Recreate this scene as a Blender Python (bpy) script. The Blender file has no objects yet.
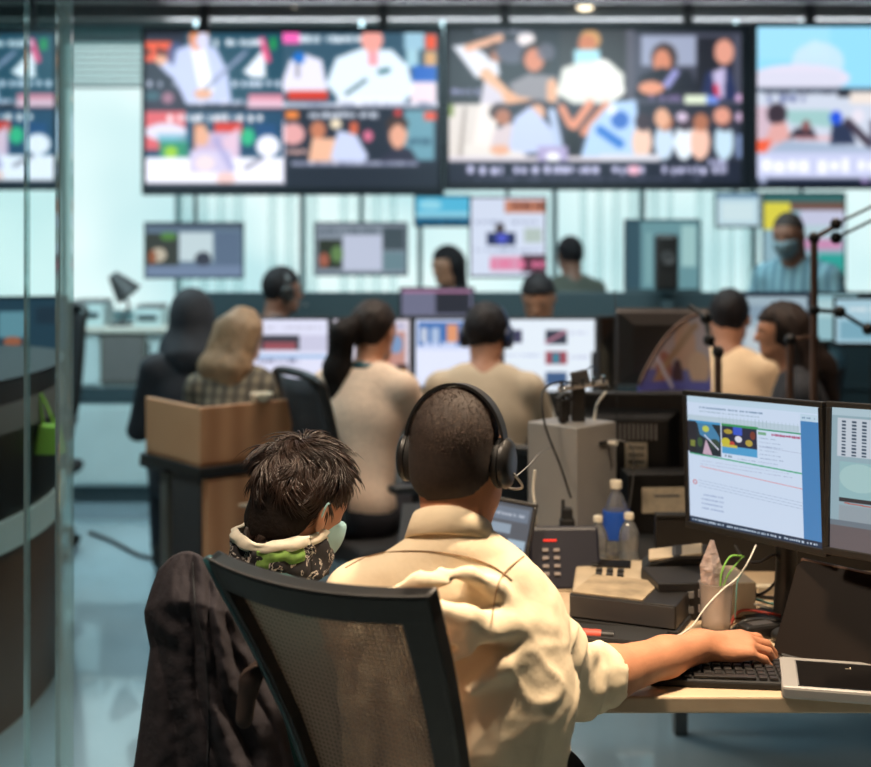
import bpy, math, random
import numpy as np
from mathutils import Vector, Matrix, Euler, noise as mnoise
R = math.radians
random.seed(7)
rng = np.random.default_rng(7)
scene = bpy.context.scene
COL = scene.collection

# ------------------------------------------------------------------ camera, world, light, exposure
CAM_H = 1.55
FPX = 1300.0            # focal length in pixels of the 871 px wide frame
cam_d = bpy.data.cameras.new('camera')
cam = bpy.data.objects.new('camera', cam_d)
COL.objects.link(cam)
cam.location = (0, 0, CAM_H)
cam.rotation_euler = (R(90), 0, 0)
cam_d.sensor_width = 36
cam_d.lens = FPX / 871 * 36
cam_d.shift_y = -148.5 / 871
cam_d.clip_start = 0.05
cam_d.dof.use_dof = True
cam_d.dof.focus_distance = 2.3
cam_d.dof.aperture_fstop = 2.6
scene.camera = cam

world = bpy.data.worlds.new('daylight')
scene.world = world
world.use_nodes = True
wn = world.node_tree
wn.nodes.clear()
w_out = wn.nodes.new('ShaderNodeOutputWorld')
w_bg = wn.nodes.new('ShaderNodeBackground')
w_tc = wn.nodes.new('ShaderNodeTexCoord')
w_ns = wn.nodes.new('ShaderNodeTexNoise')
w_ns.inputs['Scale'].default_value = 7.0
w_rp = wn.nodes.new('ShaderNodeValToRGB')
w_rp.color_ramp.elements[0].position = 0.38
w_rp.color_ramp.elements[0].color = (0.56, 0.77, 0.80, 1)
w_rp.color_ramp.elements[1].position = 0.62
w_rp.color_ramp.elements[1].color = (0.88, 0.98, 0.97, 1)
wn.links.new(w_tc.outputs['Generated'], w_ns.inputs['Vector'])
wn.links.new(w_ns.outputs['Fac'], w_rp.inputs['Fac'])
wn.links.new(w_rp.outputs['Color'], w_bg.inputs['Color'])
w_bg.inputs['Strength'].default_value = 1.15
wn.links.new(w_bg.outputs['Background'], w_out.inputs['Surface'])

def area_light(name, loc, target, size, power, color, size_y=None, spread=None):
    d = bpy.data.lights.new(name, 'AREA')
    d.energy = power
    d.color = color
    d.size = size
    if size_y:
        d.shape = 'RECTANGLE'
        d.size_y = size_y
    if spread:
        d.spread = R(spread)
    o = bpy.data.objects.new(name, d)
    COL.objects.link(o)
    o.location = loc
    o.rotation_euler = (Vector(target) - Vector(loc)).to_track_quat('-Z', 'Y').to_euler()
    return o
area_light('warm_desk_light', (0.65, 2.30, 2.9), (0.22, 2.15, 0.9), 0.20, 22, (1.0, 0.79, 0.56), spread=80)
area_light('warm_back_fill', (-0.75, 1.6, 2.9), (0.0, 2.0, 1.0), 0.3, 17, (1.0, 0.80, 0.60), spread=110)  # unseen fill added to lift the near backs and chair
area_light('warm_row_fill', (0.0, 5.0, 2.92), (0.0, 5.2, 0.8), 1.0, 22, (1.0, 0.84, 0.68), spread=120)  # soft overhead fill added over the middle row
area_light('warm_right_row_light', (1.5, 4.4, 2.92), (1.3, 5.0, 0.8), 0.5, 10, (1.0, 0.80, 0.62), spread=100)
area_light('cool_window_side_fill', (-2.0, 6.4, 2.92), (-1.9, 6.9, 0.0), 1.2, 60, (0.66, 0.93, 1.0), spread=150)  # cool fill added to brighten the back room at left
area_light('cool_left_fill', (-1.5, 4.0, 2.92), (-1.3, 4.2, 0.8), 0.6, 16, (0.70, 0.94, 1.0), spread=120)  # added fill that brightens the round counter behind the glass
area_light('ceiling_fill', (0.9, 8.3, 2.80), (0.9, 8.25, 3.0), 5.2, 45, (0.86, 0.92, 1.0), size_y=0.15)  # unseen lamp behind the big screens, added to brighten the ceiling
area_light('cool_far_fill', (0.8, 6.4, 2.92), (0.9, 7.6, 0.8), 1.6, 60, (0.70, 0.94, 1.0), spread=150)  # cool fill added to lift the far desks and people
scene.view_settings.view_transform = 'Standard'
scene.view_settings.look = 'None'
scene.view_settings.exposure = 0.0
scene.view_settings.gamma = 1.0
scene.view_settings.use_curve_mapping = False
try:
    scene.cycles.max_bounces = 8
    scene.cycles.transparent_max_bounces = 24
    scene.cycles.sample_clamp_indirect = 4.0
    scene.cycles.use_denoising = True
except Exception:
    pass

def P(px, py, Y):
    """a world point at depth Y whose image falls at (px, py)"""
    return Vector(((px - 435.5) * Y / FPX, Y, CAM_H - (py - 235.0) * Y / FPX))

# ------------------------------------------------------------------ materials
def s2l(c):
    c = np.asarray(c, dtype=np.float64)
    return np.where(c <= 0.04045, c / 12.92, ((c + 0.055) / 1.055) ** 2.4)
def rgb(r, g, b):
    v = s2l([r / 255, g / 255, b / 255])
    return (float(v[0]), float(v[1]), float(v[2]), 1.0)

def mat(name, color, rough=0.6, metal=0.0, noise=0.0, nscale=20.0, bump=0.0, bscale=60.0, emit=None, estr=1.0, sheen=0.0, coat=0.0, spec=0.5, sss=0.0):
    m = bpy.data.materials.new(name)
    m.use_nodes = True
    nt = m.node_tree
    b = nt.nodes['Principled BSDF']
    b.inputs['Base Color'].default_value = color
    b.inputs['Roughness'].default_value = rough
    b.inputs['Metallic'].default_value = metal
    b.inputs['Specular IOR Level'].default_value = spec
    if sheen: b.inputs['Sheen Weight'].default_value = sheen
    if coat: b.inputs['Coat Weight'].default_value = coat
    if emit:
        b.inputs['Emission Color'].default_value = emit
        b.inputs['Emission Strength'].default_value = estr
    tc = nt.nodes.new('ShaderNodeTexCoord')
    if noise:
        n = nt.nodes.new('ShaderNodeTexNoise')
        n.inputs['Scale'].default_value = nscale
        n.inputs['Detail'].default_value = 4
        nt.links.new(tc.outputs['Object'], n.inputs['Vector'])
        mr = nt.nodes.new('ShaderNodeMapRange')
        mr.inputs['From Min'].default_value = 0.3
        mr.inputs['From Max'].default_value = 0.7
        mr.inputs['To Min'].default_value = 1 - noise
        mr.inputs['To Max'].default_value = 1 + noise
        nt.links.new(n.outputs['Fac'], mr.inputs['Value'])
        mx = nt.nodes.new('ShaderNodeVectorMath')
        mx.operation = 'SCALE'
        mx.inputs[0].default_value = color[:3]
        nt.links.new(mr.outputs['Result'], mx.inputs['Scale'])
        nt.links.new(mx.outputs['Vector'], b.inputs['Base Color'])
    if bump:
        n = nt.nodes.new('ShaderNodeTexNoise')
        n.inputs['Scale'].default_value = bscale
        n.inputs['Detail'].default_value = 3
        nt.links.new(tc.outputs['Object'], n.inputs['Vector'])
        bp = nt.nodes.new('ShaderNodeBump')
        bp.inputs['Strength'].default_value = bump
        bp.inputs['Distance'].default_value = 0.01
        nt.links.new(n.outputs['Fac'], bp.inputs['Height'])
        nt.links.new(bp.outputs['Normal'], b.inputs['Normal'])
    return m

def wave_mat(name, c1, c2, scale, rough=0.6, direction='X', distort=0.0, second=None, sheen=0.0, bump=0.0):
    """two-colour bands along one axis (wood grain, stripes); second: crossing bands (plaid)"""
    m = mat(name, c1, rough, sheen=sheen)
    nt = m.node_tree
    b = nt.nodes['Principled BSDF']
    tc = nt.nodes.new('ShaderNodeTexCoord')
    w = nt.nodes.new('ShaderNodeTexWave')
    w.bands_direction = direction
    w.inputs['Scale'].default_value = scale
    w.inputs['Distortion'].default_value = distort
    w.inputs['Detail'].default_value = 2
    nt.links.new(tc.outputs['Object'], w.inputs['Vector'])
    mx = nt.nodes.new('ShaderNodeMix')
    mx.data_type = 'RGBA'
    mx.inputs['A'].default_value = c1
    mx.inputs['B'].default_value = c2
    nt.links.new(w.outputs['Fac'], mx.inputs['Factor'])
    out = mx.outputs['Result']
    if second:
        w2 = nt.nodes.new('ShaderNodeTexWave')
        w2.bands_direction = 'Z'
        w2.inputs['Scale'].default_value = scale * 1.1
        nt.links.new(tc.outputs['Object'], w2.inputs['Vector'])
        m2 = nt.nodes.new('ShaderNodeMix')
        m2.data_type = 'RGBA'
        m2.inputs['B'].default_value = second
        mm = nt.nodes.new('ShaderNodeMath'); mm.operation = 'MULTIPLY'; mm.inputs[1].default_value = 0.6
        nt.links.new(w2.outputs['Fac'], mm.inputs[0])
        nt.links.new(mm.outputs[0], m2.inputs['Factor'])
        nt.links.new(out, m2.inputs['A'])
        out = m2.outputs['Result']
    nt.links.new(out, b.inputs['Base Color'])
    if bump:
        bp = nt.nodes.new('ShaderNodeBump')
        bp.inputs['Strength'].default_value = bump
        bp.inputs['Distance'].default_value = 0.002
        nt.links.new(w.outputs['Fac'], bp.inputs['Height'])
        nt.links.new(bp.outputs['Normal'], b.inputs['Normal'])
    return m

def clear_mat(name, tint, gloss=0.12, rough=0.03, opaque=0.0, body=(0.8, 0.8, 0.8, 1)):
    """clear plastic or sheet glass: tinted transparency, a reflection that grows at grazing angles, and some cloudiness"""
    m = bpy.data.materials.new(name)
    m.use_nodes = True
    nt = m.node_tree
    nt.nodes.clear()
    out = nt.nodes.new('ShaderNodeOutputMaterial')
    tr = nt.nodes.new('ShaderNodeBsdfTransparent'); tr.inputs['Color'].default_value = tint
    gl = nt.nodes.new('ShaderNodeBsdfGlossy'); gl.inputs['Roughness'].default_value = rough
    df = nt.nodes.new('ShaderNodeBsdfDiffuse'); df.inputs['Color'].default_value = body
    tl = nt.nodes.new('ShaderNodeBsdfTranslucent'); tl.inputs['Color'].default_value = body
    ad = nt.nodes.new('ShaderNodeMixShader'); ad.inputs[0].default_value = 0.5
    nt.links.new(df.outputs[0], ad.inputs[1]); nt.links.new(tl.outputs[0], ad.inputs[2])
    m1 = nt.nodes.new('ShaderNodeMixShader'); m1.inputs[0].default_value = opaque
    nt.links.new(tr.outputs[0], m1.inputs[1]); nt.links.new(ad.outputs[0], m1.inputs[2])
    lw = nt.nodes.new('ShaderNodeLayerWeight'); lw.inputs['Blend'].default_value = 0.25
    mr = nt.nodes.new('ShaderNodeMapRange')
    mr.inputs['To Min'].default_value = gloss * 0.3
    mr.inputs['To Max'].default_value = min(1, gloss * 5)
    nt.links.new(lw.outputs['Fresnel'], mr.inputs['Value'])
    m2 = nt.nodes.new('ShaderNodeMixShader')
    nt.links.new(mr.outputs['Result'], m2.inputs[0])
    nt.links.new(m1.outputs[0], m2.inputs[1]); nt.links.new(gl.outputs[0], m2.inputs[2])
    nt.links.new(m2.outputs[0], out.inputs['Surface'])
    return m

def mesh_fabric(name, color, see):
    """woven chair mesh: fine diagonal weave with holes"""
    m = bpy.data.materials.new(name)
    m.use_nodes = True
    nt = m.node_tree
    b = nt.nodes['Principled BSDF']
    b.inputs['Base Color'].default_value = color
    b.inputs['Roughness'].default_value = 0.75
    out = nt.nodes['Material Output']
    tc = nt.nodes.new('ShaderNodeTexCoord')
    ws = []
    for dirn, rot in (('X', 0), ('Z', 0)):
        mp = nt.nodes.new('ShaderNodeMapping'); mp.inputs['Rotation'].default_value = (0, R(rot), 0)
        w = nt.nodes.new('ShaderNodeTexWave'); w.bands_direction = dirn; w.inputs['Scale'].default_value = 38
        nt.links.new(tc.outputs['Object'], mp.inputs['Vector'])
        nt.links.new(mp.outputs['Vector'], w.inputs['Vector'])
        ws.append(w)
    mn = nt.nodes.new('ShaderNodeMath'); mn.operation = 'MULTIPLY'
    nt.links.new(ws[0].outputs['Fac'], mn.inputs[0]); nt.links.new(ws[1].outputs['Fac'], mn.inputs[1])
    mr = nt.nodes.new('ShaderNodeMapRange')
    mr.inputs['From Min'].default_value = 0.25; mr.inputs['From Max'].default_value = 0.7
    mr.inputs['To Min'].default_value = 0.02; mr.inputs['To Max'].default_value = see
    cmx = nt.nodes.new('ShaderNodeMix'); cmx.data_type = 'RGBA'
    cmx.inputs['A'].default_value = (color[0] * 1.5, color[1] * 1.5, color[2] * 1.5, 1)
    cmx.inputs['B'].default_value = (color[0] * 0.35, color[1] * 0.35, color[2] * 0.35, 1)
    nt.links.new(mn.outputs[0], cmx.inputs['Factor']); nt.links.new(cmx.outputs['Result'], b.inputs['Base Color'])
    nt.links.new(mn.outputs[0], mr.inputs['Value'])
    tr = nt.nodes.new('ShaderNodeBsdfTransparent')
    mx = nt.nodes.new('ShaderNodeMixShader')
    nt.links.new(mr.outputs['Result'], mx.inputs[0])
    nt.links.new(b.outputs[0], mx.inputs[1]); nt.links.new(tr.outputs[0], mx.inputs[2])
    nt.links.new(mx.outputs[0], out.inputs['Surface'])
    return m

M = {}
M['black_plastic'] = mat('black_plastic', rgb(30, 28, 27), 0.42, bump=0.05, bscale=400)
M['black_matte'] = mat('black_matte', rgb(24, 23, 23), 0.7)
M['black_gloss'] = mat('black_gloss', rgb(18, 16, 16), 0.12)
M['dark_grey'] = mat('dark_grey', rgb(62, 60, 60), 0.55)
M['mid_grey'] = mat('mid_grey', rgb(120, 118, 116), 0.5)
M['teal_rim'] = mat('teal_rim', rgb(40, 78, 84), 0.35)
M['silver'] = mat('silver', rgb(168, 164, 160), 0.45, 0.3, noise=0.05, nscale=8)
M['chrome'] = mat('chrome', rgb(200, 200, 200), 0.15, 1.0)
M['brown_metal'] = mat('brown_metal', rgb(120, 92, 78), 0.4, 0.3)
M['white_plastic'] = mat('white_plastic', rgb(225, 220, 210), 0.45)
M['label'] = mat('label', rgb(205, 190, 165), 0.6, noise=0.12, nscale=60)
M['desk'] = mat('desk', rgb(196, 172, 142), 0.38, noise=0.05, nscale=30)
M['light_desk'] = mat('light_desk', rgb(205, 200, 188), 0.4, noise=0.03)
M['wood'] = wave_mat('wood', rgb(202, 150, 110), rgb(180, 128, 90), 3.0, 0.5, 'X', 2.5)
M['wood_dark'] = wave_mat('wood_dark', rgb(96, 70, 52), rgb(80, 56, 42), 2.0, 0.5, 'X', 2.5)
M['floor'] = mat('floor', rgb(150, 172, 182), 0.16, noise=0.08, nscale=2.0, spec=0.8, coat=1.0)
M['wall'] = mat('wall', rgb(110, 118, 120), 0.8)
M['wall_teal'] = mat('wall_teal', rgb(120, 165, 170), 0.6)
M['ceiling'] = wave_mat('ceiling', rgb(225, 218, 222), rgb(150, 148, 156), 1.3, 0.75, 'Y')
M['frame'] = mat('frame', rgb(170, 200, 200), 0.4)
M['panel_teal'] = mat('panel_teal', rgb(196, 214, 214), 0.4, noise=0.08, nscale=3)
M['panel_dark'] = mat('panel_dark', rgb(52, 70, 76), 0.5)
M['cab_grey'] = mat('cab_grey', rgb(112, 108, 100), 0.5)
M['glass'] = clear_mat('glass', (0.90, 0.975, 0.975, 1), gloss=0.10)
M['glass_edge'] = clear_mat('glass_edge', (0.84, 0.97, 0.96, 1), gloss=0.2, opaque=0.25, body=(0.75, 0.92, 0.92, 1))
M['window_glass'] = clear_mat('window_glass', (0.93, 0.98, 0.98, 1), gloss=0.03)
M['blind'] = clear_mat('blind', (0.75, 0.85, 0.85, 1), gloss=0.0, opaque=0.6, body=(0.85, 0.92, 0.92, 1))
M['sheer'] = clear_mat('sheer', (0.93, 0.97, 0.97, 1), gloss=0.0, opaque=0.14, body=(0.85, 0.93, 0.93, 1))
M['pet'] = clear_mat('pet', (0.88, 0.89, 0.88, 1), gloss=0.5, rough=0.10, opaque=0.30)
M['pet_cap'] = mat('pet_cap', rgb(225, 215, 195), 0.5)
M['pet_blue'] = mat('pet_blue', rgb(40, 90, 190), 0.35)
M['water'] = clear_mat('water', (0.80, 0.86, 0.90, 1), gloss=0.12)
M['cup'] = clear_mat('cup', (0.90, 0.85, 0.82, 1), gloss=0.15, rough=0.15, opaque=0.38, body=(0.75, 0.66, 0.60, 1))
M['skin'] = mat('skin', rgb(192, 132, 98), 0.5, noise=0.06, nscale=30, bump=0.08, bscale=150)
M['skin_tan'] = mat('skin_tan', rgb(160, 112, 86), 0.5, noise=0.06, nscale=30)
M['skin_brown'] = mat('skin_brown', rgb(128, 88, 70), 0.5, noise=0.06, nscale=30)
M['eye'] = mat('eye', rgb(30, 22, 18), 0.2)
M['lips'] = mat('lips', rgb(150, 82, 74), 0.5)
M['hair_black'] = mat('hair_black', rgb(24, 20, 22), 0.65, noise=0.3, nscale=40, bump=0.3, bscale=120, spec=0.25)
M['hair_brown'] = mat('hair_brown', rgb(40, 29, 24), 0.6, noise=0.35, nscale=40, bump=0.3, bscale=120, spec=0.25)
M['hair_dkbrown'] = mat('hair_dkbrown', rgb(26, 19, 16), 0.75, noise=0.35, nscale=30, bump=0.3, bscale=120, spec=0.2)
M['hair_strand'] = mat('hair_strand', rgb(44, 29, 22), 0.42, noise=0.5, nscale=12)
M['hair_blond'] = mat('hair_blond', rgb(140, 110, 80), 0.6, noise=0.2, nscale=30, bump=0.4, bscale=100)
M['hair_buzz'] = mat('hair_buzz', rgb(46, 34, 28), 0.75, noise=0.3, nscale=120)
M['buzz_strand'] = mat('buzz_strand', rgb(78, 58, 45), 0.75, noise=0.5, nscale=90)
M['shirt_cream'] = mat('shirt_cream', rgb(230, 211, 180), 0.85, bump=0.25, bscale=28, noise=0.03, nscale=9)
M['seam'] = mat('seam', rgb(150, 118, 84), 0.8)
M['jacket'] = mat('jacket', rgb(50, 47, 52), 0.9, noise=0.06, nscale=40, bump=0.2, bscale=90, spec=0.2)
M['jacket_in'] = mat('jacket_in', rgb(58, 44, 40), 0.85, noise=0.15, nscale=10)
M['teal_shirt'] = mat('teal_shirt', rgb(40, 84, 84), 0.8, noise=0.15)
M['mask_blue'] = mat('mask_blue', rgb(150, 190, 196), 0.7)
M['mask_grey'] = mat('mask_grey', rgb(110, 132, 140), 0.7)
M['black_cloth'] = mat('black_cloth', rgb(34, 36, 42), 0.85, noise=0.2, nscale=9)
M['navy_cloth'] = mat('navy_cloth', rgb(40, 46, 62), 0.85, noise=0.2)
M['trousers'] = mat('trousers', rgb(52, 50, 56), 0.85, noise=0.15)
M['knit_cream'] = mat('knit_cream', rgb(214, 186, 162), 0.85, noise=0.08, nscale=60, bump=0.4, bscale=90)
M['beige_cloth'] = mat('beige_cloth', rgb(172, 156, 134), 0.85, noise=0.05)
M['beige_light'] = mat('beige_light', rgb(222, 192, 156), 0.85, noise=0.05)
M['plaid'] = wave_mat('plaid', rgb(132, 118, 96), rgb(74, 66, 56), 6.5, 0.85, 'X', 0.0, second=rgb(60, 52, 44))
M['stripe_blue'] = wave_mat('stripe_blue', rgb(128, 168, 180), rgb(86, 120, 136), 5.5, 0.85, 'X')
M['olive_cloth'] = mat('olive_cloth', rgb(84, 88, 78), 0.85)
M['shoe'] = mat('shoe', rgb(34, 30, 28), 0.5)
M['chair_mesh'] = mesh_fabric('chair_mesh', rgb(158, 130, 112), 0.20)
M['chair_mesh_dark'] = mesh_fabric('chair_mesh_dark', rgb(42, 42, 44), 0.25)
M['seat_black'] = mat('seat_black', rgb(30, 30, 32), 0.85)
M['brown_leather'] = mat('brown_leather', rgb(112, 74, 52), 0.6)
M['screen_off'] = mat('screen_off', rgb(26, 18, 13), 0.5, noise=0.1, nscale=3, spec=0.12)
M['phone_navy'] = mat('phone_navy', rgb(26, 25, 38), 0.5)
M['phone_beige'] = mat('phone_beige', rgb(178, 160, 134), 0.45, noise=0.1, nscale=25)
M['key_grey'] = mat('key_grey', rgb(150, 140, 135), 0.5)
M['red_led'] = mat('red_led', rgb(210, 40, 30), 0.5, emit=rgb(230, 50, 35), estr=0.9)
M['blue_led'] = mat('blue_led', rgb(30, 90, 220), 0.5, emit=rgb(40, 120, 255), estr=1.2)
M['lamp_white'] = mat('lamp_white', rgb(255, 240, 215), 0.5, emit=rgb(255, 238, 205), estr=2.5)
M['red_plastic'] = mat('red_plastic', rgb(196, 78, 58), 0.45)
M['pink_plastic'] = mat('pink_plastic', rgb(214, 70, 140), 0.4)
M['green_cable'] = mat('green_cable', rgb(130, 190, 80), 0.4)
M['white_cable'] = mat('white_cable', rgb(228, 222, 208), 0.45)
M['teal_cable'] = mat('teal_cable', rgb(110, 165, 160), 0.45)
M['red_cable'] = mat('red_cable', rgb(170, 60, 45), 0.45)
M['foil'] = mat('foil', rgb(206, 188, 182), 0.3, 0.2, noise=0.3, nscale=60, bump=0.5, bscale=60)
M['green_bag'] = mat('green_bag', rgb(150, 190, 70), 0.6)
M['worn_paper'] = mat('worn_paper', rgb(150, 132, 106), 0.7, noise=0.35, nscale=18, bump=0.3, bscale=30)
M['grey_felt'] = mat('grey_felt', rgb(66, 56, 48), 0.9, bump=0.3, bscale=300)
M['white_cover'] = mat('white_cover', rgb(214, 192, 180), 0.8)
M['gaiter_white'] = mat('gaiter_white', rgb(214, 206, 188), 0.85, noise=0.12, nscale=40)

def gaiter_mat():
    m = mat('gaiter_print', rgb(30, 28, 30), 0.85)
    nt = m.node_tree
    b = nt.nodes['Principled BSDF']
    tc = nt.nodes.new('ShaderNodeTexCoord')
    v = nt.nodes.new('ShaderNodeTexNoise'); v.inputs['Scale'].default_value = 34; v.inputs['Detail'].default_value = 3
    v.inputs['Distortion'].default_value = 1.4
    nt.links.new(tc.outputs['Object'], v.inputs['Vector'])
    rp = nt.nodes.new('ShaderNodeValToRGB')
    rp.color_ramp.interpolation = 'CONSTANT'
    rp.color_ramp.elements[0].position = 0.0; rp.color_ramp.elements[0].color = rgb(30, 28, 32)
    rp.color_ramp.elements[1].position = 0.56; rp.color_ramp.elements[1].color = rgb(190, 180, 170)
    e = rp.color_ramp.elements.new(0.60); e.color = rgb(40, 36, 44)
    e = rp.color_ramp.elements.new(0.68); e.color = rgb(170, 165, 150)
    nt.links.new(v.outputs['Fac'], rp.inputs['Fac'])
    nt.links.new(rp.outputs['Color'], b.inputs['Base Color'])
    return m
M['gaiter_print'] = gaiter_mat()
M['back_brown'] = mat('back_brown', rgb(56, 48, 44), 0.4)
M['navy_frame'] = mat('navy_frame', rgb(40, 66, 96), 0.4)
M['gaiter_green'] = mat('gaiter_green', rgb(112, 148, 70), 0.85, noise=0.4, nscale=50)

# ------------------------------------------------------------------ mesh helpers
class MB:
    def __init__(s): s.v = []; s.f = []
    def add(s, vs, fs):
        o = len(s.v)
        s.v += [tuple(v) for v in vs]
        s.f += [tuple(i + o for i in f) for f in fs]
        return s
    def box(s, c, size, rot=None, taper=None):
        x, y, z = size[0] / 2, size[1] / 2, size[2] / 2
        t = taper or 1.0
        vs = [(-x, -y, -z), (x, -y, -z), (x, y, -z), (-x, y, -z), (-x * t, -y * t, z), (x * t, -y * t, z), (x * t, y * t, z), (-x * t, y * t, z)]
        if rot is not None:
            q = Euler(rot).to_matrix() if not isinstance(rot, Matrix) else rot
            vs = [q @ Vector(v) for v in vs]
        c = Vector(c)
        s.add([Vector(v) + c for v in vs], [(3, 2, 1, 0), (4, 5, 6, 7), (0, 1, 5, 4), (1, 2, 6, 5), (2, 3, 7, 6), (3, 0, 4, 7)])
        return s
    def box2(s, lo, hi):
        return s.box([(a + b) / 2 for a, b in zip(lo, hi)], [b - a for a, b in zip(lo, hi)])
    def tube(s, pts, r, n=8, cap=True):
        pts = [Vector(p) for p in pts]
        rs = r if isinstance(r, (list, tuple)) else [r] * len(pts)
        vs = []; fs = []
        up = None
        for i, p in enumerate(pts):
            t = (pts[min(i + 1, len(pts) - 1)] - pts[max(i - 1, 0)])
            t = t.normalized() if t.length > 1e-9 else Vector((0, 0, 1))
            if up is None:
                up = Vector((0, 0, 1)) if abs(t.z) < 0.9 else Vector((1, 0, 0))
            a = t.cross(up)
            a = a.normalized() if a.length > 1e-6 else Vector((1, 0, 0))
            b = t.cross(a).normalized()
            up = -b if True else up
            up = a.cross(t)
            for k in range(n):
                th = 2 * math.pi * k / n
                vs.append(p + a * (rs[i] * math.cos(th)) + b * (rs[i] * math.sin(th)))
        for i in range(len(pts) - 1):
            for k in range(n):
                k2 = (k + 1) % n
                fs.append((i * n + k, i * n + k2, (i + 1) * n + k2, (i + 1) * n + k))
        if cap:
            fs.append(tuple(range(n - 1, -1, -1)))
            fs.append(tuple((len(pts) - 1) * n + k for k in range(n)))
        return s.add(vs, fs)
    def lathe(s, prof, c=(0, 0, 0), n=24, sq=None):
        """prof: (radius, z) pairs bottom to top; sq: (x scale, y scale)"""
        vs = []; fs = []
        sx, sy = sq or (1, 1)
        for r, z in prof:
            for k in range(n):
                th = 2 * math.pi * k / n
                vs.append((c[0] + r * sx * math.cos(th), c[1] + r * sy * math.sin(th), c[2] + z))
        for i in range(len(prof) - 1):
            for k in range(n):
                k2 = (k + 1) % n
                fs.append((i * n + k, i * n + k2, (i + 1) * n + k2, (i + 1) * n + k))
        fs.append(tuple(range(n - 1, -1, -1)))
        fs.append(tuple((len(prof) - 1) * n + k for k in range(n)))
        return s.add(vs, fs)
    def prism(s, poly, axis, a, b):
        """poly: 2D points; extruded along axis (0 x, 1 y, 2 z) from a to b"""
        n = len(poly)
        def mk(p, t):
            return {0: (t, p[0], p[1]), 1: (p[0], t, p[1]), 2: (p[0], p[1], t)}[axis]
        return s.add([mk(p, a) for p in poly] + [mk(p, b) for p in poly],
                     [tuple(range(n - 1, -1, -1)), tuple(range(n, 2 * n))] + [(i, (i + 1) % n, n + (i + 1) % n, n + i) for i in range(n)])
    def ico(s, c, r, n=10, m=7):
        rx, ry, rz = r if isinstance(r, (tuple, list)) else (r, r, r)
        prof = []
        vs = []; fs = []
        for i in range(m + 1):
            ph = math.pi * i / m
            for k in range(n):
                th = 2 * math.pi * k / n
                vs.append((c[0] + rx * math.sin(ph) * math.cos(th), c[1] + ry * math.sin(ph) * math.sin(th), c[2] - rz * math.cos(ph)))
        for i in range(m):
            for k in range(n):
                k2 = (k + 1) % n
                fs.append((i * n + k, i * n + k2, (i + 1) * n + k2, (i + 1) * n + k))
        return s.add(vs, fs)

def link(name, verts, faces, m, parent=None, smooth=False, bevel=0.0, mtx=None, segs=2):
    me = bpy.data.meshes.new(name)
    me.from_pydata([tuple(v) for v in verts], [], faces)
    me.update()
    if bevel or True:
        import bmesh
        bm = bmesh.new(); bm.from_mesh(me)
        if len(bm.verts) < 60000:
            bmesh.ops.recalc_face_normals(bm, faces=bm.faces)
        bm.to_mesh(me); bm.free()
    if smooth:
        me.polygons.foreach_set('use_smooth', [True] * len(me.polygons))
        if smooth == 'auto':
            try: me.set_sharp_from_angle(angle=R(40))
            except Exception: pass
    me.materials.append(m)
    o = bpy.data.objects.new(name, me)
    COL.objects.link(o)
    if parent: o.parent = parent
    if mtx is not None: o.matrix_local = mtx
    if bevel:
        b = o.modifiers.new('bevel', 'BEVEL')
        b.width = bevel; b.segments = segs; b.limit_method = 'ANGLE'; b.angle_limit = R(40)
    return o
def obj(name, mb, m, parent=None, smooth=False, bevel=0.0, mtx=None):
    return link(name, mb.v, mb.f, M[m] if isinstance(m, str) else m, parent, smooth, bevel, mtx)
def tag(o, label, cat, group=None, kind=None):
    if label: o['label'] = label
    if cat: o['category'] = cat
    if group: o['group'] = group
    if kind: o['kind'] = kind
    return o
def thing(name, label, cat, loc=(0, 0, 0), rotz=0.0, group=None):
    o = bpy.data.objects.new(name, None)
    COL.objects.link(o)
    o.location = loc
    o.rotation_euler = (0, 0, rotz)
    o.empty_display_size = 0.1
    return tag(o, label, cat, group)
def struct(o):
    o['kind'] = 'structure'
    return o
def dup(root, loc=None, rotz=None, label=None, parent=None):
    c = root.copy(); COL.objects.link(c)
    if parent is not None: c.parent = parent
    if loc is not None: c.location = loc
    if rotz is not None: c.rotation_euler = (0, 0, rotz)
    if label: c['label'] = label
    for ch in list(root.children):
        dup(ch, parent=c)
    return c
def bez(pts, n=12):
    """smooth curve through points"""
    pts = [Vector(p) for p in pts]
    out = []
    for i in range(len(pts) - 1):
        p0 = pts[max(i - 1, 0)]; p1 = pts[i]; p2 = pts[i + 1]; p3 = pts[min(i + 2, len(pts) - 1)]
        for k in range(n):
            t = k / n
            out.append(0.5 * ((2 * p1) + (p2 - p0) * t + (2 * p0 - 5 * p1 + 4 * p2 - p3) * t * t + (3 * p1 - p0 - 3 * p2 + p3) * t ** 3))
    out.append(pts[-1])
    return out

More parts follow.
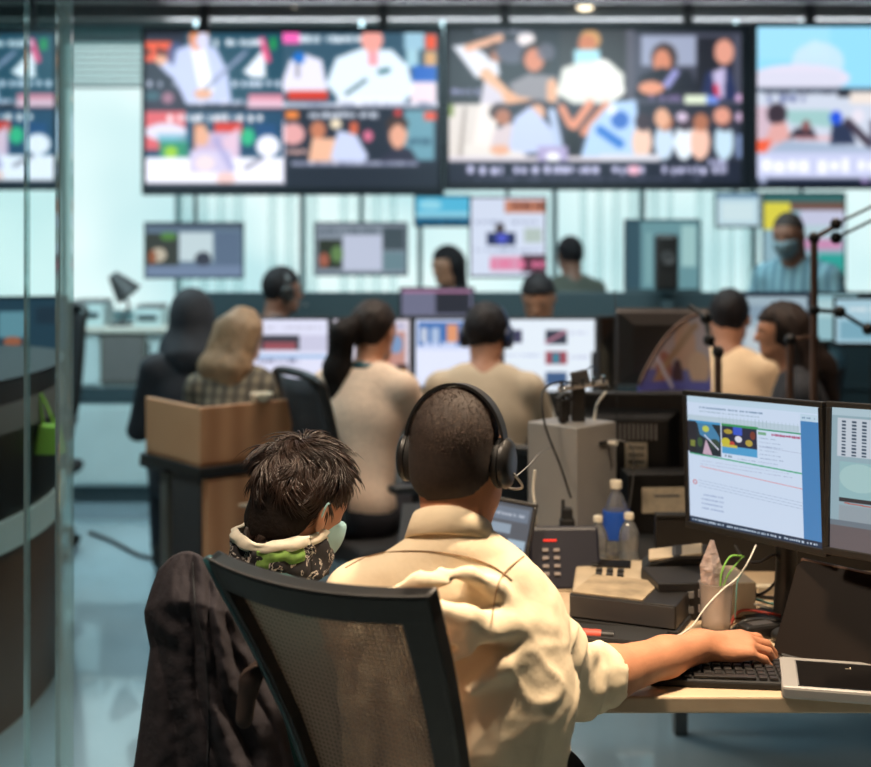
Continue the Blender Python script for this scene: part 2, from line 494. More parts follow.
# ------------------------------------------------------------------ screen pictures: coloured mesh points
class Canvas:
    """painted in photo pixels over the rectangle x0..x1, y0..y1"""
    def __init__(s, x0, y0, x1, y1, res=1.0, bg=(20, 24, 32)):
        s.r = (x0, y0, x1, y1)
        s.nx = max(8, int((x1 - x0) * res)); s.ny = max(8, int((y1 - y0) * res))
        s.X, s.Y = np.meshgrid(np.linspace(x0, x1, s.nx), np.linspace(y0, y1, s.ny))
        s.a = np.empty((s.ny, s.nx, 3)); s.a[:] = bg
    def _put(s, m, c, al):
        s.a[m] = s.a[m] * (1 - al) + np.array(c, float) * al
        return s
    def rect(s, x0, y0, x1, y1, c, al=1.0): return s._put((s.X >= x0) & (s.X <= x1) & (s.Y >= y0) & (s.Y <= y1), c, al)
    def el(s, cx, cy, rx, ry, c, al=1.0): return s._put(((s.X - cx) / rx) ** 2 + ((s.Y - cy) / ry) ** 2 < 1, c, al)
    def line(s, x0, y0, x1, y1, w, c, al=1.0):
        dx, dy = x1 - x0, y1 - y0
        L = dx * dx + dy * dy + 1e-9
        t = np.clip(((s.X - x0) * dx + (s.Y - y0) * dy) / L, 0, 1)
        return s._put((s.X - x0 - t * dx) ** 2 + (s.Y - y0 - t * dy) ** 2 < w * w / 4, c, al)
    def poly(s, pts, c, al=1.0):
        m = np.zeros_like(s.X, bool)
        n = len(pts)
        for i in range(n):
            xa, ya = pts[i]; xb, yb = pts[(i + 1) % n]
            if ya == yb: continue
            cond = ((ya > s.Y) != (yb > s.Y)) & (s.X < (xb - xa) * (s.Y - ya) / (yb - ya) + xa)
            m ^= cond
        return s._put(m, c, al)
    def text(s, x0, x1, y, h, c, seed=1, al=1.0, gap=0.25):
        """a row of unreadable small marks, as blurred captions look"""
        rg = random.Random(seed)
        x = x0
        while x < x1:
            w = h * rg.uniform(0.35, 0.8)
            if rg.random() > gap * 0.5:
                s.rect(x, y - h / 2 * rg.uniform(0.6, 1), min(x + w, x1), y + h / 2 * rg.uniform(0.6, 1), c, al)
            x += w + h * (0.18 if rg.random() > gap else 0.6)
        return s
    def blur(s, k=1):
        for _ in range(k):
            p = np.pad(s.a, ((1, 1), (1, 1), (0, 0)), mode='edge')
            s.a = (p[:-2, 1:-1] + p[2:, 1:-1] + p[1:-1, :-2] + p[1:-1, 2:] + 4 * p[1:-1, 1:-1]) / 8
        return s

_scr_mats = {}
def screen_mat(strength):
    k = round(strength, 3)
    if k in _scr_mats: return _scr_mats[k]
    m = bpy.data.materials.new('lit_screen')
    m.use_nodes = True
    nt = m.node_tree
    b = nt.nodes['Principled BSDF']
    at = nt.nodes.new('ShaderNodeAttribute'); at.attribute_name = 'picture'
    b.inputs['Base Color'].default_value = (0.012, 0.012, 0.014, 1)
    b.inputs['Roughness'].default_value = 0.35
    nt.links.new(at.outputs['Color'], b.inputs['Emission Color'])
    b.inputs['Emission Strength'].default_value = strength
    _scr_mats[k] = m
    return m
def screen(name, cv, w, h, parent, mtx, strength=1.0):
    """a lit panel in the local XZ plane, facing -Y, centred on its origin"""
    nx, ny = cv.nx, cv.ny
    xs = np.linspace(-w / 2, w / 2, nx); zs = np.linspace(h / 2, -h / 2, ny)
    XX, ZZ = np.meshgrid(xs, zs)
    co = np.stack([XX.ravel(), np.zeros(nx * ny), ZZ.ravel()], 1)
    i = np.arange((ny - 1) * nx).reshape(ny - 1, nx)[:, :-1].ravel()
    F = np.stack([i, i + nx, i + nx + 1, i + 1], 1)
    me = bpy.data.meshes.new(name)
    me.vertices.add(nx * ny); me.vertices.foreach_set('co', co.astype(np.float32).ravel())
    me.loops.add(F.size); me.loops.foreach_set('vertex_index', F.astype(np.int32).ravel())
    me.polygons.add(len(F)); me.polygons.foreach_set('loop_start', (np.arange(len(F)) * 4).astype(np.int32))
    me.update(calc_edges=True)
    at = me.color_attributes.new('picture', 'FLOAT_COLOR', 'POINT')
    lin = s2l(np.clip(cv.a, 0, 255) / 255.0).reshape(-1, 3)
    at.data.foreach_set('color', np.concatenate([lin, np.ones((len(lin), 1))], 1).astype(np.float32).ravel())
    me.materials.append(screen_mat(strength))
    o = bpy.data.objects.new(name, me)
    COL.objects.link(o)
    o.parent = parent
    o.matrix_local = mtx
    return o

def frame_shell(w, h, d, bz, bb=None):
    """monitor housing: rim round an opening in front, closed bulged back; local XZ plane, front at y=0, back at y=+d"""
    bb = bb or bz
    mb = MB()
    mb.box2((-w / 2, -0.004, h / 2 - bz), (w / 2, 0.012, h / 2))
    mb.box2((-w / 2, -0.004, -h / 2), (w / 2, 0.012, -h / 2 + bb))
    mb.box2((-w / 2, -0.004, -h / 2 + bb), (-w / 2 + bz, 0.012, h / 2 - bz))
    mb.box2((w / 2 - bz, -0.004, -h / 2 + bb), (w / 2, 0.012, h / 2 - bz))
    mb.add([(-w / 2, 0.006, -h / 2), (w / 2, 0.006, -h / 2), (w / 2, 0.006, h / 2), (-w / 2, 0.006, h / 2),
            (-w * 0.47, d * .6, -h * .45), (w * 0.47, d * .6, -h * .45), (w * 0.47, d * .6, h * .45), (-w * 0.47, d * .6, h * .45),
            (-w * 0.3, d, -h * .3), (w * 0.3, d, -h * .3), (w * 0.3, d, h * .3), (-w * 0.3, d, h * .3)],
           [(3, 2, 1, 0), (0, 1, 5, 4), (1, 2, 6, 5), (2, 3, 7, 6), (3, 0, 4, 7), (4, 5, 9, 8), (5, 6, 10, 9), (6, 7, 11, 10), (7, 4, 8, 11), (8, 9, 10, 11)])
    return mb

def monitor(name, label, cat, centre, yaw, tilt, w, h, cv, strength, base_z, group=None, bz=0.012, bb=0.018, d=0.045, body='black_plastic', stand=True, scr=True, roll=0.0):
    """centre: middle of the screen; yaw 0 faces the camera (-Y); tilt > 0 leans the top away"""
    c = Vector(centre)
    t = thing(name, label, cat, (c.x, c.y, base_z), yaw, group)
    m = Matrix.Translation((0, 0, c.z - base_z)) @ Matrix.Rotation(-tilt, 4, 'X') @ Matrix.Rotation(roll, 4, 'Y')
    obj('housing', frame_shell(w, h, d, bz, bb), body, t, bevel=0.002, mtx=m)
    if cv is not None:
        screen('screen', cv, w - 2 * bz, h - bz - bb, t, m @ Matrix.Translation((0, 0.001, (bb - bz) / 2)), strength)
    elif scr:
        obj('screen', MB().box2((-w / 2 + bz, 0.0005, -h / 2 + bb), (w / 2 - bz, 0.004, h / 2 - bz)), 'black_gloss', t, mtx=m)
    if stand:
        zc = c.z - base_z
        obj('stand_neck', MB().box((0, d + 0.02, zc / 2 + 0.01), (0.05, 0.022, zc), taper=0.9), body, t, bevel=0.004)
        obj('stand_base', MB().lathe([(0.10, 0), (0.105, 0.004), (0.1, 0.012), (0.03, 0.018)], (0, d - 0.0, 0), 28, (1.15, 0.85)), body, t, smooth='auto')
    return t
# ------------------------------------------------------------------ smooth solids: blended round cones and ellipsoids, surfaced on a grid
def rc(a, b, ra, rb=None, k=0.02, op=1): return ('rc', Vector(a), Vector(b), ra, ra if rb is None else rb, k, op)
def el(c, r, rot=None, k=0.02, op=1): return ('el', Vector(c), r, rot if rot is not None else Matrix.Identity(3), k, op)
def chain(pts, rs, k=0.015):
    return [rc(pts[i], pts[i + 1], rs[i], rs[i + 1], k) for i in range(len(pts) - 1)]
def xform(prims, m):
    out = []
    q = m.to_3x3()
    for p in prims:
        if p[0] == 'rc': out.append(('rc', m @ p[1], m @ p[2]) + p[3:])
        else: out.append(('el', m @ p[1], p[2], q @ p[3]) + p[4:])
    return out
def scale_prims(prims, m, sc):
    out = []
    q = m.to_3x3().normalized()
    for p in prims:
        if p[0] == 'rc': out.append(('rc', m @ p[1], m @ p[2], p[3] * sc, p[4] * sc) + p[5:])
        else: out.append(('el', m @ p[1], tuple(x * sc for x in p[2]), q @ p[3]) + p[4:])
    return out
def grow(prims, d): 
    out = []
    for p in prims:
        if p[0] == 'rc': out.append(('rc', p[1], p[2], p[3] + d, p[4] + d) + p[5:])
        else: out.append(('el', p[1], tuple(x + d for x in p[2])) + p[3:])
    return out

def _d_rc(X, Y, Z, a, b, ra, rb):
    ba = np.array(b - a); l2 = float(ba @ ba) + 1e-12
    px, py, pz = X - a.x, Y - a.y, Z - a.z
    t = np.clip((px * ba[0] + py * ba[1] + pz * ba[2]) / l2, 0, 1)
    return np.sqrt((px - t * ba[0]) ** 2 + (py - t * ba[1]) ** 2 + (pz - t * ba[2]) ** 2) - (ra + (rb - ra) * t)
def _d_el(X, Y, Z, c, r, q):
    px, py, pz = X - c.x, Y - c.y, Z - c.z
    lx = q[0][0] * px + q[1][0] * py + q[2][0] * pz
    ly = q[0][1] * px + q[1][1] * py + q[2][1] * pz
    lz = q[0][2] * px + q[1][2] * py + q[2][2] * pz
    k0 = np.sqrt((lx / r[0]) ** 2 + (ly / r[1]) ** 2 + (lz / r[2]) ** 2)
    k1 = np.sqrt((lx / r[0] ** 2) ** 2 + (ly / r[1] ** 2) ** 2 + (lz / r[2] ** 2) ** 2) + 1e-9
    return k0 * (k0 - 1) / k1

def solid(prims, h, post=None, clip=None):
    """prims -> (vertices, quads). op 1 adds, op -1 cuts. post(F,X,Y,Z) may edit the field; clip=(lo,hi) bounds"""
    lo = np.array([1e9] * 3); hi = -lo
    bb = []
    for p in prims:
        if p[0] == 'rc':
            a = np.array([p[1], p[2]]); r = max(p[3], p[4])
            l, u = a.min(0) - r, a.max(0) + r
        else:
            r = max(p[2]); c = np.array(p[1]); l, u = c - r, c + r
        bb.append((l, u))
        if p[-1] > 0:
            lo = np.minimum(lo, l); hi = np.maximum(hi, u)
    lo -= 3 * h + 0.012; hi += 3 * h + 0.012
    if clip is not None:
        lo = np.maximum(lo, clip[0]); hi = np.minimum(hi, clip[1])
    n = np.maximum(((hi - lo) / h).astype(int) + 2, 4)
    ax = [(lo[i] + h * np.arange(n[i])).astype(np.float32) for i in range(3)]
    F = np.full(n, 0.2, np.float32)
    for p, (l, u) in zip(prims, bb):
        k = p[-2]
        m = k + 2 * h + 0.01
        i0 = [max(0, int((l[j] - m - lo[j]) / h)) for j in range(3)]
        i1 = [min(n[j], int((u[j] + m - lo[j]) / h) + 2) for j in range(3)]
        if any(i0[j] >= i1[j] for j in range(3)): continue
        sl = tuple(slice(i0[j], i1[j]) for j in range(3))
        X = ax[0][sl[0]][:, None, None]; Y = ax[1][sl[1]][None, :, None]; Z = ax[2][sl[2]][None, None, :]
        if p[0] == 'rc': D = _d_rc(X, Y, Z, p[1], p[2], p[3], p[4])
        else: D = _d_el(X, Y, Z, p[1], p[2], p[3])
        G = F[sl]
        if p[-1] > 0:
            hh = np.clip(k - np.abs(G - D), 0, None) / k
            F[sl] = np.minimum(G, D) - hh * hh * k * 0.25
        else:
            D = -D
            hh = np.clip(k - np.abs(G - D), 0, None) / k
            F[sl] = np.maximum(G, D) + hh * hh * k * 0.25
    if post is not None:
        F = post(F, ax[0][:, None, None], ax[1][None, :, None], ax[2][None, None, :])
    F[0] = F[-1] = 0.05; F[:, 0] = F[:, -1] = 0.05; F[:, :, 0] = F[:, :, -1] = 0.05
    S = F < 0
    c = [S[i:n[0] - 1 + i, j:n[1] - 1 + j, k:n[2] - 1 + k] for i in (0, 1) for j in (0, 1) for k in (0, 1)]
    any_ = c[0].copy(); all_ = c[0].copy()
    for q in c[1:]: any_ |= q; all_ &= q
    mix = any_ & ~all_
    I = np.argwhere(mix)
    if len(I) == 0: return [], []
    idx = -np.ones(mix.shape, np.int64); idx[mix] = np.arange(len(I))
    acc = np.zeros((len(I), 3)); cnt = np.zeros(len(I))
    corners = [(i, j, k) for i in (0, 1) for j in (0, 1) for k in (0, 1)]
    for a in range(8):
        for b in range(a + 1, 8):
            d = np.abs(np.array(corners[a]) - np.array(corners[b]))
            if d.sum() != 1: continue
            A = I + corners[a]; B = I + corners[b]
            fa = F[A[:, 0], A[:, 1], A[:, 2]]; fb = F[B[:, 0], B[:, 1], B[:, 2]]
            m = (fa < 0) != (fb < 0)
            t = np.where(m, fa / np.where(fa - fb == 0, 1, fa - fb), 0)
            pt = A + (B - A) * t[:, None]
            acc[m] += pt[m]; cnt[m] += 1
    V = acc / cnt[:, None] * h + lo
    Q = []
    for axn in range(3):
        o = [i for i in range(3) if i != axn]
        s0 = [slice(None)] * 3; s1 = [slice(None)] * 3
        s0[axn] = slice(0, -1); s1[axn] = slice(1, None)
        ch = S[tuple(s0)] != S[tuple(s1)]
        sgn = S[tuple(s0)]
        E = np.argwhere(ch)
        ok = (E[:, o[0]] > 0) & (E[:, o[1]] > 0) & (E[:, o[0]] < n[o[0]] - 1) & (E[:, o[1]] < n[o[1]] - 1)
        E = E[ok]
        if len(E) == 0: continue
        def cell(da, db):
            C = E.copy(); C[:, o[0]] += da; C[:, o[1]] += db
            return idx[C[:, 0], C[:, 1], C[:, 2]]
        q = np.stack([cell(-1, -1), cell(0, -1), cell(0, 0), cell(-1, 0)], 1)
        sg = sgn[E[:, 0], E[:, 1], E[:, 2]]
        if axn == 1: sg = ~sg
        q[~sg] = q[~sg][:, ::-1]
        Q.append(q)
    Q = np.concatenate(Q)
    return V, Q

def np_obj(name, V, Q, m, parent=None, smooth=True, mtx=None):
    me = bpy.data.meshes.new(name)
    V = np.asarray(V, np.float32); Q = np.asarray(Q, np.int32)
    me.vertices.add(len(V)); me.vertices.foreach_set('co', V.ravel())
    me.loops.add(Q.size); me.loops.foreach_set('vertex_index', Q.ravel())
    me.polygons.add(len(Q)); me.polygons.foreach_set('loop_start', (np.arange(len(Q)) * Q.shape[1]).astype(np.int32))
    if smooth: me.polygons.foreach_set('use_smooth', np.ones(len(Q), bool))
    me.update(calc_edges=True)
    me.validate()
    me.materials.append(M[m] if isinstance(m, str) else m)
    o = bpy.data.objects.new(name, me)
    COL.objects.link(o)
    if parent: o.parent = parent
    if mtx is not None: o.matrix_local = mtx
    return o
def relax(V, Q, it=1, lam=0.5):
    V = np.array(V, float)
    E = np.concatenate([Q[:, [0, 1]], Q[:, [1, 2]], Q[:, [2, 3]], Q[:, [3, 0]]])
    E = np.concatenate([E, E[:, ::-1]])
    for _ in range(it):
        s = np.zeros_like(V); c = np.zeros(len(V))
        np.add.at(s, E[:, 0], V[E[:, 1]]); np.add.at(c, E[:, 0], 1)
        V = V + lam * (s / np.maximum(c, 1)[:, None] - V)
    return V
def blob(name, prims, h, m, parent=None, post=None, clip=None, mtx=None, it=2, disp=None):
    V, Q = solid(prims, h, post, clip)
    if len(V) == 0: return None
    V = relax(V, Q, it)
    if disp is not None: V = disp(V)
    return np_obj(name, V, Q, m, parent, mtx=mtx)
def join_solids(parts):
    Vs = []; Qs = []; o = 0
    for prims, h, *rest in parts:
        post = rest[0] if rest else None
        V, Q = solid(prims, h, post)
        if len(V) == 0: continue
        V = relax(V, Q, 2)
        Vs.append(V); Qs.append(Q + o); o += len(V)
    return np.concatenate(Vs), np.concatenate(Qs)

# ------------------------------------------------------------------ people
def head_prims(fem=False):
    j = 0.9 if fem else 1.0
    return [
        el((0, -0.012, 0.022), (0.076, 0.094, 0.090), k=0.03),          # skull
        el((0, 0.030, -0.020), (0.062 * j, 0.058, 0.082), k=0.03),       # face
        el((0, 0.048, -0.083), (0.034 * j, 0.034, 0.028), k=0.03),       # chin
        rc((-0.048 * j, 0.012, -0.062), (-0.02, 0.052, -0.088), 0.02, 0.018, k=0.025),
        rc((0.048 * j, 0.012, -0.062), (0.02, 0.052, -0.088), 0.02, 0.018, k=0.025),
        rc((0, 0.084, 0.012), (0, 0.104, -0.026), 0.008, 0.012, k=0.012),  # nose
        el((-0.010, 0.097, -0.029), (0.008, 0.009, 0.007), k=0.006), el((0.010, 0.097, -0.029), (0.008, 0.009, 0.007), k=0.006),
        rc((-0.045, 0.070, 0.024), (-0.012, 0.084, 0.026), 0.007, 0.007, k=0.012),   # brows
        rc((0.045, 0.070, 0.024), (0.012, 0.084, 0.026), 0.007, 0.007, k=0.012),
        el((-0.030, 0.086, 0.008), (0.015, 0.012, 0.009), k=0.006, op=-1), el((0.030, 0.086, 0.008), (0.015, 0.012, 0.009), k=0.006, op=-1),
        el((-0.030, 0.070, 0.008), (0.013, 0.012, 0.011), k=0.004), el((0.030, 0.070, 0.008), (0.013, 0.012, 0.011), k=0.004),
        rc((-0.020, 0.081, -0.055), (0.020, 0.081, -0.055), 0.006, 0.006, k=0.006), rc((-0.016, 0.080, -0.065), (0.016, 0.080, -0.065), 0.007, 0.007, k=0.006),
        el((-0.080, -0.006, -0.008), (0.008, 0.019, 0.031), Euler((R(-12), 0, R(-20))).to_matrix(), k=0.006),
        el((0.080, -0.006, -0.008), (0.008, 0.019, 0.031), Euler((R(-12), 0, R(20))).to_matrix(), k=0.006),
        el((-0.088, 0.001, -0.006), (0.005, 0.010, 0.018), k=0.004, op=-1), el((0.088, 0.001, -0.006), (0.005, 0.010, 0.018), k=0.004, op=-1),
    ]
def hand_prims(wrist, d, n, side, curl=25, spread=1.0, sc=1.0, fc=None):
    """wrist point, d along the fingers, n out of the back of the hand, side=+1: thumb towards d x n"""
    w = Vector(wrist); d = Vector(d).normalized()
    n = (Vector(n) - Vector(n).dot(d) * d).normalized()
    s = d.cross(n).normalized() * side
    pr = []
    kn = [(0.030, 0.086), (0.010, 0.090), (-0.010, 0.086), (-0.029, 0.077)]
    seg = [(0.040, 0.024, 0.019), (0.044, 0.028, 0.020), (0.040, 0.026, 0.019), (0.031, 0.019, 0.017)]
    for i, ((a, b), sg) in enumerate(zip(kn, seg)):
        K = w + s * a * sc + d * b * sc + n * (0.004 if i in (1, 2) else 0.0)
        pr.append(rc(w + s * a * 0.55 * sc + d * 0.012, K, 0.0145 * sc, 0.0115 * sc, k=0.012))
        ang = R((fc[i] if fc else curl) * 0.6)
        fan = (1.5 - i) * 0.075 * spread
        p = K
        r0 = (0.0098, 0.0098, 0.0094, 0.0082)[i] * sc
        rr = [r0, r0 * 0.93, r0 * 0.84, r0 * 0.72]
        for q, L in enumerate(sg):
            dirn = (d * math.cos(ang) - n * math.sin(ang) + s * fan).normalized()
            e = p + dirn * L * sc
            pr.append(rc(p, e, rr[q], rr[q + 1], k=0.0035))
            p = e
            ang += R((fc[i] if fc else curl) * (1.1 if q == 0 else 0.7))
    pr.append(el(w + d * 0.045 * sc - n * 0.006, (0.036 * sc, 0.045 * sc, 0.014 * sc), Matrix((s, d, n)).transposed(), k=0.012))
    t0 = w + s * 0.022 * sc + d * 0.018 * sc - n * 0.006
    t1 = t0 + (s * 0.7 + d * 0.62 - n * 0.28).normalized() * 0.042 * sc
    t2 = t1 + (s * 0.38 + d * 0.9 - n * 0.25).normalized() * 0.034 * sc
    t3 = t2 + (s * 0.12 + d * 0.97 - n * 0.22).normalized() * 0.026 * sc
    pr += [rc(t0, t1, 0.016 * sc, 0.012 * sc, k=0.012), rc(t1, t2, 0.0112 * sc, 0.010 * sc, k=0.004), rc(t2, t3, 0.010 * sc, 0.008 * sc, k=0.004)]
    return pr

def rotM(rx=0, ry=0, rz=0): return Euler((R(rx), R(ry), R(rz))).to_matrix().to_4x4()

def headphones(parent, hm, cup='black_plastic', cushion='black_matte', mic=False, scale=1.0):
    H = hm @ Matrix.Scale(scale, 4)
    pts = []
    for i in range(25):
        a = math.pi * i / 24
        pts.append((0.0885 * math.cos(a), -0.012, 0.012 + 0.1045 * math.sin(a)))
    vs = []; fs = []
    for i, p in enumerate(pts):
        a = math.pi * i / 24
        nx, nz = math.cos(a), math.sin(a)
        wd = 0.011 + 0.004 * math.sin(a)
        for dy, dr in ((-wd, 0), (-wd, 0.005), (wd, 0.005), (wd, 0)):
            vs.append((p[0] + nx * dr, p[1] + dy, p[2] + nz * dr))
    for i in range(24):
        for k in range(4):
            k2 = (k + 1) % 4
            fs.append((i * 4 + k, i * 4 + k2, (i + 1) * 4 + k2, (i + 1) * 4 + k))
    band = link('headphone_band', vs, fs, M[cup], parent, smooth='auto', mtx=H)
    for s in (-1, 1):
        c = MB()
        prof = [(0.028, 0.0), (0.036, 0.003), (0.037, 0.009), (0.033, 0.016), (0.024, 0.020), (0.006, 0.021)]
        c.lathe(prof, (0, 0, 0), 24, (1.0, 1.18))
        m = H @ Matrix.Translation((s * 0.084, -0.006, -0.012)) @ Matrix.Rotation(R(90) * s, 4, 'Y') @ Matrix.Rotation(R(90), 4, 'Z')
        e = obj('ear_cup', c, cup, parent, smooth='auto', mtx=m)
        k = MB()
        for q in range(1): k.lathe([(0.026, -0.014), (0.034, -0.012), (0.037, -0.005), (0.036, 0.001), (0.03, 0.002)], (0, 0, 0), 24, (1.0, 1.18))
        cu = obj('ear_cushion', k, cushion, parent, smooth='auto', mtx=m)
    if mic:
        p = bez([(0.105, 0.0, -0.03), (0.104, 0.05, -0.055), (0.075, 0.095, -0.066), (0.045, 0.112, -0.064)], 8)
        obj('microphone_boom', MB().tube(p, 0.0022, 6).ico((0.04, 0.113, -0.064), 0.007), 'mid_grey', parent, smooth=True, mtx=H)

def person(label, base, yaw, skin='skin_tan', top='black_cloth', legs='trousers', stand=False, lean=8, twist=0, dz=0.0,
           head=(0, 0, 0), head_off=(0, 0.0, 0), arms=None, sleeve=1.0, width=1.0, fem=False, group=None, top_name='shirt', sc=1.0, hands=True, legs_on=True, h_body=0.016, hand_aim=None):
    """faces local +Y. returns (empty, head matrix). arms: [(elbow, wrist)] left, right in local space"""
    t = thing('person', label, 'person', (base[0], base[1], base[2] if len(base) > 2 else 0), R(yaw), group)
    hipz = (0.93 if stand else 0.52) + dz
    T = Matrix.Translation((0, 0, hipz)) @ rotM(-lean, 0, twist)
    w = width
    torso = [el((0, 0.0, 0.03), (0.165 * w, 0.115, 0.12), k=0.04), el((0, 0.012, 0.17), (0.142 * w, 0.100, 0.16), k=0.05),
             el((0, 0.004, 0.36), (0.160 * w, 0.105, 0.17), k=0.05),
             rc((-0.145 * w, -0.006, 0.480), (0.145 * w, -0.006, 0.480), 0.052, 0.052, k=0.05),
             rc((-0.07 * w, -0.008, 0.525), (0.07 * w, -0.008, 0.525), 0.035, 0.035, k=0.05)]
    torso = xform(torso, T)
    neck0 = T @ Vector((0, -0.012, 0.50)); neck1 = T @ Vector(Vector((0, 0.012, 0.635)) + Vector(head_off) * 0.6)
    HM = T @ Matrix.Translation(Vector((0, 0.030, 0.700)) + Vector(head_off)) @ rotM(lean, 0, -twist) @ rotM(*head)
    HM = HM @ Matrix.Scale(sc, 4)
    hp = [(p if p[0] != 'x' else p) for p in head_prims(fem)]
    hw = []
    for p in hp:
        q = HM.to_3x3().normalized()
        if p[0] == 'rc': hw.append(('rc', HM @ p[1], HM @ p[2], p[3] * sc, p[4] * sc) + p[5:])
        else: hw.append(('el', HM @ p[1], tuple(x * sc for x in p[2]), q @ p[3]) + p[4:])
    nr = 0.050 if fem else 0.058
    neckp = [rc(neck0, neck1, nr + 0.006, nr, k=0.03), rc(neck1, HM @ Vector((0, -0.01, -0.03)), nr, nr, k=0.03)]
    parts = [(hw + neckp, 0.0075)]
    shoulders = [T @ Vector((s * 0.165 * w, -0.004, 0.47)) for s in (-1, 1)]
    if arms is None:
        arms = [((-0.23, 0.12, hipz + 0.20), (-0.13, 0.36, hipz + 0.24)), ((0.23, 0.12, hipz + 0.20), (0.13, 0.36, hipz + 0.24))]
    sleeves = []; low = list(torso) + [neckp[0]]
    cuffs = []
    for s, sh, (e, wr) in zip((-1, 1), shoulders, arms):
        e = Vector(e); wr = Vector(wr)
        low += [rc(sh, e, 0.050, 0.040, k=0.03), rc(e, wr, 0.040, 0.026, k=0.012)]
        total = (e - sh).length + (wr - e).length
        want = sleeve * total
        if want <= (e - sh).length:
            sleeves.append(rc(sh, sh.lerp(e, want / (e - sh).length), 0.060, 0.052, k=0.03))
        else:
            f = (want - (e - sh).length) / (wr - e).length
            sleeves += [rc(sh, e, 0.060, 0.050, k=0.03), rc(e, e.lerp(wr, min(f, 0.97)), 0.050, 0.036 + 0.010 * (1 - f), k=0.015)]
        if hands:
            d = (wr - e).normalized()
            if hand_aim: d = Vector(hand_aim).normalized()
            hd = hand_prims(wr, d + Vector((-s * 0.15, 0, -0.1)), (0, 0, 1), -s, curl=30)
            parts.append(([rc(e.lerp(wr, 0.6), wr, 0.030, 0.025, k=0.01)] + hd, 0.0055))
    if stand:
        leg = []
        tro = []
        for s in (-1, 1):
            a, b, c = Vector((s * 0.09, 0, hipz - 0.03)), Vector((s * 0.10, 0.02, 0.50)), Vector((s * 0.10, -0.01, 0.09))
            leg += [rc(a, b, 0.082, 0.055, k=0.03), rc(b, c, 0.055, 0.038, k=0.02)]
            tro += [rc(a, b, 0.092, 0.066, k=0.03), rc(b, c, 0.066, 0.055, k=0.02)]
        feet = [(s * 0.10, -0.03, 0.10) for s in (-1, 1)]
    else:
        leg = []; tro = []
        for s in (-1, 1):
            a, b, c = Vector((s * 0.09, 0.02, hipz - 0.01)), Vector((s * 0.13, 0.42, 0.50 + dz * 0.7)), Vector((s * 0.13, 0.44, 0.10))
            leg += [rc(a, b, 0.080, 0.055, k=0.03), rc(b, c, 0.055, 0.038, k=0.02)]
            tro += [rc(a, b, 0.088, 0.066, k=0.03), rc(b, c, 0.066, 0.052, k=0.02)]
        feet = [(s * 0.13, 0.42, 0.10) for s in (-1, 1)]
    hipp = [xform([el((0, 0.0, 0.0), (0.172 * w, 0.125, 0.11), k=0.04)], T)[0]]
    parts.append((low + leg, h_body))
    V, Q = join_solids(parts)
    body = np_obj('body', V, Q, skin, t)
    tp = grow(torso, 0.012) + sleeves
    blob(top_name, tp, 0.011, top, t, it=2)
    cm = T @ Matrix.Translation((0, -0.006, 0.545)) @ rotM(8, 0, 0)
    blob('trousers', hipp + tro, 0.014, legs, t)
    for fx, fy, fz in feet:
        sh = [rc((fx, fy - 0.01, 0.055), (fx, fy + 0.15, 0.035), 0.045, 0.034, k=0.02), rc((fx, fy, 0.07), (fx, fy, 0.11), 0.045, 0.045, k=0.02)]
        def fl(F, X, Y, Z): return np.maximum(F, 0.002 - Z + 0 * F)
        blob('shoe', sh, 0.009, 'shoe', t, post=fl)
    for s in (-1, 1):
        e = MB().ico((s * 0.030, 0.0765, 0.008), (0.010, 0.0068, 0.0065), 10, 6)
        obj('eye', e, 'eye', t, smooth=True, mtx=HM)
    obj('mouth', MB().ico((0, 0.0835, -0.060), (0.021, 0.005, 0.006), 12, 5), 'lips', t, smooth=True, mtx=HM)
    return t, HM, T

def hair_part(t, HM, prims, m, h=0.008, post=None, bump=0.004, fr=55, name='hair', it=1):
    def disp(V):
        if not bump: return V
        out = V.copy()
        c = V.mean(0)
        for i, v in enumerate(V):
            d = mnoise.noise(Vector((v[0] * fr, v[1] * fr, v[2] * fr * 0.45)))
            r = v - c
            out[i] = v + r / (np.linalg.norm(r) + 1e-6) * d * bump
        return out
    return blob(name, prims, h, m, t, post=post, mtx=HM, disp=disp, it=it)
def hairline(F, X, Y, Z):
    """keep hair above a line from the forehead over the ears down to the nape"""
    line = np.where(Y > 0.0, 0.030 + 0.42 * Y, np.where(Y > -0.03, 0.030 + 1.8 * Y, -0.024 + 1.3 * (Y + 0.03))) - Z
    line = np.maximum(line, -0.088 - Z)
    return np.maximum(F, line)
NAPE = el((0, -0.036, -0.045), (0.058, 0.046, 0.046), k=0.05)
CAP = [NAPE, el((0, -0.014, 0.024), (0.083, 0.101, 0.098), k=0.02)]
def chair_base(t, m='black_plastic', seat_z=0.47, seat=True, seat_m='seat_black', casters=True, turn=0.3):
    if seat:
        obj('seat', MB().prism([(-0.22, seat_z - 0.07), (0.22, seat_z - 0.07), (0.25, seat_z - 0.03), (0.235, seat_z), (-0.235, seat_z), (-0.25, seat_z - 0.03)], 1, -0.21, 0.25), seat_m, t, bevel=0.018)
    obj('gas_column', MB().lathe([(0.03, 0.10), (0.03, 0.28), (0.018, 0.281), (0.018, seat_z - 0.07)], n=14), 'dark_grey', t, smooth='auto')
    for k in range(5):
        a = 2 * math.pi * k / 5 + turn
        c, s = math.cos(a), math.sin(a)
        l = obj('leg', MB().tube([(0.02 * c, 0.02 * s, 0.115), (0.17 * c, 0.17 * s, 0.10), (0.29 * c, 0.29 * s, 0.075)], [0.028, 0.022, 0.014], 8), m, t, smooth='auto')
        obj('caster', MB().tube([(0.29 * c - 0.018 * s, 0.29 * s + 0.018 * c, 0.03), (0.29 * c + 0.018 * s, 0.29 * s - 0.018 * c, 0.03)], 0.029, 14), m, l, smooth='auto')
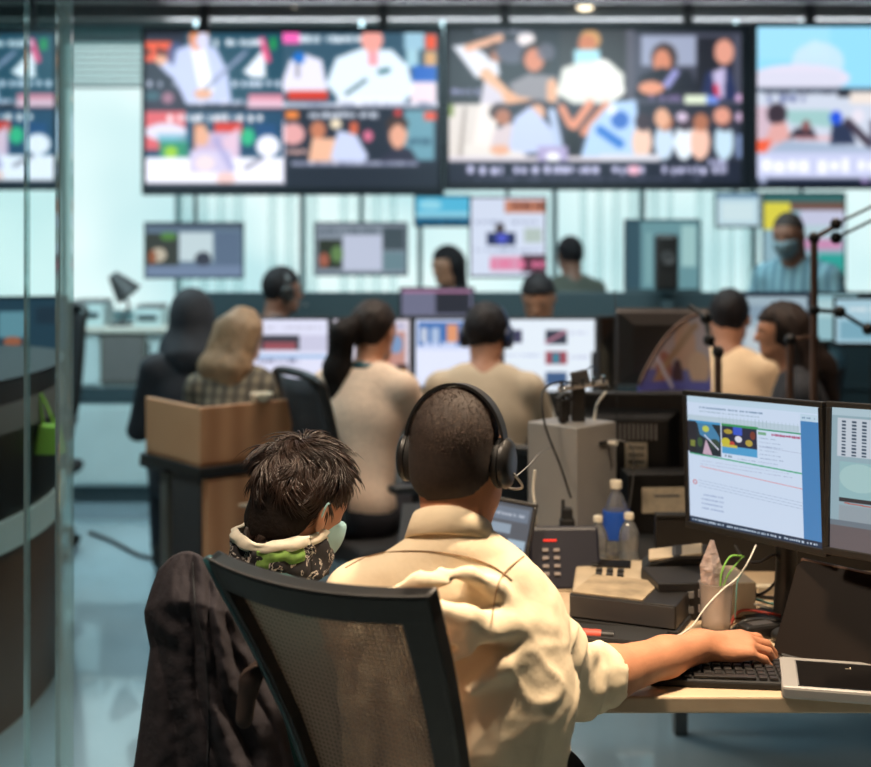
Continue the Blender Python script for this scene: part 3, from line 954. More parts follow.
def office_chair(label, loc, yaw, top=0.98, w=0.44, mesh='chair_mesh_dark', frame_m='black_plastic', arms=True, group=None, tilt=10, seat_z=0.44):
    t = thing('office_chair', label, 'chair', (loc[0], loc[1], 0), R(yaw), group)
    chair_base(t, frame_m, seat_z)
    z0 = seat_z + 0.09
    pts = []
    hh = top - z0
    out = [(-w * 0.40, 0), (-w * 0.5, hh * 0.35), (-w * 0.5, hh * 0.85), (-w * 0.42, hh), (w * 0.42, hh), (w * 0.5, hh * 0.85), (w * 0.5, hh * 0.35), (w * 0.40, 0)]
    m = Matrix.Translation((0, -0.23, z0)) @ Matrix.Rotation(R(tilt), 4, 'X')
    def bow(x): return -0.05 * (1 - (2 * x / w) ** 2)
    path = [(x, bow(x), z) for x, z in out]
    path = bez(path + [path[0]], 5)
    obj('back_frame', MB().tube(path, 0.016, 8), frame_m, t, smooth=True, mtx=m)
    g = MB(); nx, nz = 10, 8
    vs = []
    for j in range(nz + 1):
        zz = hh * j / nz
        hw = w * (0.40 + 0.10 * min(1, zz / (hh * 0.35))) if zz < hh * 0.85 else w * (0.5 - 0.08 * (zz - hh * 0.85) / (hh * 0.15))
        for i in range(nx + 1):
            x = -hw + 2 * hw * i / nx
            vs.append((x, bow(x), zz))
    g.add(vs, [(j * (nx + 1) + i, j * (nx + 1) + i + 1, (j + 1) * (nx + 1) + i + 1, (j + 1) * (nx + 1) + i) for j in range(nz) for i in range(nx)])
    s = obj('back_mesh', g, mesh, t, smooth=True, mtx=m)
    so = s.modifiers.new('thickness', 'SOLIDIFY'); so.thickness = 0.004
    obj('back_support', MB().tube(bez([(0, 0.0, seat_z - 0.06), (0, -0.22, seat_z - 0.05), (0, -0.30, z0 + 0.08), (0, -0.31, z0 + hh * 0.4)], 6), 0.022, 8), frame_m, t, smooth=True)
    if arms:
        for sx in (-1, 1):
            a = obj('armrest', MB().box((sx * (w / 2 + 0.05), 0.02, seat_z + 0.21), (0.07, 0.24, 0.03)), frame_m, t, bevel=0.012)
            obj('armrest_post', MB().tube([(sx * (w / 2 - 0.02), 0.0, seat_z - 0.05), (sx * (w / 2 + 0.05), 0.0, seat_z - 0.03), (sx * (w / 2 + 0.05), 0.0, seat_z + 0.20)], 0.015, 8), frame_m, a, smooth='auto')
    return t
# ================================================================== THE ROOM
RX0, RX1, RY0, RY1, RH = -4.2, 4.8, -1.2, 9.0, 3.0
struct(obj('floor', MB().box2((RX0, RY0, -0.1), (RX1, RY1 + 0.2, 0)), 'floor'))
struct(obj('ceiling', MB().box2((RX0, RY0, RH), (RX1, RY1 + 0.2, RH + 0.1)), 'ceiling'))
struct(obj('wall_left', MB().box2((RX0 - 0.12, RY0, 0), (RX0, RY1 + 0.2, RH)), 'wall_teal'))
struct(obj('wall_right', MB().box2((RX1, RY0, 0), (RX1 + 0.12, RY1 + 0.2, RH)), 'wall'))
struct(obj('wall_front', MB().box2((RX0 - 0.12, RY0 - 0.12, 0), (RX1 + 0.12, RY0, RH)), 'wall'))
SILL = 0.98
wb = MB().box2((RX0, RY1, 0), (RX1, RY1 + 0.15, SILL)).box2((RX0, RY1, 2.97), (RX1, RY1 + 0.15, RH))
wb.box2((RX0, RY1, SILL), (-3.3, RY1 + 0.15, 2.97)).box2((4.4, RY1, SILL), (RX1, RY1 + 0.15, 2.97))
struct(obj('wall_back', wb, 'wall_teal'))
struct(obj('baseboard_back', MB().box2((RX0, RY1 - 0.02, 0), (RX1, RY1, 0.1)), 'panel_dark'))
bx = [-3.3] + [(p - 435.5) * 9.0 / FPX for p in (62, 177, 302, 420, 555, 643, 755)] + [3.3, 4.4]
for i in range(len(bx) - 1):
    x0, x1 = bx[i], bx[i + 1]
    fr = MB()
    fw = 0.018
    fr.box2((x0, RY1 + 0.01, SILL), (x0 + fw, RY1 + 0.09, 2.97)).box2((x1 - fw, RY1 + 0.01, SILL), (x1, RY1 + 0.09, 2.97))
    fr.box2((x0 + fw, RY1 + 0.01, SILL), (x1 - fw, RY1 + 0.09, SILL + 0.05)).box2((x0 + fw, RY1 + 0.01, 2.92), (x1 - fw, RY1 + 0.09, 2.97))
    w = struct(obj('window_%d' % (i + 1), fr, 'frame'))
    obj('window_pane', MB().box2((x0 + fw, RY1 + 0.045, SILL + 0.05), (x1 - fw, RY1 + 0.053, 2.92)), 'window_glass', w)
# a roller of horizontal slats over the top of the leftmost visible bays, and thin blinds in some others
def blind(i, zbot, label, slat=0.05, m='blind'):
    x0, x1 = bx[i] + 0.03, bx[i + 1] - 0.03
    t = thing('window_blind', label, 'blind', ((x0 + x1) / 2, RY1 - 0.04, zbot))
    w = x1 - x0
    obj('headrail', MB().box((0, 0, 2.90 - zbot), (w, 0.04, 0.05)), 'panel_teal', t, bevel=0.004)
    sl = MB()
    z = 2.86
    while z > zbot + 0.03:
        sl.box((0, 0, z - zbot), (w, 0.04, 0.003), rot=(R(52), 0, 0)); z -= slat
    obj('slats', sl, m, t)
    obj('bottom_rail', MB().box((0, 0, 0.012), (w, 0.03, 0.02)), 'panel_teal', t, bevel=0.003)
blind(1, 2.56, 'pale slatted blind half lowered in the bright bay left of the video wall', 0.042)
blind(0, 2.30, 'pale slatted blind behind the glass partition at far left', 0.05)

def sheer(i, label, gap=0.105):
    x0, x1 = bx[i] + 0.02, bx[i + 1] - 0.02
    t = thing('vertical_blind', label, 'blind', ((x0 + x1) / 2, RY1 - 0.05, 1.02))
    w = x1 - x0
    obj('headrail', MB().box((0, 0, 1.90), (w, 0.04, 0.04)), 'panel_teal', t, bevel=0.004)
    n = max(2, int(w / gap))
    sl = MB()
    for k in range(n):
        if (k * 7 + i) % 5 == 0: continue
        sl.box((-w / 2 + (k + 0.5) * w / n, 0, 0.95), (gap * 0.85, 0.003, 1.86), rot=(0, 0, R(18 + 10 * ((k * 3) % 4))))
    obj('slats', sl, 'sheer', t)
sheer(2, 'translucent vertical blind in the window bay above the headset wearer')
sheer(3, 'translucent vertical blind in the bay behind the monitor with a green picture')
sheer(5, 'translucent vertical blind in the bay above the grey silhouette')
sheer(6, 'translucent vertical blind in the bay between teal monitor and standing person')
sheer(8, 'translucent vertical blind in the bay at the right edge')
# ceiling downlights: the visible ones
def downlight(x, y, label):
    t = thing('downlight', label, 'ceiling light', (x, y, RH - 0.03))
    obj('rim', MB().lathe([(0.07, 0.0), (0.085, 0.005), (0.085, 0.028), (0.06, 0.029)], n=24), 'mid_grey', t, smooth='auto')
    obj('lamp', MB().lathe([(0.02, -0.022), (0.045, -0.012), (0.055, 0.004)], n=20), 'lamp_white', t, smooth=True)
downlight(P(295, 0, 8.15).x, 8.15, 'small lit ceiling lamp above the left big screen')
downlight(P(585, 0, 8.1).x, 8.1, 'small lit ceiling lamp above the middle big screen')
# dark ceiling soffit beams that run across above the screens
for k, (y, zz) in enumerate(((7.72, 2.945), (8.62, 2.96))):
    struct(obj('trim_%d' % (k + 1), MB().box2((RX0, y, zz), (RX1, y + 0.12, RH)), 'dark_grey', bevel=0.006))
struct(obj('trim_3', MB().box2((RX0, 8.1, 2.9), (RX1, 8.18, 2.99)), 'mid_grey', bevel=0.006))

# ------------------------------------------------------------------ glass partition at the left
gx = P(72, 0, 3.05).x
pt = thing('glass_partition', 'tall clear glass partition with a thick pale green edge at left', 'glass partition', (gx, 3.05, 0))
obj('glass_sheet', MB().box2((-1.9, -0.006, 0.03), (-0.035, 0.006, 2.98)), 'glass', pt)
obj('edge_strip', MB().box2((-0.035, -0.02, 0.03), (0.0, 0.02, 2.98)), 'glass_edge', pt, bevel=0.004)
obj('joint_strip', MB().box2((P(27, 0, 3.05).x - gx - 0.004, -0.012, 0.03), (P(27, 0, 3.05).x - gx + 0.004, 0.012, 2.98)), 'glass_edge', pt)
obj('floor_channel', MB().box2((-1.9, -0.025, 0.0), (0.0, 0.025, 0.03)), 'silver', pt, bevel=0.003)

# ------------------------------------------------------------------ big screens
SK = (224, 170, 140); SKD = (170, 110, 84)
def pic_one():
    c = Canvas(146, 33, 283, 187, 1.0, (34, 44, 58))
    c.rect(146, 33, 283, 104, (30, 72, 92)); c.rect(146, 33, 185, 104, (38, 42, 58))
    c.rect(143, 42, 172, 62, (232, 92, 60)); c.text(147, 168, 52, 8, (60, 30, 30), 3)
    c.el(176, 56, 9, 14, (70, 90, 140), .8)
    c.poly([(176, 50), (196, 42), (216, 48), (228, 72), (232, 104), (186, 104), (172, 74)], (190, 200, 234))
    c.poly([(190, 44), (204, 44), (214, 92), (200, 92)], (244, 246, 255))
    c.line(186, 84, 162, 62, 10, (190, 200, 234)); c.el(161, 60, 6, 5, SK); c.el(198, 38, 9, 13, (226, 150, 120)); c.el(200, 34, 9, 6, (210, 130, 80)); c.el(203, 41, 7, 9, (210, 210, 235))
    c.line(200, 94, 246, 52, 4, (140, 150, 180)); c.poly([(243, 72), (264, 48), (266, 78), (252, 78)], (235, 240, 250)); c.el(203, 94, 9, 5, SK)
    c.line(262, 40, 268, 60, 6, (232, 84, 130)); c.rect(270, 38, 276, 50, (30, 150, 80))
    c.text(214, 262, 43, 7, (235, 240, 250), 5); c.text(232, 282, 84, 7, (220, 226, 245), 6); c.text(148, 176, 84, 8, (200, 208, 228), 7)
    c.rect(146, 92, 182, 108, (48, 44, 62)); c.el(168, 98, 6, 6, (200, 140, 160), .7); c.el(152, 96, 9, 5, (60, 110, 120), .7)
    c.rect(248, 94, 283, 108, (206, 130, 150)); c.text(190, 244, 102, 6, (214, 216, 240), 8); c.rect(246, 100, 283, 108, (236, 220, 236), .6)
    c.rect(146, 108, 283, 111, (40, 42, 60))
    c.rect(146, 111, 283, 187, (30, 70, 100)); c.rect(146, 111, 186, 150, (212, 96, 104)); c.text(168, 264, 118, 8, (245, 240, 245), 9, gap=.1)
    c.rect(194, 124, 206, 150, (216, 140, 100)); c.rect(214, 122, 242, 134, (206, 60, 50)); c.rect(196, 132, 240, 166, (196, 176, 206))
    c.el(202, 136, 7, 10, SK); c.poly([(222, 140), (240, 126), (236, 160), (220, 160)], (220, 190, 210))
    c.el(166, 132, 21, 9, (220, 216, 234)); c.rect(160, 140, 188, 160, (52, 140, 110)); c.el(171, 152, 7, 6, (150, 200, 60)); c.rect(158, 134, 188, 142, (90, 170, 190), .7)
    c.el(248, 137, 7, 9, (50, 180, 130)); c.rect(256, 124, 276, 148, (30, 74, 120))
    c.rect(146, 157, 283, 184, (240, 240, 252)); c.el(268, 146, 12, 11, (238, 238, 250)); c.rect(190, 150, 232, 172, (206, 198, 226)); c.el(205, 163, 10, 8, (238, 220, 220), .8)
    c.line(216, 140, 232, 168, 7, (150, 150, 200), .6); c.el(226, 178, 10, 6, (230, 180, 170), .7); c.line(246, 168, 262, 158, 4, (90, 90, 110), .7)
    c.rect(146, 183, 283, 187, (24, 32, 46))
    return c.blur(2)
def pic_two():
    c = Canvas(283, 33, 438, 187, 1.0, (34, 44, 56))
    c.rect(278, 33, 284, 187, (206, 190, 226)); c.rect(283, 33, 438, 107, (52, 84, 104))
    c.rect(283, 33, 300, 44, (240, 100, 180)); c.text(300, 372, 39, 8, (230, 240, 250), 11, gap=.12)
    c.rect(404, 33, 424, 50, (150, 190, 210)); c.rect(425, 35, 436, 50, (226, 84, 50)); c.rect(406, 50, 418, 68, (160, 200, 214)); c.rect(424, 52, 436, 66, (206, 160, 110))
    c.rect(412, 66, 436, 82, (40, 100, 186)); c.rect(410, 82, 436, 104, (236, 216, 226))
    c.poly([(278, 92), (290, 60), (305, 54), (322, 60), (328, 92)], (228, 226, 244)); c.el(299, 58, 6, 6, (30, 110, 200)); c.rect(296, 62, 300, 78, (110, 110, 120), .7)
    c.rect(288, 91, 328, 100, (206, 56, 40))
    c.poly([(326, 84), (336, 58), (362, 48), (392, 50), (408, 66), (414, 90), (404, 103), (342, 103)], (224, 238, 250))
    c.el(372, 40, 11, 12, (236, 160, 150)); c.rect(368, 52, 378, 66, (232, 160, 170)); c.line(346, 94, 366, 80, 3, (40, 80, 90)); c.line(380, 72, 388, 70, 5, (40, 100, 110)); c.line(340, 100, 400, 102, 6, (235, 240, 250))
    c.rect(283, 103, 438, 107, (226, 230, 246)); c.text(290, 436, 104, 4, (120, 130, 160), 13)
    c.rect(283, 108, 438, 187, (34, 42, 56)); c.rect(286, 111, 299, 119, (232, 132, 60)); c.text(302, 378, 115, 7, (214, 222, 236), 15, gap=.1)
    c.el(398, 113, 4, 4, (200, 60, 60)); c.rect(404, 110, 434, 160, (104, 152, 168)); c.rect(424, 112, 436, 120, (226, 84, 60)); c.text(408, 430, 142, 8, (60, 96, 116), 16)
    c.el(293, 134, 12, 11, (220, 160, 160)); c.el(318, 130, 8, 9, (190, 120, 90)); c.el(336, 124, 6, 5, (236, 220, 190)); c.poly([(308, 162), (312, 138), (340, 138), (346, 162)], (232, 180, 150))
    c.poly([(330, 160), (338, 130), (356, 134), (368, 156), (364, 164)], (196, 206, 236)); c.rect(350, 122, 358, 134, (206, 100, 70)); c.el(368, 136, 5, 6, (210, 110, 140)); c.el(398, 134, 9, 15, (222, 162, 136))
    c.el(397, 124, 11, 8, (60, 46, 44)); c.el(398, 136, 8, 12, (222, 162, 136)); c.poly([(374, 164), (392, 150), (410, 148), (420, 164)], (44, 46, 64)); c.text(288, 308, 152, 5, (230, 180, 170), 17)
    c.rect(292, 161, 418, 165, (190, 196, 220)); c.text(294, 418, 163, 4, (100, 104, 130), 18)
    c.rect(283, 166, 438, 187, (32, 40, 52)); c.rect(278, 120, 285, 184, (228, 226, 246))
    return c.blur(2)
def pic_three():
    c = Canvas(449, 30, 741, 183, 1.0, (30, 34, 44))
    c.rect(449, 30, 560, 104, (36, 40, 48)); c.poly([(452, 46), (470, 44), (498, 62), (500, 76), (476, 78)], (222, 224, 234)); c.line(468, 48, 500, 38, 8, SK); c.el(495, 52, 9, 9, (60, 44, 44)); c.el(497, 56, 6, 6, SKD)
    c.el(512, 52, 16, 12, (86, 88, 104)); c.el(526, 39, 9, 7, (236, 226, 226)); c.text(476, 532, 32, 5, (120, 124, 140), 21)
    c.el(536, 58, 15, 16, (40, 32, 34)); c.el(534, 60, 10, 12, (206, 130, 100)); c.el(546, 52, 9, 9, (100, 100, 116), .8)
    c.line(486, 74, 510, 100, 12, (228, 176, 140)); c.line(510, 98, 552, 92, 12, (226, 168, 130)); c.poly([(508, 84), (528, 74), (556, 76), (560, 104), (516, 96)], (138, 134, 140)); c.line(552, 84, 552, 98, 10, (226, 170, 134))
    c.text(452, 480, 92, 7, (150, 150, 190), 23); c.poly([(484, 80), (500, 92), (506, 104), (480, 104)], (206, 200, 212))
    c.rect(560, 30, 628, 104, (48, 48, 52)); c.el(590, 40, 11, 10, (200, 150, 90)); c.el(587, 44, 9, 9, (196, 120, 84)); c.rect(574, 50, 600, 66, (168, 222, 236)); c.el(586, 66, 10, 4, (168, 222, 236))
    c.poly([(556, 94), (562, 68), (580, 62), (608, 60), (624, 74), (624, 94), (606, 108), (580, 108)], (224, 226, 218)); c.line(602, 66, 618, 90, 14, (244, 244, 238)); c.rect(626, 30, 634, 104, (84, 82, 96))
    c.rect(634, 34, 741, 104, (70, 72, 88)); c.rect(641, 36, 696, 66, (150, 158, 182)); c.rect(696, 38, 732, 100, (26, 26, 36)); c.el(664, 58, 13, 15, (60, 46, 46)); c.el(662, 62, 9, 13, (206, 132, 102))
    c.poly([(634, 98), (640, 76), (660, 68), (690, 70), (702, 98)], (28, 30, 42)); c.poly([(662, 84), (674, 68), (680, 72), (668, 90)], (150, 150, 206)); c.el(651, 88, 13, 7, (222, 150, 120)); c.poly([(700, 100), (706, 72), (730, 68), (738, 100)], (34, 44, 84))
    c.el(724, 52, 10, 13, (216, 150, 130)); c.poly([(712, 72), (726, 66), (724, 98), (716, 98)], (190, 180, 214)); c.line(716, 86, 717, 98, 5, (206, 50, 80))
    c.text(650, 682, 98, 7, (130, 110, 160), 25); c.rect(684, 95, 708, 110, (220, 232, 206)); c.rect(706, 96, 718, 108, (110, 140, 220)); c.el(739, 98, 4, 4, (210, 170, 210))
    c.rect(449, 104, 741, 160, (40, 44, 58)); c.poly([(449, 104), (492, 104), (492, 160), (449, 160)], (218, 210, 204)); c.line(465, 108, 460, 160, 3, (150, 140, 134)); c.poly([(480, 104), (500, 104), (492, 160), (470, 160)], (236, 228, 222)); c.rect(449, 104, 454, 116, (120, 140, 70))
    c.el(500, 112, 11, 9, (60, 44, 46)); c.el(503, 117, 8, 8, SKD); c.poly([(488, 156), (494, 130), (512, 122), (524, 156)], (210, 196, 200)); c.el(534, 108, 12, 8, (50, 38, 48)); c.el(537, 113, 8, 9, SK)
    c.poly([(508, 156), (514, 118), (530, 106), (548, 124), (562, 144), (544, 152)], (190, 202, 234)); c.line(552, 112, 560, 150, 8, (180, 196, 226)); c.line(470, 150, 520, 158, 12, (226, 220, 214)); c.el(500, 150, 10, 5, SK)
    c.line(562, 108, 570, 124, 8, (216, 140, 110)); c.line(590, 104, 574, 126, 9, (222, 146, 116)); c.line(606, 106, 584, 132, 9, (216, 140, 110)); c.rect(566, 130, 580, 156, (30, 34, 40))
    c.poly([(580, 158), (590, 126), (612, 102), (636, 100), (642, 156)], (176, 206, 240)); c.el(620, 120, 9, 9, (60, 110, 190)); c.line(600, 130, 620, 144, 9, (56, 120, 200)); c.el(612, 110, 5, 5, (230, 240, 250))
    for q, (x, col) in enumerate(((642, (236, 200, 180)), (664, (196, 216, 234)), (684, (226, 236, 244)), (700, (236, 190, 170)), (724, (190, 216, 232)))):
        c.el(x, 142, 10, 18, col); c.el(x + 1, 122, 8, 9, SKD if q % 2 else (60, 50, 60))
    c.el(662, 118, 8, 10, SK); c.el(722, 116, 9, 9, (216, 150, 130)); c.el(682, 117, 6, 5, (210, 190, 214)); c.el(739, 117, 4, 5, (200, 170, 200)); c.rect(736, 134, 741, 158, (120, 140, 180))
    c.rect(449, 156, 600, 162, (214, 206, 214)); c.rect(538, 146, 568, 162, (170, 160, 200)); c.el(553, 157, 7, 5, (244, 244, 250)); c.rect(600, 154, 660, 162, (214, 214, 224))
    c.rect(449, 161, 741, 183, (28, 34, 50)); c.text(468, 726, 170, 9, (206, 206, 240), 27, gap=.35); c.text(476, 700, 179, 3, (84, 88, 110), 28)
    c.el(634, 170, 6, 5, (236, 180, 200)); c.text(708, 726, 163, 8, (190, 190, 226), 29)
    return c.blur(2)
def pic_four():
    c = Canvas(757, 27, 1052, 185, 1.0, (200, 214, 226))
    c.rect(757, 27, 1052, 90, (140, 208, 238)); c.rect(757, 27, 830, 60, (152, 212, 238)); c.el(818, 62, 26, 20, (206, 220, 236), .7); c.el(800, 78, 50, 14, (214, 210, 228)); c.el(815, 48, 8, 8, (190, 220, 238), .8); c.rect(757, 72, 840, 92, (208, 208, 226))
    c.el(960, 60, 60, 14, (216, 226, 240)); c.rect(757, 88, 1052, 92, (70, 84, 100)); c.rect(757, 92, 1052, 150, (196, 204, 220)); c.rect(838, 89, 850, 97, (30, 34, 40)); c.text(762, 848, 92, 5, (50, 54, 70), 31); c.text(768, 806, 99, 8, (110, 120, 160), 32)
    c.rect(850, 92, 1052, 104, (226, 214, 206)); c.poly([(784, 110), (830, 110), (838, 128), (790, 124)], (150, 190, 190)); c.rect(757, 106, 784, 150, (200, 176, 190))
    c.el(777, 114, 10, 11, (56, 46, 56)); c.poly([(764, 142), (772, 124), (786, 122), (792, 142)], (214, 160, 156)); c.poly([(788, 138), (796, 128), (812, 128), (818, 140)], (50, 44, 56)); c.el(806, 126, 4, 6, (130, 80, 80)); c.line(796, 138, 830, 138, 4, (230, 150, 150), .6)
    c.poly([(830, 144), (832, 124), (848, 122), (856, 144)], (44, 54, 80)); c.el(836, 118, 6, 7, (36, 80, 210)); c.line(848, 122, 870, 144, 8, (60, 50, 64)); c.el(858, 116, 6, 7, (220, 214, 226)); c.rect(870, 120, 1052, 146, (90, 90, 110)); c.el(900, 118, 12, 12, (196, 140, 110)); c.el(960, 122, 14, 14, (70, 60, 66)); c.el(1010, 118, 12, 13, (200, 160, 130))
    c.poly([(757, 140), (772, 140), (764, 156), (757, 160)], (228, 92, 60)); c.poly([(757, 160), (785, 140), (871, 148), (1052, 150), (1052, 185), (757, 185)], (156, 172, 196)); c.rect(757, 152, 1052, 178, (190, 196, 226)); c.text(762, 1040, 166, 15, (238, 240, 252), 33, gap=.3)
    c.rect(757, 178, 1052, 185, (28, 36, 54)); c.el(763, 181, 4, 3, (160, 170, 200)); c.text(862, 900, 181, 5, (180, 150, 210), 34)
    return c.blur(2)

def big_screen(px0, py0, px1, py1, pics, label, Y=8.0):
    a = P(px0, py0, Y); b = P(px1, py1, Y)
    w, h = b.x - a.x, a.z - b.z
    cx, cz = (a.x + b.x) / 2, (a.z + b.z) / 2
    t = thing('wall_screen', label, 'big screen', (cx, Y, b.z), 0)
    ox = lambda px: (px - (px0 + px1) / 2) * Y / FPX
    oz = lambda py: (py1 - py) * Y / FPX
    hs = MB().box2((-w / 2, 0.004, 0), (w / 2, 0.07, h))
    # rim strips in front of the panel
    xs0 = min(p[1][0] for p in pics); xs1 = max(p[1][2] for p in pics); ys0 = min(p[1][1] for p in pics); ys1 = max(p[1][3] for p in pics)
    hs.box2((-w / 2, -0.012, 0), (ox(xs0), 0.004, h)).box2((ox(xs1), -0.012, 0), (w / 2, 0.004, h))
    hs.box2((ox(xs0), -0.012, oz(ys0)), (ox(xs1), 0.004, h)).box2((ox(xs0), -0.012, 0), (ox(xs1), 0.004, oz(ys1)))
    obj('housing', hs, 'screen_housing', t, bevel=0.003)
    for cv, (x0, y0, x1, y1) in pics:
        screen('screen', cv, (x1 - x0) * Y / FPX, (y1 - y0) * Y / FPX, t, Matrix.Translation((ox((x0 + x1) / 2), -0.002, oz((y0 + y1) / 2))), 1.25)
    for s in (-1, 1):
        obj('ceiling_bracket', MB().box2((s * w * 0.3 - 0.03, 0.07, h * 0.3), (s * w * 0.3 + 0.03, 0.11, RH - b.z)), 'dark_grey', t)
    return t
M['screen_housing'] = mat('screen_housing', rgb(28, 34, 42), 0.4)
p1, p2 = pic_one().blur(4), pic_two().blur(4)
big_screen(142, 27, 443, 195, [(p1, (146, 33, 283, 187)), (p2, (283, 33, 438, 187))], 'big screen below the ceiling at left, four news pictures, one with a pale blue suit')
big_screen(444, 24, 752, 190, [(pic_three().blur(4), (449, 30, 741, 183))], 'big video wall screen in the middle showing people in masks over a caption line')
big_screen(753, 22, 1056, 189, [(pic_four().blur(4), (757, 27, 1052, 185))], 'big video wall screen at right showing pale blue sky above a crowd and caption')
def shifted(f, dx):
    c = f(); c.r = tuple(c.r); return c
big_screen(-100, 28, 57, 190, [(p1, (-92, 34, 54, 184))], 'refracted double of the left big screen in the glass, built as a screen', 7.6)  # screen added in place of the left screen's refracted image in the glass

# ------------------------------------------------------------------ wall hung screens in front of the windows
def pic_desk1():
    c = Canvas(148, 226, 242, 277, 1.2, (104, 128, 150)); c.rect(148, 235, 180, 266, (60, 66, 60)); c.el(160, 256, 8, 7, (200, 190, 170)); c.el(170, 238, 8, 4, (90, 140, 70)); c.el(154, 258, 4, 7, (150, 90, 60)); c.rect(181, 234, 214, 262, (206, 226, 232)); c.el(204, 260, 8, 7, (60, 66, 80)); c.rect(148, 226, 242, 231, (90, 106, 124)); c.rect(216, 234, 240, 274, (96, 116, 142)); c.rect(148, 266, 242, 277, (120, 140, 170)); return c.blur(1)
def pic_desk2():
    c = Canvas(316, 225, 406, 273, 1.2, (140, 152, 166)); c.rect(318, 240, 342, 268, (48, 56, 44)); c.el(337, 254, 6, 8, (104, 140, 84)); c.el(324, 260, 5, 7, (170, 100, 80)); c.rect(343, 236, 382, 270, (200, 208, 230)); c.rect(383, 228, 405, 250, (70, 84, 92)); c.text(318, 380, 232, 5, (90, 104, 116), 2); c.rect(383, 252, 405, 270, (110, 140, 150)); return c.blur(1)
def pic_page():
    c = Canvas(471, 198, 545, 275, 1.2, (214, 224, 244)); c.rect(505, 200, 545, 213, (200, 136, 110)); c.text(505, 545, 206, 6, (90, 50, 50), 4); c.rect(487, 232, 516, 245, (34, 46, 90)); c.el(502, 238, 6, 5, (80, 90, 200)); c.el(500, 228, 5, 5, (70, 60, 60)); c.rect(524, 228, 542, 242, (180, 196, 190)); c.text(476, 540, 222, 3, (140, 150, 180), 5); c.rect(490, 256, 522, 270, (220, 150, 180)); c.rect(522, 254, 545, 272, (80, 40, 56)); c.text(490, 545, 264, 8, (230, 120, 160), 6, gap=.5); c.text(476, 540, 250, 3, (140, 150, 180), 7); return c.blur(1)
def pic_blue():
    c = Canvas(415, 197, 470, 225, 1.2, (90, 190, 226)); c.rect(415, 212, 470, 218, (150, 216, 236)); c.rect(415, 218, 470, 225, (44, 120, 160)); c.el(430, 205, 12, 5, (150, 220, 240)); c.text(416, 470, 222, 4, (30, 60, 80), 3); return c.blur(1)
def pic_pale():
    c = Canvas(717, 195, 759, 226, 1.2, (196, 226, 238)); c.rect(717, 195, 759, 199, (120, 160, 190)); c.rect(722, 203, 754, 221, (216, 240, 246)); return c.blur(1)
def pic_map():
    c = Canvas(763, 196, 844, 280, 1.2, (150, 186, 200)); c.rect(763, 196, 844, 204, (60, 110, 110)); c.rect(763, 204, 790, 230, (230, 220, 80)); c.rect(790, 204, 844, 212, (120, 90, 80)); c.rect(800, 212, 844, 226, (206, 210, 236)); c.rect(790, 240, 842, 250, (210, 150, 190)); c.rect(818, 254, 844, 280, (50, 170, 160)); c.rect(800, 226, 844, 240, (190, 216, 226)); c.rect(798, 258, 816, 280, (200, 190, 220)); return c.blur(1)
def hung(px0, py0, px1, py1, Y, f, label, st=0.9, group=None):
    a, b = P(px0, py0, Y), P(px1, py1, Y)
    w, h = b.x - a.x, a.z - b.z
    t = thing('hanging_monitor', label, 'monitor', ((a.x + b.x) / 2, Y, b.z), 0, group)
    m = Matrix.Translation((0, 0, h / 2))
    obj('housing', frame_shell(w, h, 0.05, 0.013, 0.016), 'panel_dark', t, bevel=0.003, mtx=m)
    screen('screen', f(), w - 0.026, h - 0.029, t, m @ Matrix.Translation((0, 0.001, 0.0015)), st)
    obj('ceiling_pole', MB().tube([(0, 0.06, h * 0.5), (0, 0.06, RH - b.z)], 0.014, 10).box((0, 0.05, h / 2), (0.12, 0.03, 0.12)), 'frame', t)
    return t
hung(144, 222, 244, 279, 8.35, pic_desk1, 'grey-blue monitor hanging before the window, leftmost below the left big screen')
hung(314, 222, 408, 276, 8.35, pic_desk2, 'monitor with a pale page hanging before the window below the left big screen')
hung(414, 195, 471, 227, 8.45, pic_blue, 'small bright blue monitor touching the lower edge of the big screens', 0.95)
hung(469, 196, 547, 278, 8.4, pic_page, 'upright monitor with a white web page and a pink picture above the far desks', 1.0)
hung(715, 192, 761, 228, 8.45, pic_pale, 'small blank pale monitor just left of the standing man', 0.9)
hung(762, 192, 846, 283, 8.5, pic_map, 'monitor with a yellow patch behind the head of the standing man', 0.9)
# ================================================================== FAR DESKS
def desk(name, label, lo, hi, m='light_desk', legs=True, panel=None, cat='desk'):
    cx, cy = (lo[0] + hi[0]) / 2, (lo[1] + hi[1]) / 2
    t = thing(name, label, cat, (cx, cy, 0))
    w, d, z = hi[0] - lo[0], hi[1] - lo[1], hi[2]
    obj('worktop', MB().box2((-w / 2, -d / 2, z - 0.03), (w / 2, d / 2, z)), m, t, bevel=0.004)
    if legs:
        for sx in (-1, 1):
            for sy in (-1, 1):
                obj('leg', MB().box2((sx * (w / 2 - 0.06) - 0.02, sy * (d / 2 - 0.06) - 0.02, 0), (sx * (w / 2 - 0.06) + 0.02, sy * (d / 2 - 0.06) + 0.02, z - 0.03)), 'mid_grey', t)
    if panel:
        obj('privacy_panel', MB().box2((-w / 2, panel[0], panel[1]), (w / 2, panel[0] + 0.03, panel[2])), panel[3], t, bevel=0.004)
    return t
desk('console_desk', 'long dark console with a raised back panel in front of the windows', (-1.35, 7.05, 0), (2.95, 7.55, 0.74), 'panel_dark', panel=(-0.24, 0.3, 1.24, 'panel_dark'))
# console equipment pieces on the panel edge
desk('row_desk', 'pale wooden desk row carrying the four lit monitors', (-0.88, 5.72, 0), (0.98, 6.35, 0.74), 'light_desk')
desk('row_desk', 'dark desk at right behind the standing microphone arm', (0.70, 3.98, 0), (2.5, 4.45, 0.73), 'panel_dark')
desk('row_desk', 'pale desk at far right carrying the blue framed monitor', (1.35, 5.45, 0), (3.2, 6.15, 0.74), 'panel_dark')

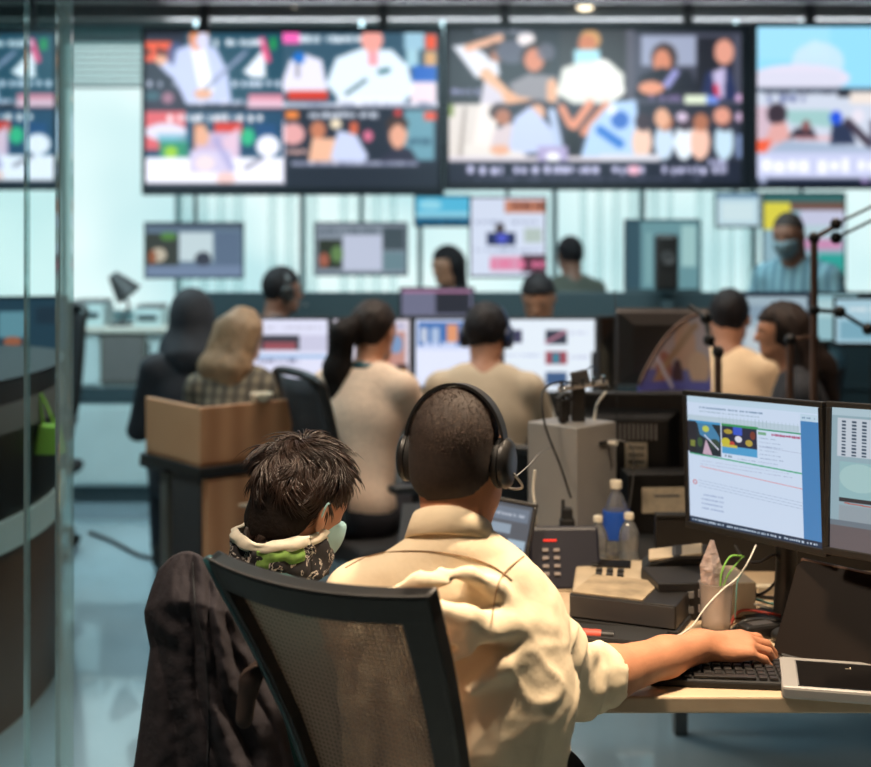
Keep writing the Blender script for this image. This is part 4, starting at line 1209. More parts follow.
# counter at left with drawers
ct = thing('storage_counter', 'pale blue storage counter with a grey shutter front below the windows at left', 'counter', (P(120, 0, 7.5).x, 7.5, 0))
cw = (172 - 74) * 7.5 / FPX
obj('body', MB().box2((-cw / 2, 0, 0.10), (cw / 2, 0.55, 0.985)), 'panel_teal', ct, bevel=0.004)
obj('worktop', MB().box2((-cw / 2 - 0.02, -0.03, 0.985), (cw / 2 + 0.25, 0.58, 1.015)), 'light_desk', ct, bevel=0.004)
obj('plinth', MB().box2((-cw / 2, 0.03, 0.0), (cw / 2, 0.55, 0.10)), 'panel_dark', ct)
ox = lambda px: (px - 120) * 7.5 / FPX
sh = MB().box2((ox(101), -0.012, 0.69), (ox(146), 0.0, 0.975))
obj('shutter', sh, 'cab_grey', ct, bevel=0.002)
for k in range(7):
    obj('shutter_slat', MB().box2((ox(104), -0.02, 0.715 + k * 0.036), (ox(143), -0.010, 0.742 + k * 0.036)), 'mid_grey', ct)
obj('drawer_front', MB().box2((ox(78), -0.014, 0.69), (ox(99), 0.0, 0.975)), 'panel_teal', ct, bevel=0.003)
obj('lower_panel', MB().box2((ox(76), -0.014, 0.12), (ox(170), 0.0, 0.56)), 'panel_teal', ct, bevel=0.003)
obj('open_shelf', MB().box2((ox(76), -0.006, 0.58), (ox(170), 0.0, 0.67)), 'panel_dark', ct)
obj('handle', MB().box2((ox(148), -0.03, 0.8), (ox(150), -0.012, 0.94)), 'chrome', ct)
# things on it
dl = thing('desk_lamp', 'small dark desk lamp on the pale counter by the window', 'lamp', (P(121, 0, 7.7).x, 7.7, 1.015))
obj('base', MB().lathe([(0.07, 0), (0.07, 0.015), (0.02, 0.022)], n=18), 'dark_grey', dl, smooth='auto')
obj('arm', MB().tube([(0, 0, 0.02), (0.05, 0, 0.12), (-0.03, 0, 0.23)], 0.01), 'dark_grey', dl)
obj('lamp_shade', MB().tube([(-0.05, 0, 0.30), (0.0, 0, 0.24), (0.05, 0, 0.18)], [0.03, 0.06, 0.085], 16), 'dark_grey', dl, smooth='auto')
def box_thing(name, label, cat, c, size, m, extra=None, rz=0):
    t = thing(name, label, cat, (c[0], c[1], c[2]), rz)
    obj('body', MB().box((0, 0, size[2] / 2), size), m, t, bevel=0.006)
    if extra: extra(t, size)
    return t
def printer_extra(t, s):
    obj('lid', MB().box((0, 0, s[2] + 0.012), (s[0] * 0.9, s[1] * 0.9, 0.024)), 'mid_grey', t, bevel=0.005)
    obj('paper_slot', MB().box((0, -s[1] / 2 - 0.002, s[2] * 0.5), (s[0] * 0.7, 0.01, 0.03)), 'panel_dark', t)
box_thing('printer', 'low pale printer on the counter at left', 'printer', (P(92, 0, 7.75).x, 7.75, 1.015), (0.20, 0.25, 0.13), 'panel_teal', printer_extra)
box_thing('printer', 'second low pale printer right of the desk lamp on the counter', 'printer', (P(152, 0, 7.75).x, 7.75, 1.015), (0.16, 0.25, 0.10), 'panel_teal', printer_extra)
fc = obj('cable', MB().tube(bez([(P(82, 0, 6.6).x, 6.75, 0.005), (P(110, 0, 6.5).x, 6.55, 0.005), (P(140, 0, 6.2).x, 6.25, 0.005), (P(168, 0, 6.1).x, 6.2, 0.005)]), 0.012, 8), 'dark_grey', smooth=True)
tag(fc, 'dark cable lying across the shiny floor at left', 'cable')
gb = thing('bag', 'small green bag hanging on the side of the round counter at left', 'bag', (-1.285, 4.33, 0.82))
obj('bag_body', MB().prism([(-0.03, 0.10), (0.03, 0.10), (0.050, 0.0), (-0.045, 0.0)], 1, -0.025, 0.025), 'green_bag', gb, bevel=0.008)
obj('strap', MB().tube(bez([(-0.02, 0, 0.09), (-0.03, 0, 0.20), (0.02, 0, 0.09)]), 0.005, 6), 'green_bag', gb, smooth=True)

# curved reception counter behind the glass
rx, ry, cx0, cy0 = 0.45, 0.95, -1.775, 4.35
rcn = thing('round_counter', 'dark rounded counter with pale bands behind the glass partition', 'counter', (cx0, cy0, 0))
def drum(z0, z1, g=0.0):
    n = 56
    m = MB()
    m.v = []; 
    pr = [(cxr * 1.0, zz) for cxr, zz in ((1, z0), (1, z1))]
    vs = [((rx + g) * math.cos(2 * math.pi * k / n), (ry + g) * math.sin(2 * math.pi * k / n), z) for z in (z0, z1) for k in range(n)]
    fs = [(k, (k + 1) % n, n + (k + 1) % n, n + k) for k in range(n)] + [tuple(range(n - 1, -1, -1)), tuple(range(n, 2 * n))]
    m.add(vs, fs)
    return m
obj('base_drum', drum(0.0, 0.56), 'wood_dark', rcn, smooth='auto')
obj('pale_band', drum(0.56, 0.66, 0.012), 'panel_teal', rcn, smooth='auto')
obj('dark_band', drum(0.66, 0.93), 'black_plastic', rcn, smooth='auto')
obj('grey_band', drum(0.93, 1.02, 0.008), 'mid_grey', rcn, smooth='auto')
obj('upper_band', drum(1.02, 1.09), 'black_plastic', rcn, smooth='auto')
obj('top_cap', drum(1.09, 1.10, 0.012), 'black_matte', rcn, smooth='auto')
def mon_pic(bg, bits, r=(0, 0, 100, 60), k=2):
    c = Canvas(*r, 1.0, bg)
    for b in bits:
        if b[0] == 't': c.text(*b[1:])
        else: getattr(c, b[0])(*b[1:])
    return c.blur(k)
monitor('monitor', 'dark desktop monitor with a bluish picture behind the glass partition', 'monitor', P(28, 325, 5.6), R(12), R(2), 0.34, 0.25,
        mon_pic((44, 74, 92), [('rect', 12, 15, 50, 45, (120, 170, 186)), ('rect', 60, 10, 92, 30, (40, 60, 76)), ('el', 30, 50, 12, 6, (190, 110, 80))]), 0.7, 0.9)
desk('side_desk', 'desk behind the round counter carrying a dark monitor', (-2.75, 5.5, 0), (-1.74, 5.95, 0.9), 'panel_teal')
office_chair('tall black chair back beside the monitor behind the glass partition', (-2.02, 6.3), 170, top=1.20, w=0.36, mesh='seat_black')
# ================================================================== MIDDLE ROW: four lit monitors
G4 = 'lit monitors in the middle row'
def mrow(px0, px1, py0, py1, Y, bg, bits, label, yaw=0, st=1.05):
    a, b = P(px0, py0, Y), P(px1, py1, Y)
    cv = Canvas(px0, py0, px1, py1, 1.3, bg)
    for q in bits:
        if q[0] == 't': cv.text(*q[1:])
        else: getattr(cv, q[0])(*q[1:])
    cv.blur(2)
    return monitor('monitor', label, 'monitor', (a + b) / 2, R(yaw), 0.0, b.x - a.x, a.z - b.z, cv, st, 0.74, G4)
W1 = (222, 224, 246)
mrow(249, 330, 317, 396, 6.0, W1, [('rect', 258, 334, 300, 350, (60, 60, 70)), ('rect', 262, 342, 296, 350, (150, 80, 90)), ('rect', 300, 334, 330, 352, (200, 200, 224)), ('t', 258, 326, 326, 4, (190, 190, 210), 1), ('t', 256, 300, 362, 5, (120, 120, 150), 2), ('rect', 250, 356, 330, 359, (140, 180, 220))],
     'leftmost lit monitor of the middle row, between the blonde head and the ponytail')
mrow(331, 412, 317, 392, 6.0, (214, 208, 222), [('rect', 374, 330, 408, 368, (190, 140, 130)), ('rect', 378, 334, 392, 350, (220, 190, 170)), ('el', 398, 344, 7, 10, (120, 150, 190)), ('el', 384, 358, 8, 7, (200, 110, 70)), ('rect', 398, 366, 410, 388, (60, 40, 40)), ('rect', 402, 372, 410, 378, (220, 150, 60)), ('t', 370, 408, 324, 4, (150, 150, 190), 3), ('rect', 366, 372, 396, 390, (228, 228, 244))],
     'lit monitor with orange pictures right of the ponytail head')
mrow(413, 501, 317, 390, 6.0, (206, 216, 244), [('rect', 416, 320, 470, 346, (60, 110, 176)), ('rect', 418, 326, 426, 342, (190, 200, 220)), ('rect', 430, 326, 438, 342, (170, 190, 220)), ('rect', 446, 322, 458, 342, (220, 150, 110)), ('t', 416, 470, 344, 5, (210, 220, 250), 4), ('rect', 414, 350, 501, 388, (224, 230, 250))],
     'lit monitor with a blue banner left of the headphone wearer in beige')
mrow(502, 601, 317, 395, 5.95, (226, 236, 246), [('rect', 506, 328, 520, 342, (60, 60, 90)), ('rect', 545, 328, 568, 344, (50, 54, 70)), ('line', 546, 342, 566, 330, 3, (190, 130, 150)), ('rect', 545, 352, 568, 366, (150, 70, 84)), ('rect', 552, 353, 560, 365, (60, 130, 150)), ('rect', 545, 374, 568, 388, (60, 90, 130)), ('t', 572, 590, 332, 4, (190, 196, 220), 5), ('t', 572, 590, 358, 4, (190, 196, 220), 6), ('t', 504, 540, 356, 3, (180, 190, 220), 8)],
     'rightmost lit monitor of the middle row with three small dark pictures')
# monitors seen from behind and others on the right
GB = 'dark monitors right of the middle row'
m = monitor('monitor', 'dark grey monitor standing edge on beside the rightmost lit monitor', 'monitor', P(607, 355, 5.6), R(38), 0, 0.10, 0.34, None, 1, 0.74, GB)
t = thing('monitor', 'large dark monitor seen from behind, right of the lit middle row', 'monitor', (P(662, 0, 4.4).x, 4.4, 0.73), R(180 - 8), GB)
obj('housing', frame_shell(0.315, 0.27, 0.05, 0.012, 0.02), 'back_brown' if 'back_brown' in M else 'black_plastic', t, bevel=0.004, mtx=Matrix.Translation((0, 0, P(0, 348, 4.4).z - 0.73)))
obj('screen', MB().box2((-0.145, 0.0005, -0.115), (0.145, 0.004, 0.12)), 'black_gloss', t, mtx=Matrix.Translation((0, 0, P(0, 348, 4.4).z - 0.73)))
obj('stand_neck', MB().box((0, 0.06, 0.12), (0.05, 0.022, 0.24)), 'black_plastic', t, bevel=0.004)
obj('stand_base', MB().lathe([(0.10, 0), (0.105, 0.004), (0.1, 0.012), (0.03, 0.018)], (0, 0.05, 0), 28), 'black_plastic', t, smooth='auto')
t = monitor('monitor', 'blue framed monitor with a pale screen behind the long haired woman at right', 'monitor', P(773, 332, 5.6), R(0), 0, 0.34, 0.35,
        mon_pic((176, 200, 214), [('rect', 5, 8, 95, 20, (150, 176, 196)), ('rect', 10, 26, 60, 50, (210, 222, 230))]), 0.75, 0.74, bz=0.022, bb=0.022, body='navy_frame' if 'navy_frame' in M else 'panel_dark')
monitor('monitor', 'monitor with a pale blue page at the right edge behind the lower boom arm', 'monitor', P(880, 322, 5.7), R(-6), 0, 0.40, 0.22,
        mon_pic((176, 214, 230), [('rect', 5, 30, 95, 55, (130, 180, 200)), ('t', 8, 90, 14, 6, (240, 250, 255), 4)]), 0.85, 0.74)
monitor('monitor', 'pale monitor between the standing microphone post and the woman in black', 'monitor', P(828, 318, 6.0), R(0), 0, 0.30, 0.24,
        mon_pic((160, 206, 216), [('rect', 8, 8, 92, 30, (190, 226, 232))]), 0.8, 0.74)
# far row equipment on the console
monitor('monitor', 'low monitor with a grey lilac page in front of the far long haired person', 'monitor', P(437, 303, 6.9), R(0), 0, 0.40, 0.17,
        mon_pic((120, 122, 150), [('rect', 48, 8, 96, 55, (40, 42, 54)), ('rect', 2, 2, 98, 8, (190, 130, 170))]), 0.8, 1.0, stand=False)
desk('monitor_shelf', 'low shelf carrying the lilac monitor before the far console', (-0.25, 6.82, 0), (0.45, 7.05, 1.0), 'panel_dark', cat='shelf')
def back_teal(px0, py0, px1, py1, Y, label, st_label=None):
    a, b = P(px0, py0, Y), P(px1, py1, Y)
    w, h = b.x - a.x, a.z - b.z
    t = thing('monitor', label, 'monitor', ((a.x + b.x) / 2, Y, 0.74), 0)
    zc = (a.z + b.z) / 2 - 0.74
    m = Matrix.Translation((0, 0, zc))
    obj('housing', frame_shell(w, h, 0.05, 0.014, 0.018), 'panel_dark', t, bevel=0.003, mtx=m)
    screen('screen', mon_pic((112, 160, 168), [('rect', 0, 0, 20, 60, (52, 86, 100)), ('rect', 28, 10, 34, 56, (140, 186, 190)), ('rect', 76, 4, 96, 40, (170, 214, 214))]), w - .028, h - .032, t, m @ Matrix.Translation((0, 0.001, 0.002)), 0.8)
    obj('stand', MB().box((0, 0.05, zc / 2), (0.05, 0.03, zc)), 'panel_dark', t)
    return t
back_teal(624, 219, 701, 292, 7.3, 'teal grey monitor on the far console below the middle big screen')
sp = thing('speaker', 'dark slim loudspeaker in front of the teal grey monitor', 'speaker', (P(668, 0, 6.9).x, 6.95, 0), 0)
obj('stand_post', MB().box((0, 0, 0.6), (0.06, 0.05, 1.2)), 'panel_dark', sp)
obj('cabinet', MB().box((0, 0, P(0, 262, 7.0).z), (0.12, 0.10, 0.30)), 'black_plastic', sp, bevel=0.02)
obj('cone', MB().lathe([(0.04, 0), (0.035, 0.01), (0.01, 0.004)], n=18), 'dark_grey', sp, smooth='auto', mtx=Matrix.Translation((0, -0.052, P(0, 258, 7.0).z)) @ Matrix.Rotation(R(90), 4, 'X'))

# colourful curved printed board
bd = thing('printed_board', 'curved board with a blurred purple and beige print leaning by the dark monitor', 'display board', (P(676, 0, 4.2).x, 4.2, 0.73))
obj('stand_foot', MB().box2((-0.10, -0.02, 0), (0.10, 0.10, 0.015)).box2((-0.012, 0.03, 0.015), (0.012, 0.05, 0.30)).box2((-0.11, 0.0, 0.30), (0.11, 0.08, 0.312)), 'dark_grey', bd, bevel=0.002)
cb = Canvas(640, 320, 712, 392, 1.2, (206, 186, 190))
for q in (('rect', 640, 372, 712, 392, (120, 118, 190)), ('el', 690, 350, 10, 24, (222, 176, 150)), ('el', 668, 372, 8, 16, (180, 120, 110)), ('el', 702, 372, 10, 16, (230, 190, 160)), ('line', 655, 388, 700, 332, 6, (190, 150, 120)), ('el', 682, 378, 5, 14, (90, 60, 70)), ('rect', 640, 384, 712, 392, (110, 110, 200)), ('line', 660, 360, 676, 390, 4, (226, 220, 240))):
    getattr(cb, q[0])(*q[1:])
cb.blur(3)
def print_board(cv, parent):
    nx, ny = 40, 40
    vs = []; cols = []
    x0, y0, x1, y1 = cv.r
    for j in range(ny):
        v = j / (ny - 1)
        for i in range(nx):
            u = i / (nx - 1)
            # upper edge is a curve that rises to the right
            top = 0.02 + 0.23 * (1 - (1 - u) ** 1.8)
            z = (1 - v) * top
            vs.append((-0.12 + 0.235 * u, 0.05 * math.sin(u * 3.0) + 0.05 * (z / 0.25), z + 0.314))
            ii = min(cv.nx - 1, int(u * cv.nx)); zz = z / 0.25
            jj = min(cv.ny - 1, max(0, int((1 - zz) * cv.ny)))
            cols.append(cv.a[jj, ii])
    fs = [(j * nx + i, (j + 1) * nx + i, (j + 1) * nx + i + 1, j * nx + i + 1) for j in range(ny - 1) for i in range(nx - 1)]
    m = mat('board_print', rgb(200, 190, 200), 0.5)
    at = m.node_tree.nodes.new('ShaderNodeAttribute'); at.attribute_name = 'picture'
    m.node_tree.links.new(at.outputs['Color'], m.node_tree.nodes['Principled BSDF'].inputs['Base Color'])
    me = bpy.data.meshes.new('board'); me.from_pydata(vs, [], fs)
    a = me.color_attributes.new('picture', 'FLOAT_COLOR', 'POINT')
    lin = s2l(np.clip(np.array(cols), 0, 255) / 255)
    a.data.foreach_set('color', np.concatenate([lin, np.ones((len(lin), 1))], 1).astype(np.float32).ravel())
    me.materials.append(m)
    o = bpy.data.objects.new('board', me); COL.objects.link(o); o.parent = parent
    s = o.modifiers.new('thickness', 'SOLIDIFY'); s.thickness = 0.006
    pts = [(-0.12 + 0.235 * u, 0.05 * math.sin(u * 3.0) + 0.05 * ((0.02 + 0.23 * (1 - (1 - u) ** 1.8)) / 0.25), 0.334 + 0.23 * (1 - (1 - u) ** 1.8)) for u in [k / 24 for k in range(25)]]
    obj('edge_trim', MB().tube(pts, 0.006, 6), 'brown_metal', parent, smooth=True)
print_board(cb, bd)

# microphone arms
def mic_arm(label, post_px, Y, ztop_py, pts2, group=None):
    b = P(post_px, 0, Y)
    zt = P(0, ztop_py, Y).z
    t = thing('microphone_arm', label, 'microphone arm', (b.x, Y, 0.73), 0, group)
    obj('clamp_base', MB().lathe([(0.05, 0), (0.05, 0.02), (0.02, 0.035), (0.018, 0.06)], n=18), 'brown_metal', t, smooth='auto')
    obj('post', MB().tube([(0, 0, 0.03), (0, 0, zt - 0.73)], 0.012, 10), 'brown_metal', t, smooth='auto')
    for k, (xa, ya, xb, yb, Yb, r) in enumerate(pts2):
        p0 = P(xa, ya, Y) - Vector((b.x, Y, 0.73)); p1 = P(xb, yb, Yb) - Vector((b.x, Y, 0.73))
        obj('boom', MB().tube([p0, p1], r, 8), 'brown_metal' if k == 0 else 'dark_grey', t, smooth='auto')
        obj('joint', MB().ico(p0, 0.02), 'black_plastic', t, smooth=True)
    return t
mic_arm('tall brown microphone stand with a double boom reaching off to the right', 814, 4.2, 236, [(814, 238, 836, 226, 4.2, 0.008), (836, 224, 885, 200, 4.3, 0.005), (836, 238, 885, 214, 4.3, 0.005), (814, 310, 840, 312, 4.2, 0.007), (840, 312, 868, 329, 4.3, 0.007), (868, 329, 890, 326, 4.3, 0.007)])
mic_arm('short brown post in front of the woman in the black top', 790, 4.15, 338, [(790, 340, 812, 336, 4.15, 0.006)])
mic_arm('short brown post with a curved top left of the beige shirt', 718, 4.1, 352, [(718, 352, 709, 340, 4.15, 0.008), (709, 340, 706, 318, 4.15, 0.008), (706, 318, 690, 306, 4.15, 0.008)])

# wooden counter with drawers at left
wd = thing('wooden_cabinet', 'light wood counter box over a black top with a drawer pedestal below', 'cabinet', (P(200, 0, 4.5).x, 4.5, 0), R(40))
FW, FD = 0.38, 0.40
zt, zb = P(0, 408, 4.5).z, P(0, 468, 4.5).z
obj('upper_box', MB().box2((0, 0, zb), (FW, FD, zb + 0.018)).box2((0, 0, zb), (FW, 0.018, zt)).box2((0, 0.018, zb), (0.018, FD, zt)), 'wood', wd, bevel=0.002)
obj('black_top', MB().box2((-0.012, -0.02, zb - 0.035), (FW + 0.1, FD + 0.02, zb)), 'black_plastic', wd, bevel=0.002)
obj('pedestal', MB().box2((0.01, 0.0, 0.05), (FW, 0.2, zb - 0.035)), 'wood', wd, bevel=0.002)
obj('side_panel', MB().box2((0.0, 0.002, 0.05), (0.0095, 0.198, zb - 0.036)), 'dark_grey', wd)
for k in range(2):
    z1 = zb - 0.045 - k * 0.30
    dr = obj('drawer', MB().box2((0.018, -0.016, z1 - 0.285), (FW - 0.008, 0.0, z1)), 'wood', wd, bevel=0.003)
    obj('handle', MB().tube([(0.15, -0.016, z1 - 0.10), (0.15, -0.035, z1 - 0.10), (0.27, -0.035, z1 - 0.10), (0.27, -0.016, z1 - 0.10)], 0.006, 8), 'label', dr)
obj('plinth', MB().box2((0.02, 0.02, 0.0), (FW - 0.01, 0.2, 0.05)), 'black_plastic', wd)
wt = thing('side_table', 'dark table leg frame under the left end of the black counter top', 'table', (P(176, 0, 5.0).x, 5.03, 0), R(40))
obj('table_top', MB().box((0, 0, 0.67), (0.22, 0.20, 0.03)), 'black_plastic', wt)
for sx in (-1, 1):
    obj('leg', MB().box((sx * 0.07, -0.06, 0.328), (0.04, 0.06, 0.655)), 'cab_grey', wt)
bx_ = thing('bowl', 'small cream bowl on the rim of the wooden counter box', 'bowl', (P(263, 0, 4.72).x, 4.68, zt))
obj('bowl_body', MB().lathe([(0.02, 0.0), (0.038, 0.012), (0.042, 0.03), (0.036, 0.03), (0.02, 0.012)], n=20), 'label', bx_, smooth='auto')

# ================================================================== PEOPLE, back to front
# standing masked man
t, HM, T = person('person standing by the windows in a striped pale blue shirt and grey face mask', (P(808, 0, 6.65).x, 6.65), 135, 'skin_brown', 'stripe_blue', 'trousers', stand=True, lean=14, head=(-18, 0, 8), dz=-0.05, sc=0.95,
                  arms=[((-0.27, 0.12, 1.10), (-0.12, 0.38, 1.02)), ((0.27, 0.12, 1.10), (0.12, 0.38, 1.02))], width=1.12, top_name='shirt')
hair_part(t, HM, [NAPE, el((0, -0.016, 0.024), (0.0785, 0.097, 0.093), k=0.02)], 'skin_brown' if False else 'hair_buzz', post=hairline, bump=0.0)
def mask_post(F, X, Y, Z):
    F = np.maximum(F, Z + 0.008 + 0 * F); F = np.maximum(F, 0.005 - Y + 0 * F); F = np.maximum(F, -0.115 - Z)
    return F
MASK = [el((0, 0.035, -0.035), (0.068, 0.070, 0.085), k=0.02), el((0, 0.085, -0.035), (0.035, 0.030, 0.045), k=0.04)]
def face_mask(t, HM, m='mask_grey'):
    blob('face_mask', MASK, 0.006, m, t, post=mask_post, mtx=HM)
    for s in (-1, 1):
        obj('mask_strap', MB().tube(bez([(s * 0.062, 0.03, -0.018), (s * 0.078, 0.0, 0.018), (s * 0.084, -0.02, 0.012), (s * 0.074, 0.0, -0.03)], 5), 0.002, 5), m, t, smooth=True, mtx=HM)
face_mask(t, HM)
# grey silhouette person
t, HM, T = person('person in olive grey top before the windows, head turned away from the camera', (P(575, 0, 8.1).x, 8.15), 15, 'skin_brown', 'olive_cloth', 'trousers', dz=0.21, lean=4, head=(0, 0, 0))
hair_part(t, HM, CAP, 'hair_black', post=hairline, bump=0.002)
# dark head bent down
t, HM, T = person('person with black hair bent over between the far woman and the grey silhouette', (P(546, 0, 6.6).x, 6.75), 165, 'skin_tan', 'black_cloth', 'trousers', dz=0.03, lean=10, head=(-30, 0, 0))
hair_part(t, HM, [NAPE, el((0, -0.010, 0.028), (0.086, 0.105, 0.100), k=0.02)], 'hair_black', post=hairline, bump=0.004)
# far woman with long black hair, facing left
t, HM, T = person('person with long black hair at the far desks, face turned to the left', (P(460, 0, 7.9).x, 7.95), 125, 'skin_tan', 'black_cloth', 'trousers', dz=0.15, lean=6, head=(-12, 0, 6), fem=True)
hair_part(t, HM, [el((0, -0.02, 0.026), (0.088, 0.104, 0.100), k=0.03), rc((-0.06, -0.04, 0.0), (-0.06, -0.03, -0.20), 0.045, 0.04, k=0.05), rc((0.06, -0.04, 0.0), (0.06, -0.03, -0.20), 0.045, 0.04, k=0.05), rc((0, -0.07, 0.0), (0, -0.08, -0.22), 0.06, 0.05, k=0.05)],
          'hair_black', post=lambda F, X, Y, Z: np.maximum(F, np.minimum(Y - 0.028 - 0.0 * Z, 0.052 - Z + 0 * Y) * np.ones_like(F)), bump=0.004)
# headset wearer behind the monitors, facing right
t, HM, T = person('person with a headset behind the leftmost lit monitor, facing right', (P(264, 0, 6.65).x, 6.66), -62, 'skin_brown', 'black_cloth', 'trousers', dz=0.05, lean=6, head=(-4, 0, 0))
hair_part(t, HM, [NAPE, el((0, -0.014, 0.026), (0.086, 0.104, 0.102), k=0.02)], 'hair_black', post=hairline, bump=0.004)
headphones(t, HM, mic=True, scale=1.02)

# mid row
def long_hair(t, HM, m, L=0.24, w=0.06, post=True, sway=0.0):
    pr = [el((0, -0.02, 0.026), (0.090, 0.108, 0.103), k=0.03)]
    for x in (-0.065, -0.03, 0.0, 0.03, 0.065):
        pr.append(rc((x, -0.055, 0.02), (x * 1.15 + sway, -0.095, -L * 0.55), 0.055, 0.05, k=0.04))
        pr.append(rc((x * 1.15 + sway, -0.095, -L * 0.55), (x * 1.05 + sway, -0.10, -L), 0.05, 0.028, k=0.04))
    return hair_part(t, HM, pr, m, post=(lambda F, X, Y, Z: np.maximum(F, np.minimum(Y - 0.03, 0.055 - Z) * np.ones_like(F))) if post else None, bump=0.006, fr=38)
t, HM, T = person('person wearing a black headscarf and black top beside the blonde woman', (P(193, 0, 5.6).x, 5.6), 12, 'skin_tan', 'black_cloth', 'black_cloth', lean=9, dz=-0.02, head=(-6, 0, 0), fem=True, width=1.02)
hair_part(t, HM, [el((0, -0.012, 0.02), (0.098, 0.112, 0.112), k=0.04), rc((0, -0.03, -0.05), (0, -0.045, -0.17), 0.085, 0.13, k=0.06), rc((-0.06, 0.0, -0.14), (0.06, 0.0, -0.14), 0.08, 0.08, k=0.06)],
          'black_cloth', post=lambda F, X, Y, Z: np.maximum(F, np.minimum(Y - 0.045, Z + 0.075) * np.ones_like(F)), bump=0.006, fr=18, name='headscarf')
t, HM, T = person('person with long straight blonde hair in a plaid jacket behind the wooden counter', (P(233, 0, 5.28).x, 5.24), -12, 'skin', 'plaid', 'trousers', lean=10, dz=-0.07, sc=0.92, head=(-6, 0, -15), fem=True, top_name='jacket', width=1.05)
long_hair(t, HM, 'hair_blond', 0.27, sway=-0.03)
t, HM, T = person('person with a dark ponytail in a cream knit top typing at the middle row', (P(352, 0, 4.95).x, 4.85), -22, 'skin', 'knit_cream', 'trousers', lean=16, dz=-0.01, head=(-8, 0, -12), fem=True, top_name='sweater', width=1.0,
                  arms=[((-0.22, 0.20, 0.72), (-0.12, 0.50, 0.80)), ((0.24, 0.24, 0.72), (0.13, 0.52, 0.80))])
hair_part(t, HM, [NAPE, el((0, -0.018, 0.026), (0.086, 0.103, 0.099), k=0.03)], 'hair_brown', post=hairline, bump=0.004)
hair_part(t, HM, [rc((-0.01, -0.105, 0.035), (-0.035, -0.155, -0.02), 0.03, 0.045, k=0.03), rc((-0.035, -0.155, -0.02), (-0.06, -0.14, -0.16), 0.045, 0.05, k=0.03), rc((-0.06, -0.14, -0.16), (-0.04, -0.13, -0.36), 0.052, 0.03, k=0.03)], 'hair_dkbrown', bump=0.006, name='ponytail')
obj('hair_tie', MB().tube([(-0.004, -0.10, 0.04), (-0.016, -0.118, 0.028)], 0.026, 14), 'teal_rim', t, mtx=HM)
obj('collar', MB().lathe([(0.066, -0.012), (0.07, 0.0), (0.064, 0.014)], n=24), 'teal_rim', t, smooth='auto', mtx=T @ Matrix.Translation((0, -0.006, 0.535)) @ rotM(-14, 0, 0))
office_chair('black mesh office chair of the ponytail person at the middle row', (P(384, 0, 4.85).x, 4.86), -62, top=1.06, w=0.42, tilt=12, group=None)
t, HM, T = person('person in a beige top with blue-black headphones at the middle row', (P(481, 0, 5.15).x, 5.05), -8, 'skin_tan', 'beige_cloth', 'trousers', lean=14, dz=-0.04, head=(-10, 0, -12), width=1.12, top_name='sweater',
                  arms=[((-0.25, 0.20, 0.72), (-0.12, 0.50, 0.80)), ((0.25, 0.20, 0.72), (0.12, 0.50, 0.80))])
hair_part(t, HM, [NAPE, el((0, -0.016, 0.026), (0.090, 0.107, 0.104), k=0.02)], 'hair_black', post=hairline, bump=0.004)
M['cup_blue'] = mat('cup_blue', rgb(34, 48, 84), 0.4)
headphones(t, HM, cup='cup_blue', scale=1.06)
office_chair('black office chair under the person in the beige top', (P(488, 0, 5.0).x, 5.0), -8, top=0.78, w=0.42, mesh='seat_black', arms=False)

# right group
t, HM, T = person('person with dark hair in a light beige shirt leaning beside the woman in black', (P(718, 0, 5.3).x + 0.02, 5.35), -25, 'skin_tan', 'beige_light', 'trousers', lean=12, dz=0.0, head=(-16, 0, 10), width=1.0)
hair_part(t, HM, [NAPE, el((0, -0.012, 0.026), (0.084, 0.104, 0.100), k=0.02)], 'hair_black', post=hairline, bump=0.004)
office_chair('dark office chair under the person in the light beige shirt', (P(718, 0, 5.3).x + 0.03, 5.36), -25, top=0.80, w=0.40, mesh='seat_black', arms=False)
t, HM, T = person('person with long wavy dark hair in a black top at right, facing left', (P(822, 0, 4.8).x, 4.85), 78, 'skin', 'black_cloth', 'trousers', lean=9, dz=-0.02, head=(-4, 0, 8), fem=True, sleeve=0.5, width=0.95, sc=0.88,
                  arms=[((-0.15, 0.13, 0.72), (-0.02, 0.36, 0.78)), ((0.20, 0.12, 0.72), (0.10, 0.36, 0.80))])
hair_part(t, HM, [el((0, -0.02, 0.026), (0.092, 0.112, 0.106), k=0.03), rc((-0.05, -0.05, 0.02), (-0.07, -0.09, -0.16), 0.055, 0.05, k=0.05), rc((0.05, -0.05, 0.02), (0.07, -0.09, -0.16), 0.055, 0.05, k=0.05), rc((0, -0.08, 0.0), (0, -0.16, -0.16), 0.06, 0.055, k=0.05), rc((0, -0.16, -0.16), (0.0, -0.20, -0.30), 0.055, 0.03, k=0.05)],
          'hair_brown', post=lambda F, X, Y, Z: np.maximum(F, np.minimum(Y - 0.030, 0.050 - Z) * np.ones_like(F)), bump=0.010, fr=30)
ch = office_chair('chair with a pale cloth covered back under the woman in black', (P(822, 0, 4.8).x, 4.85), 82, top=0.90, w=0.40, mesh='white_cover', frame_m='white_cover', arms=False)
ch = office_chair('black office chair at the right edge beyond the boom microphone', (P(864, 0, 5.2).x + 0.2, 5.3), 40, top=1.10, w=0.46, mesh='seat_black', arms=True)
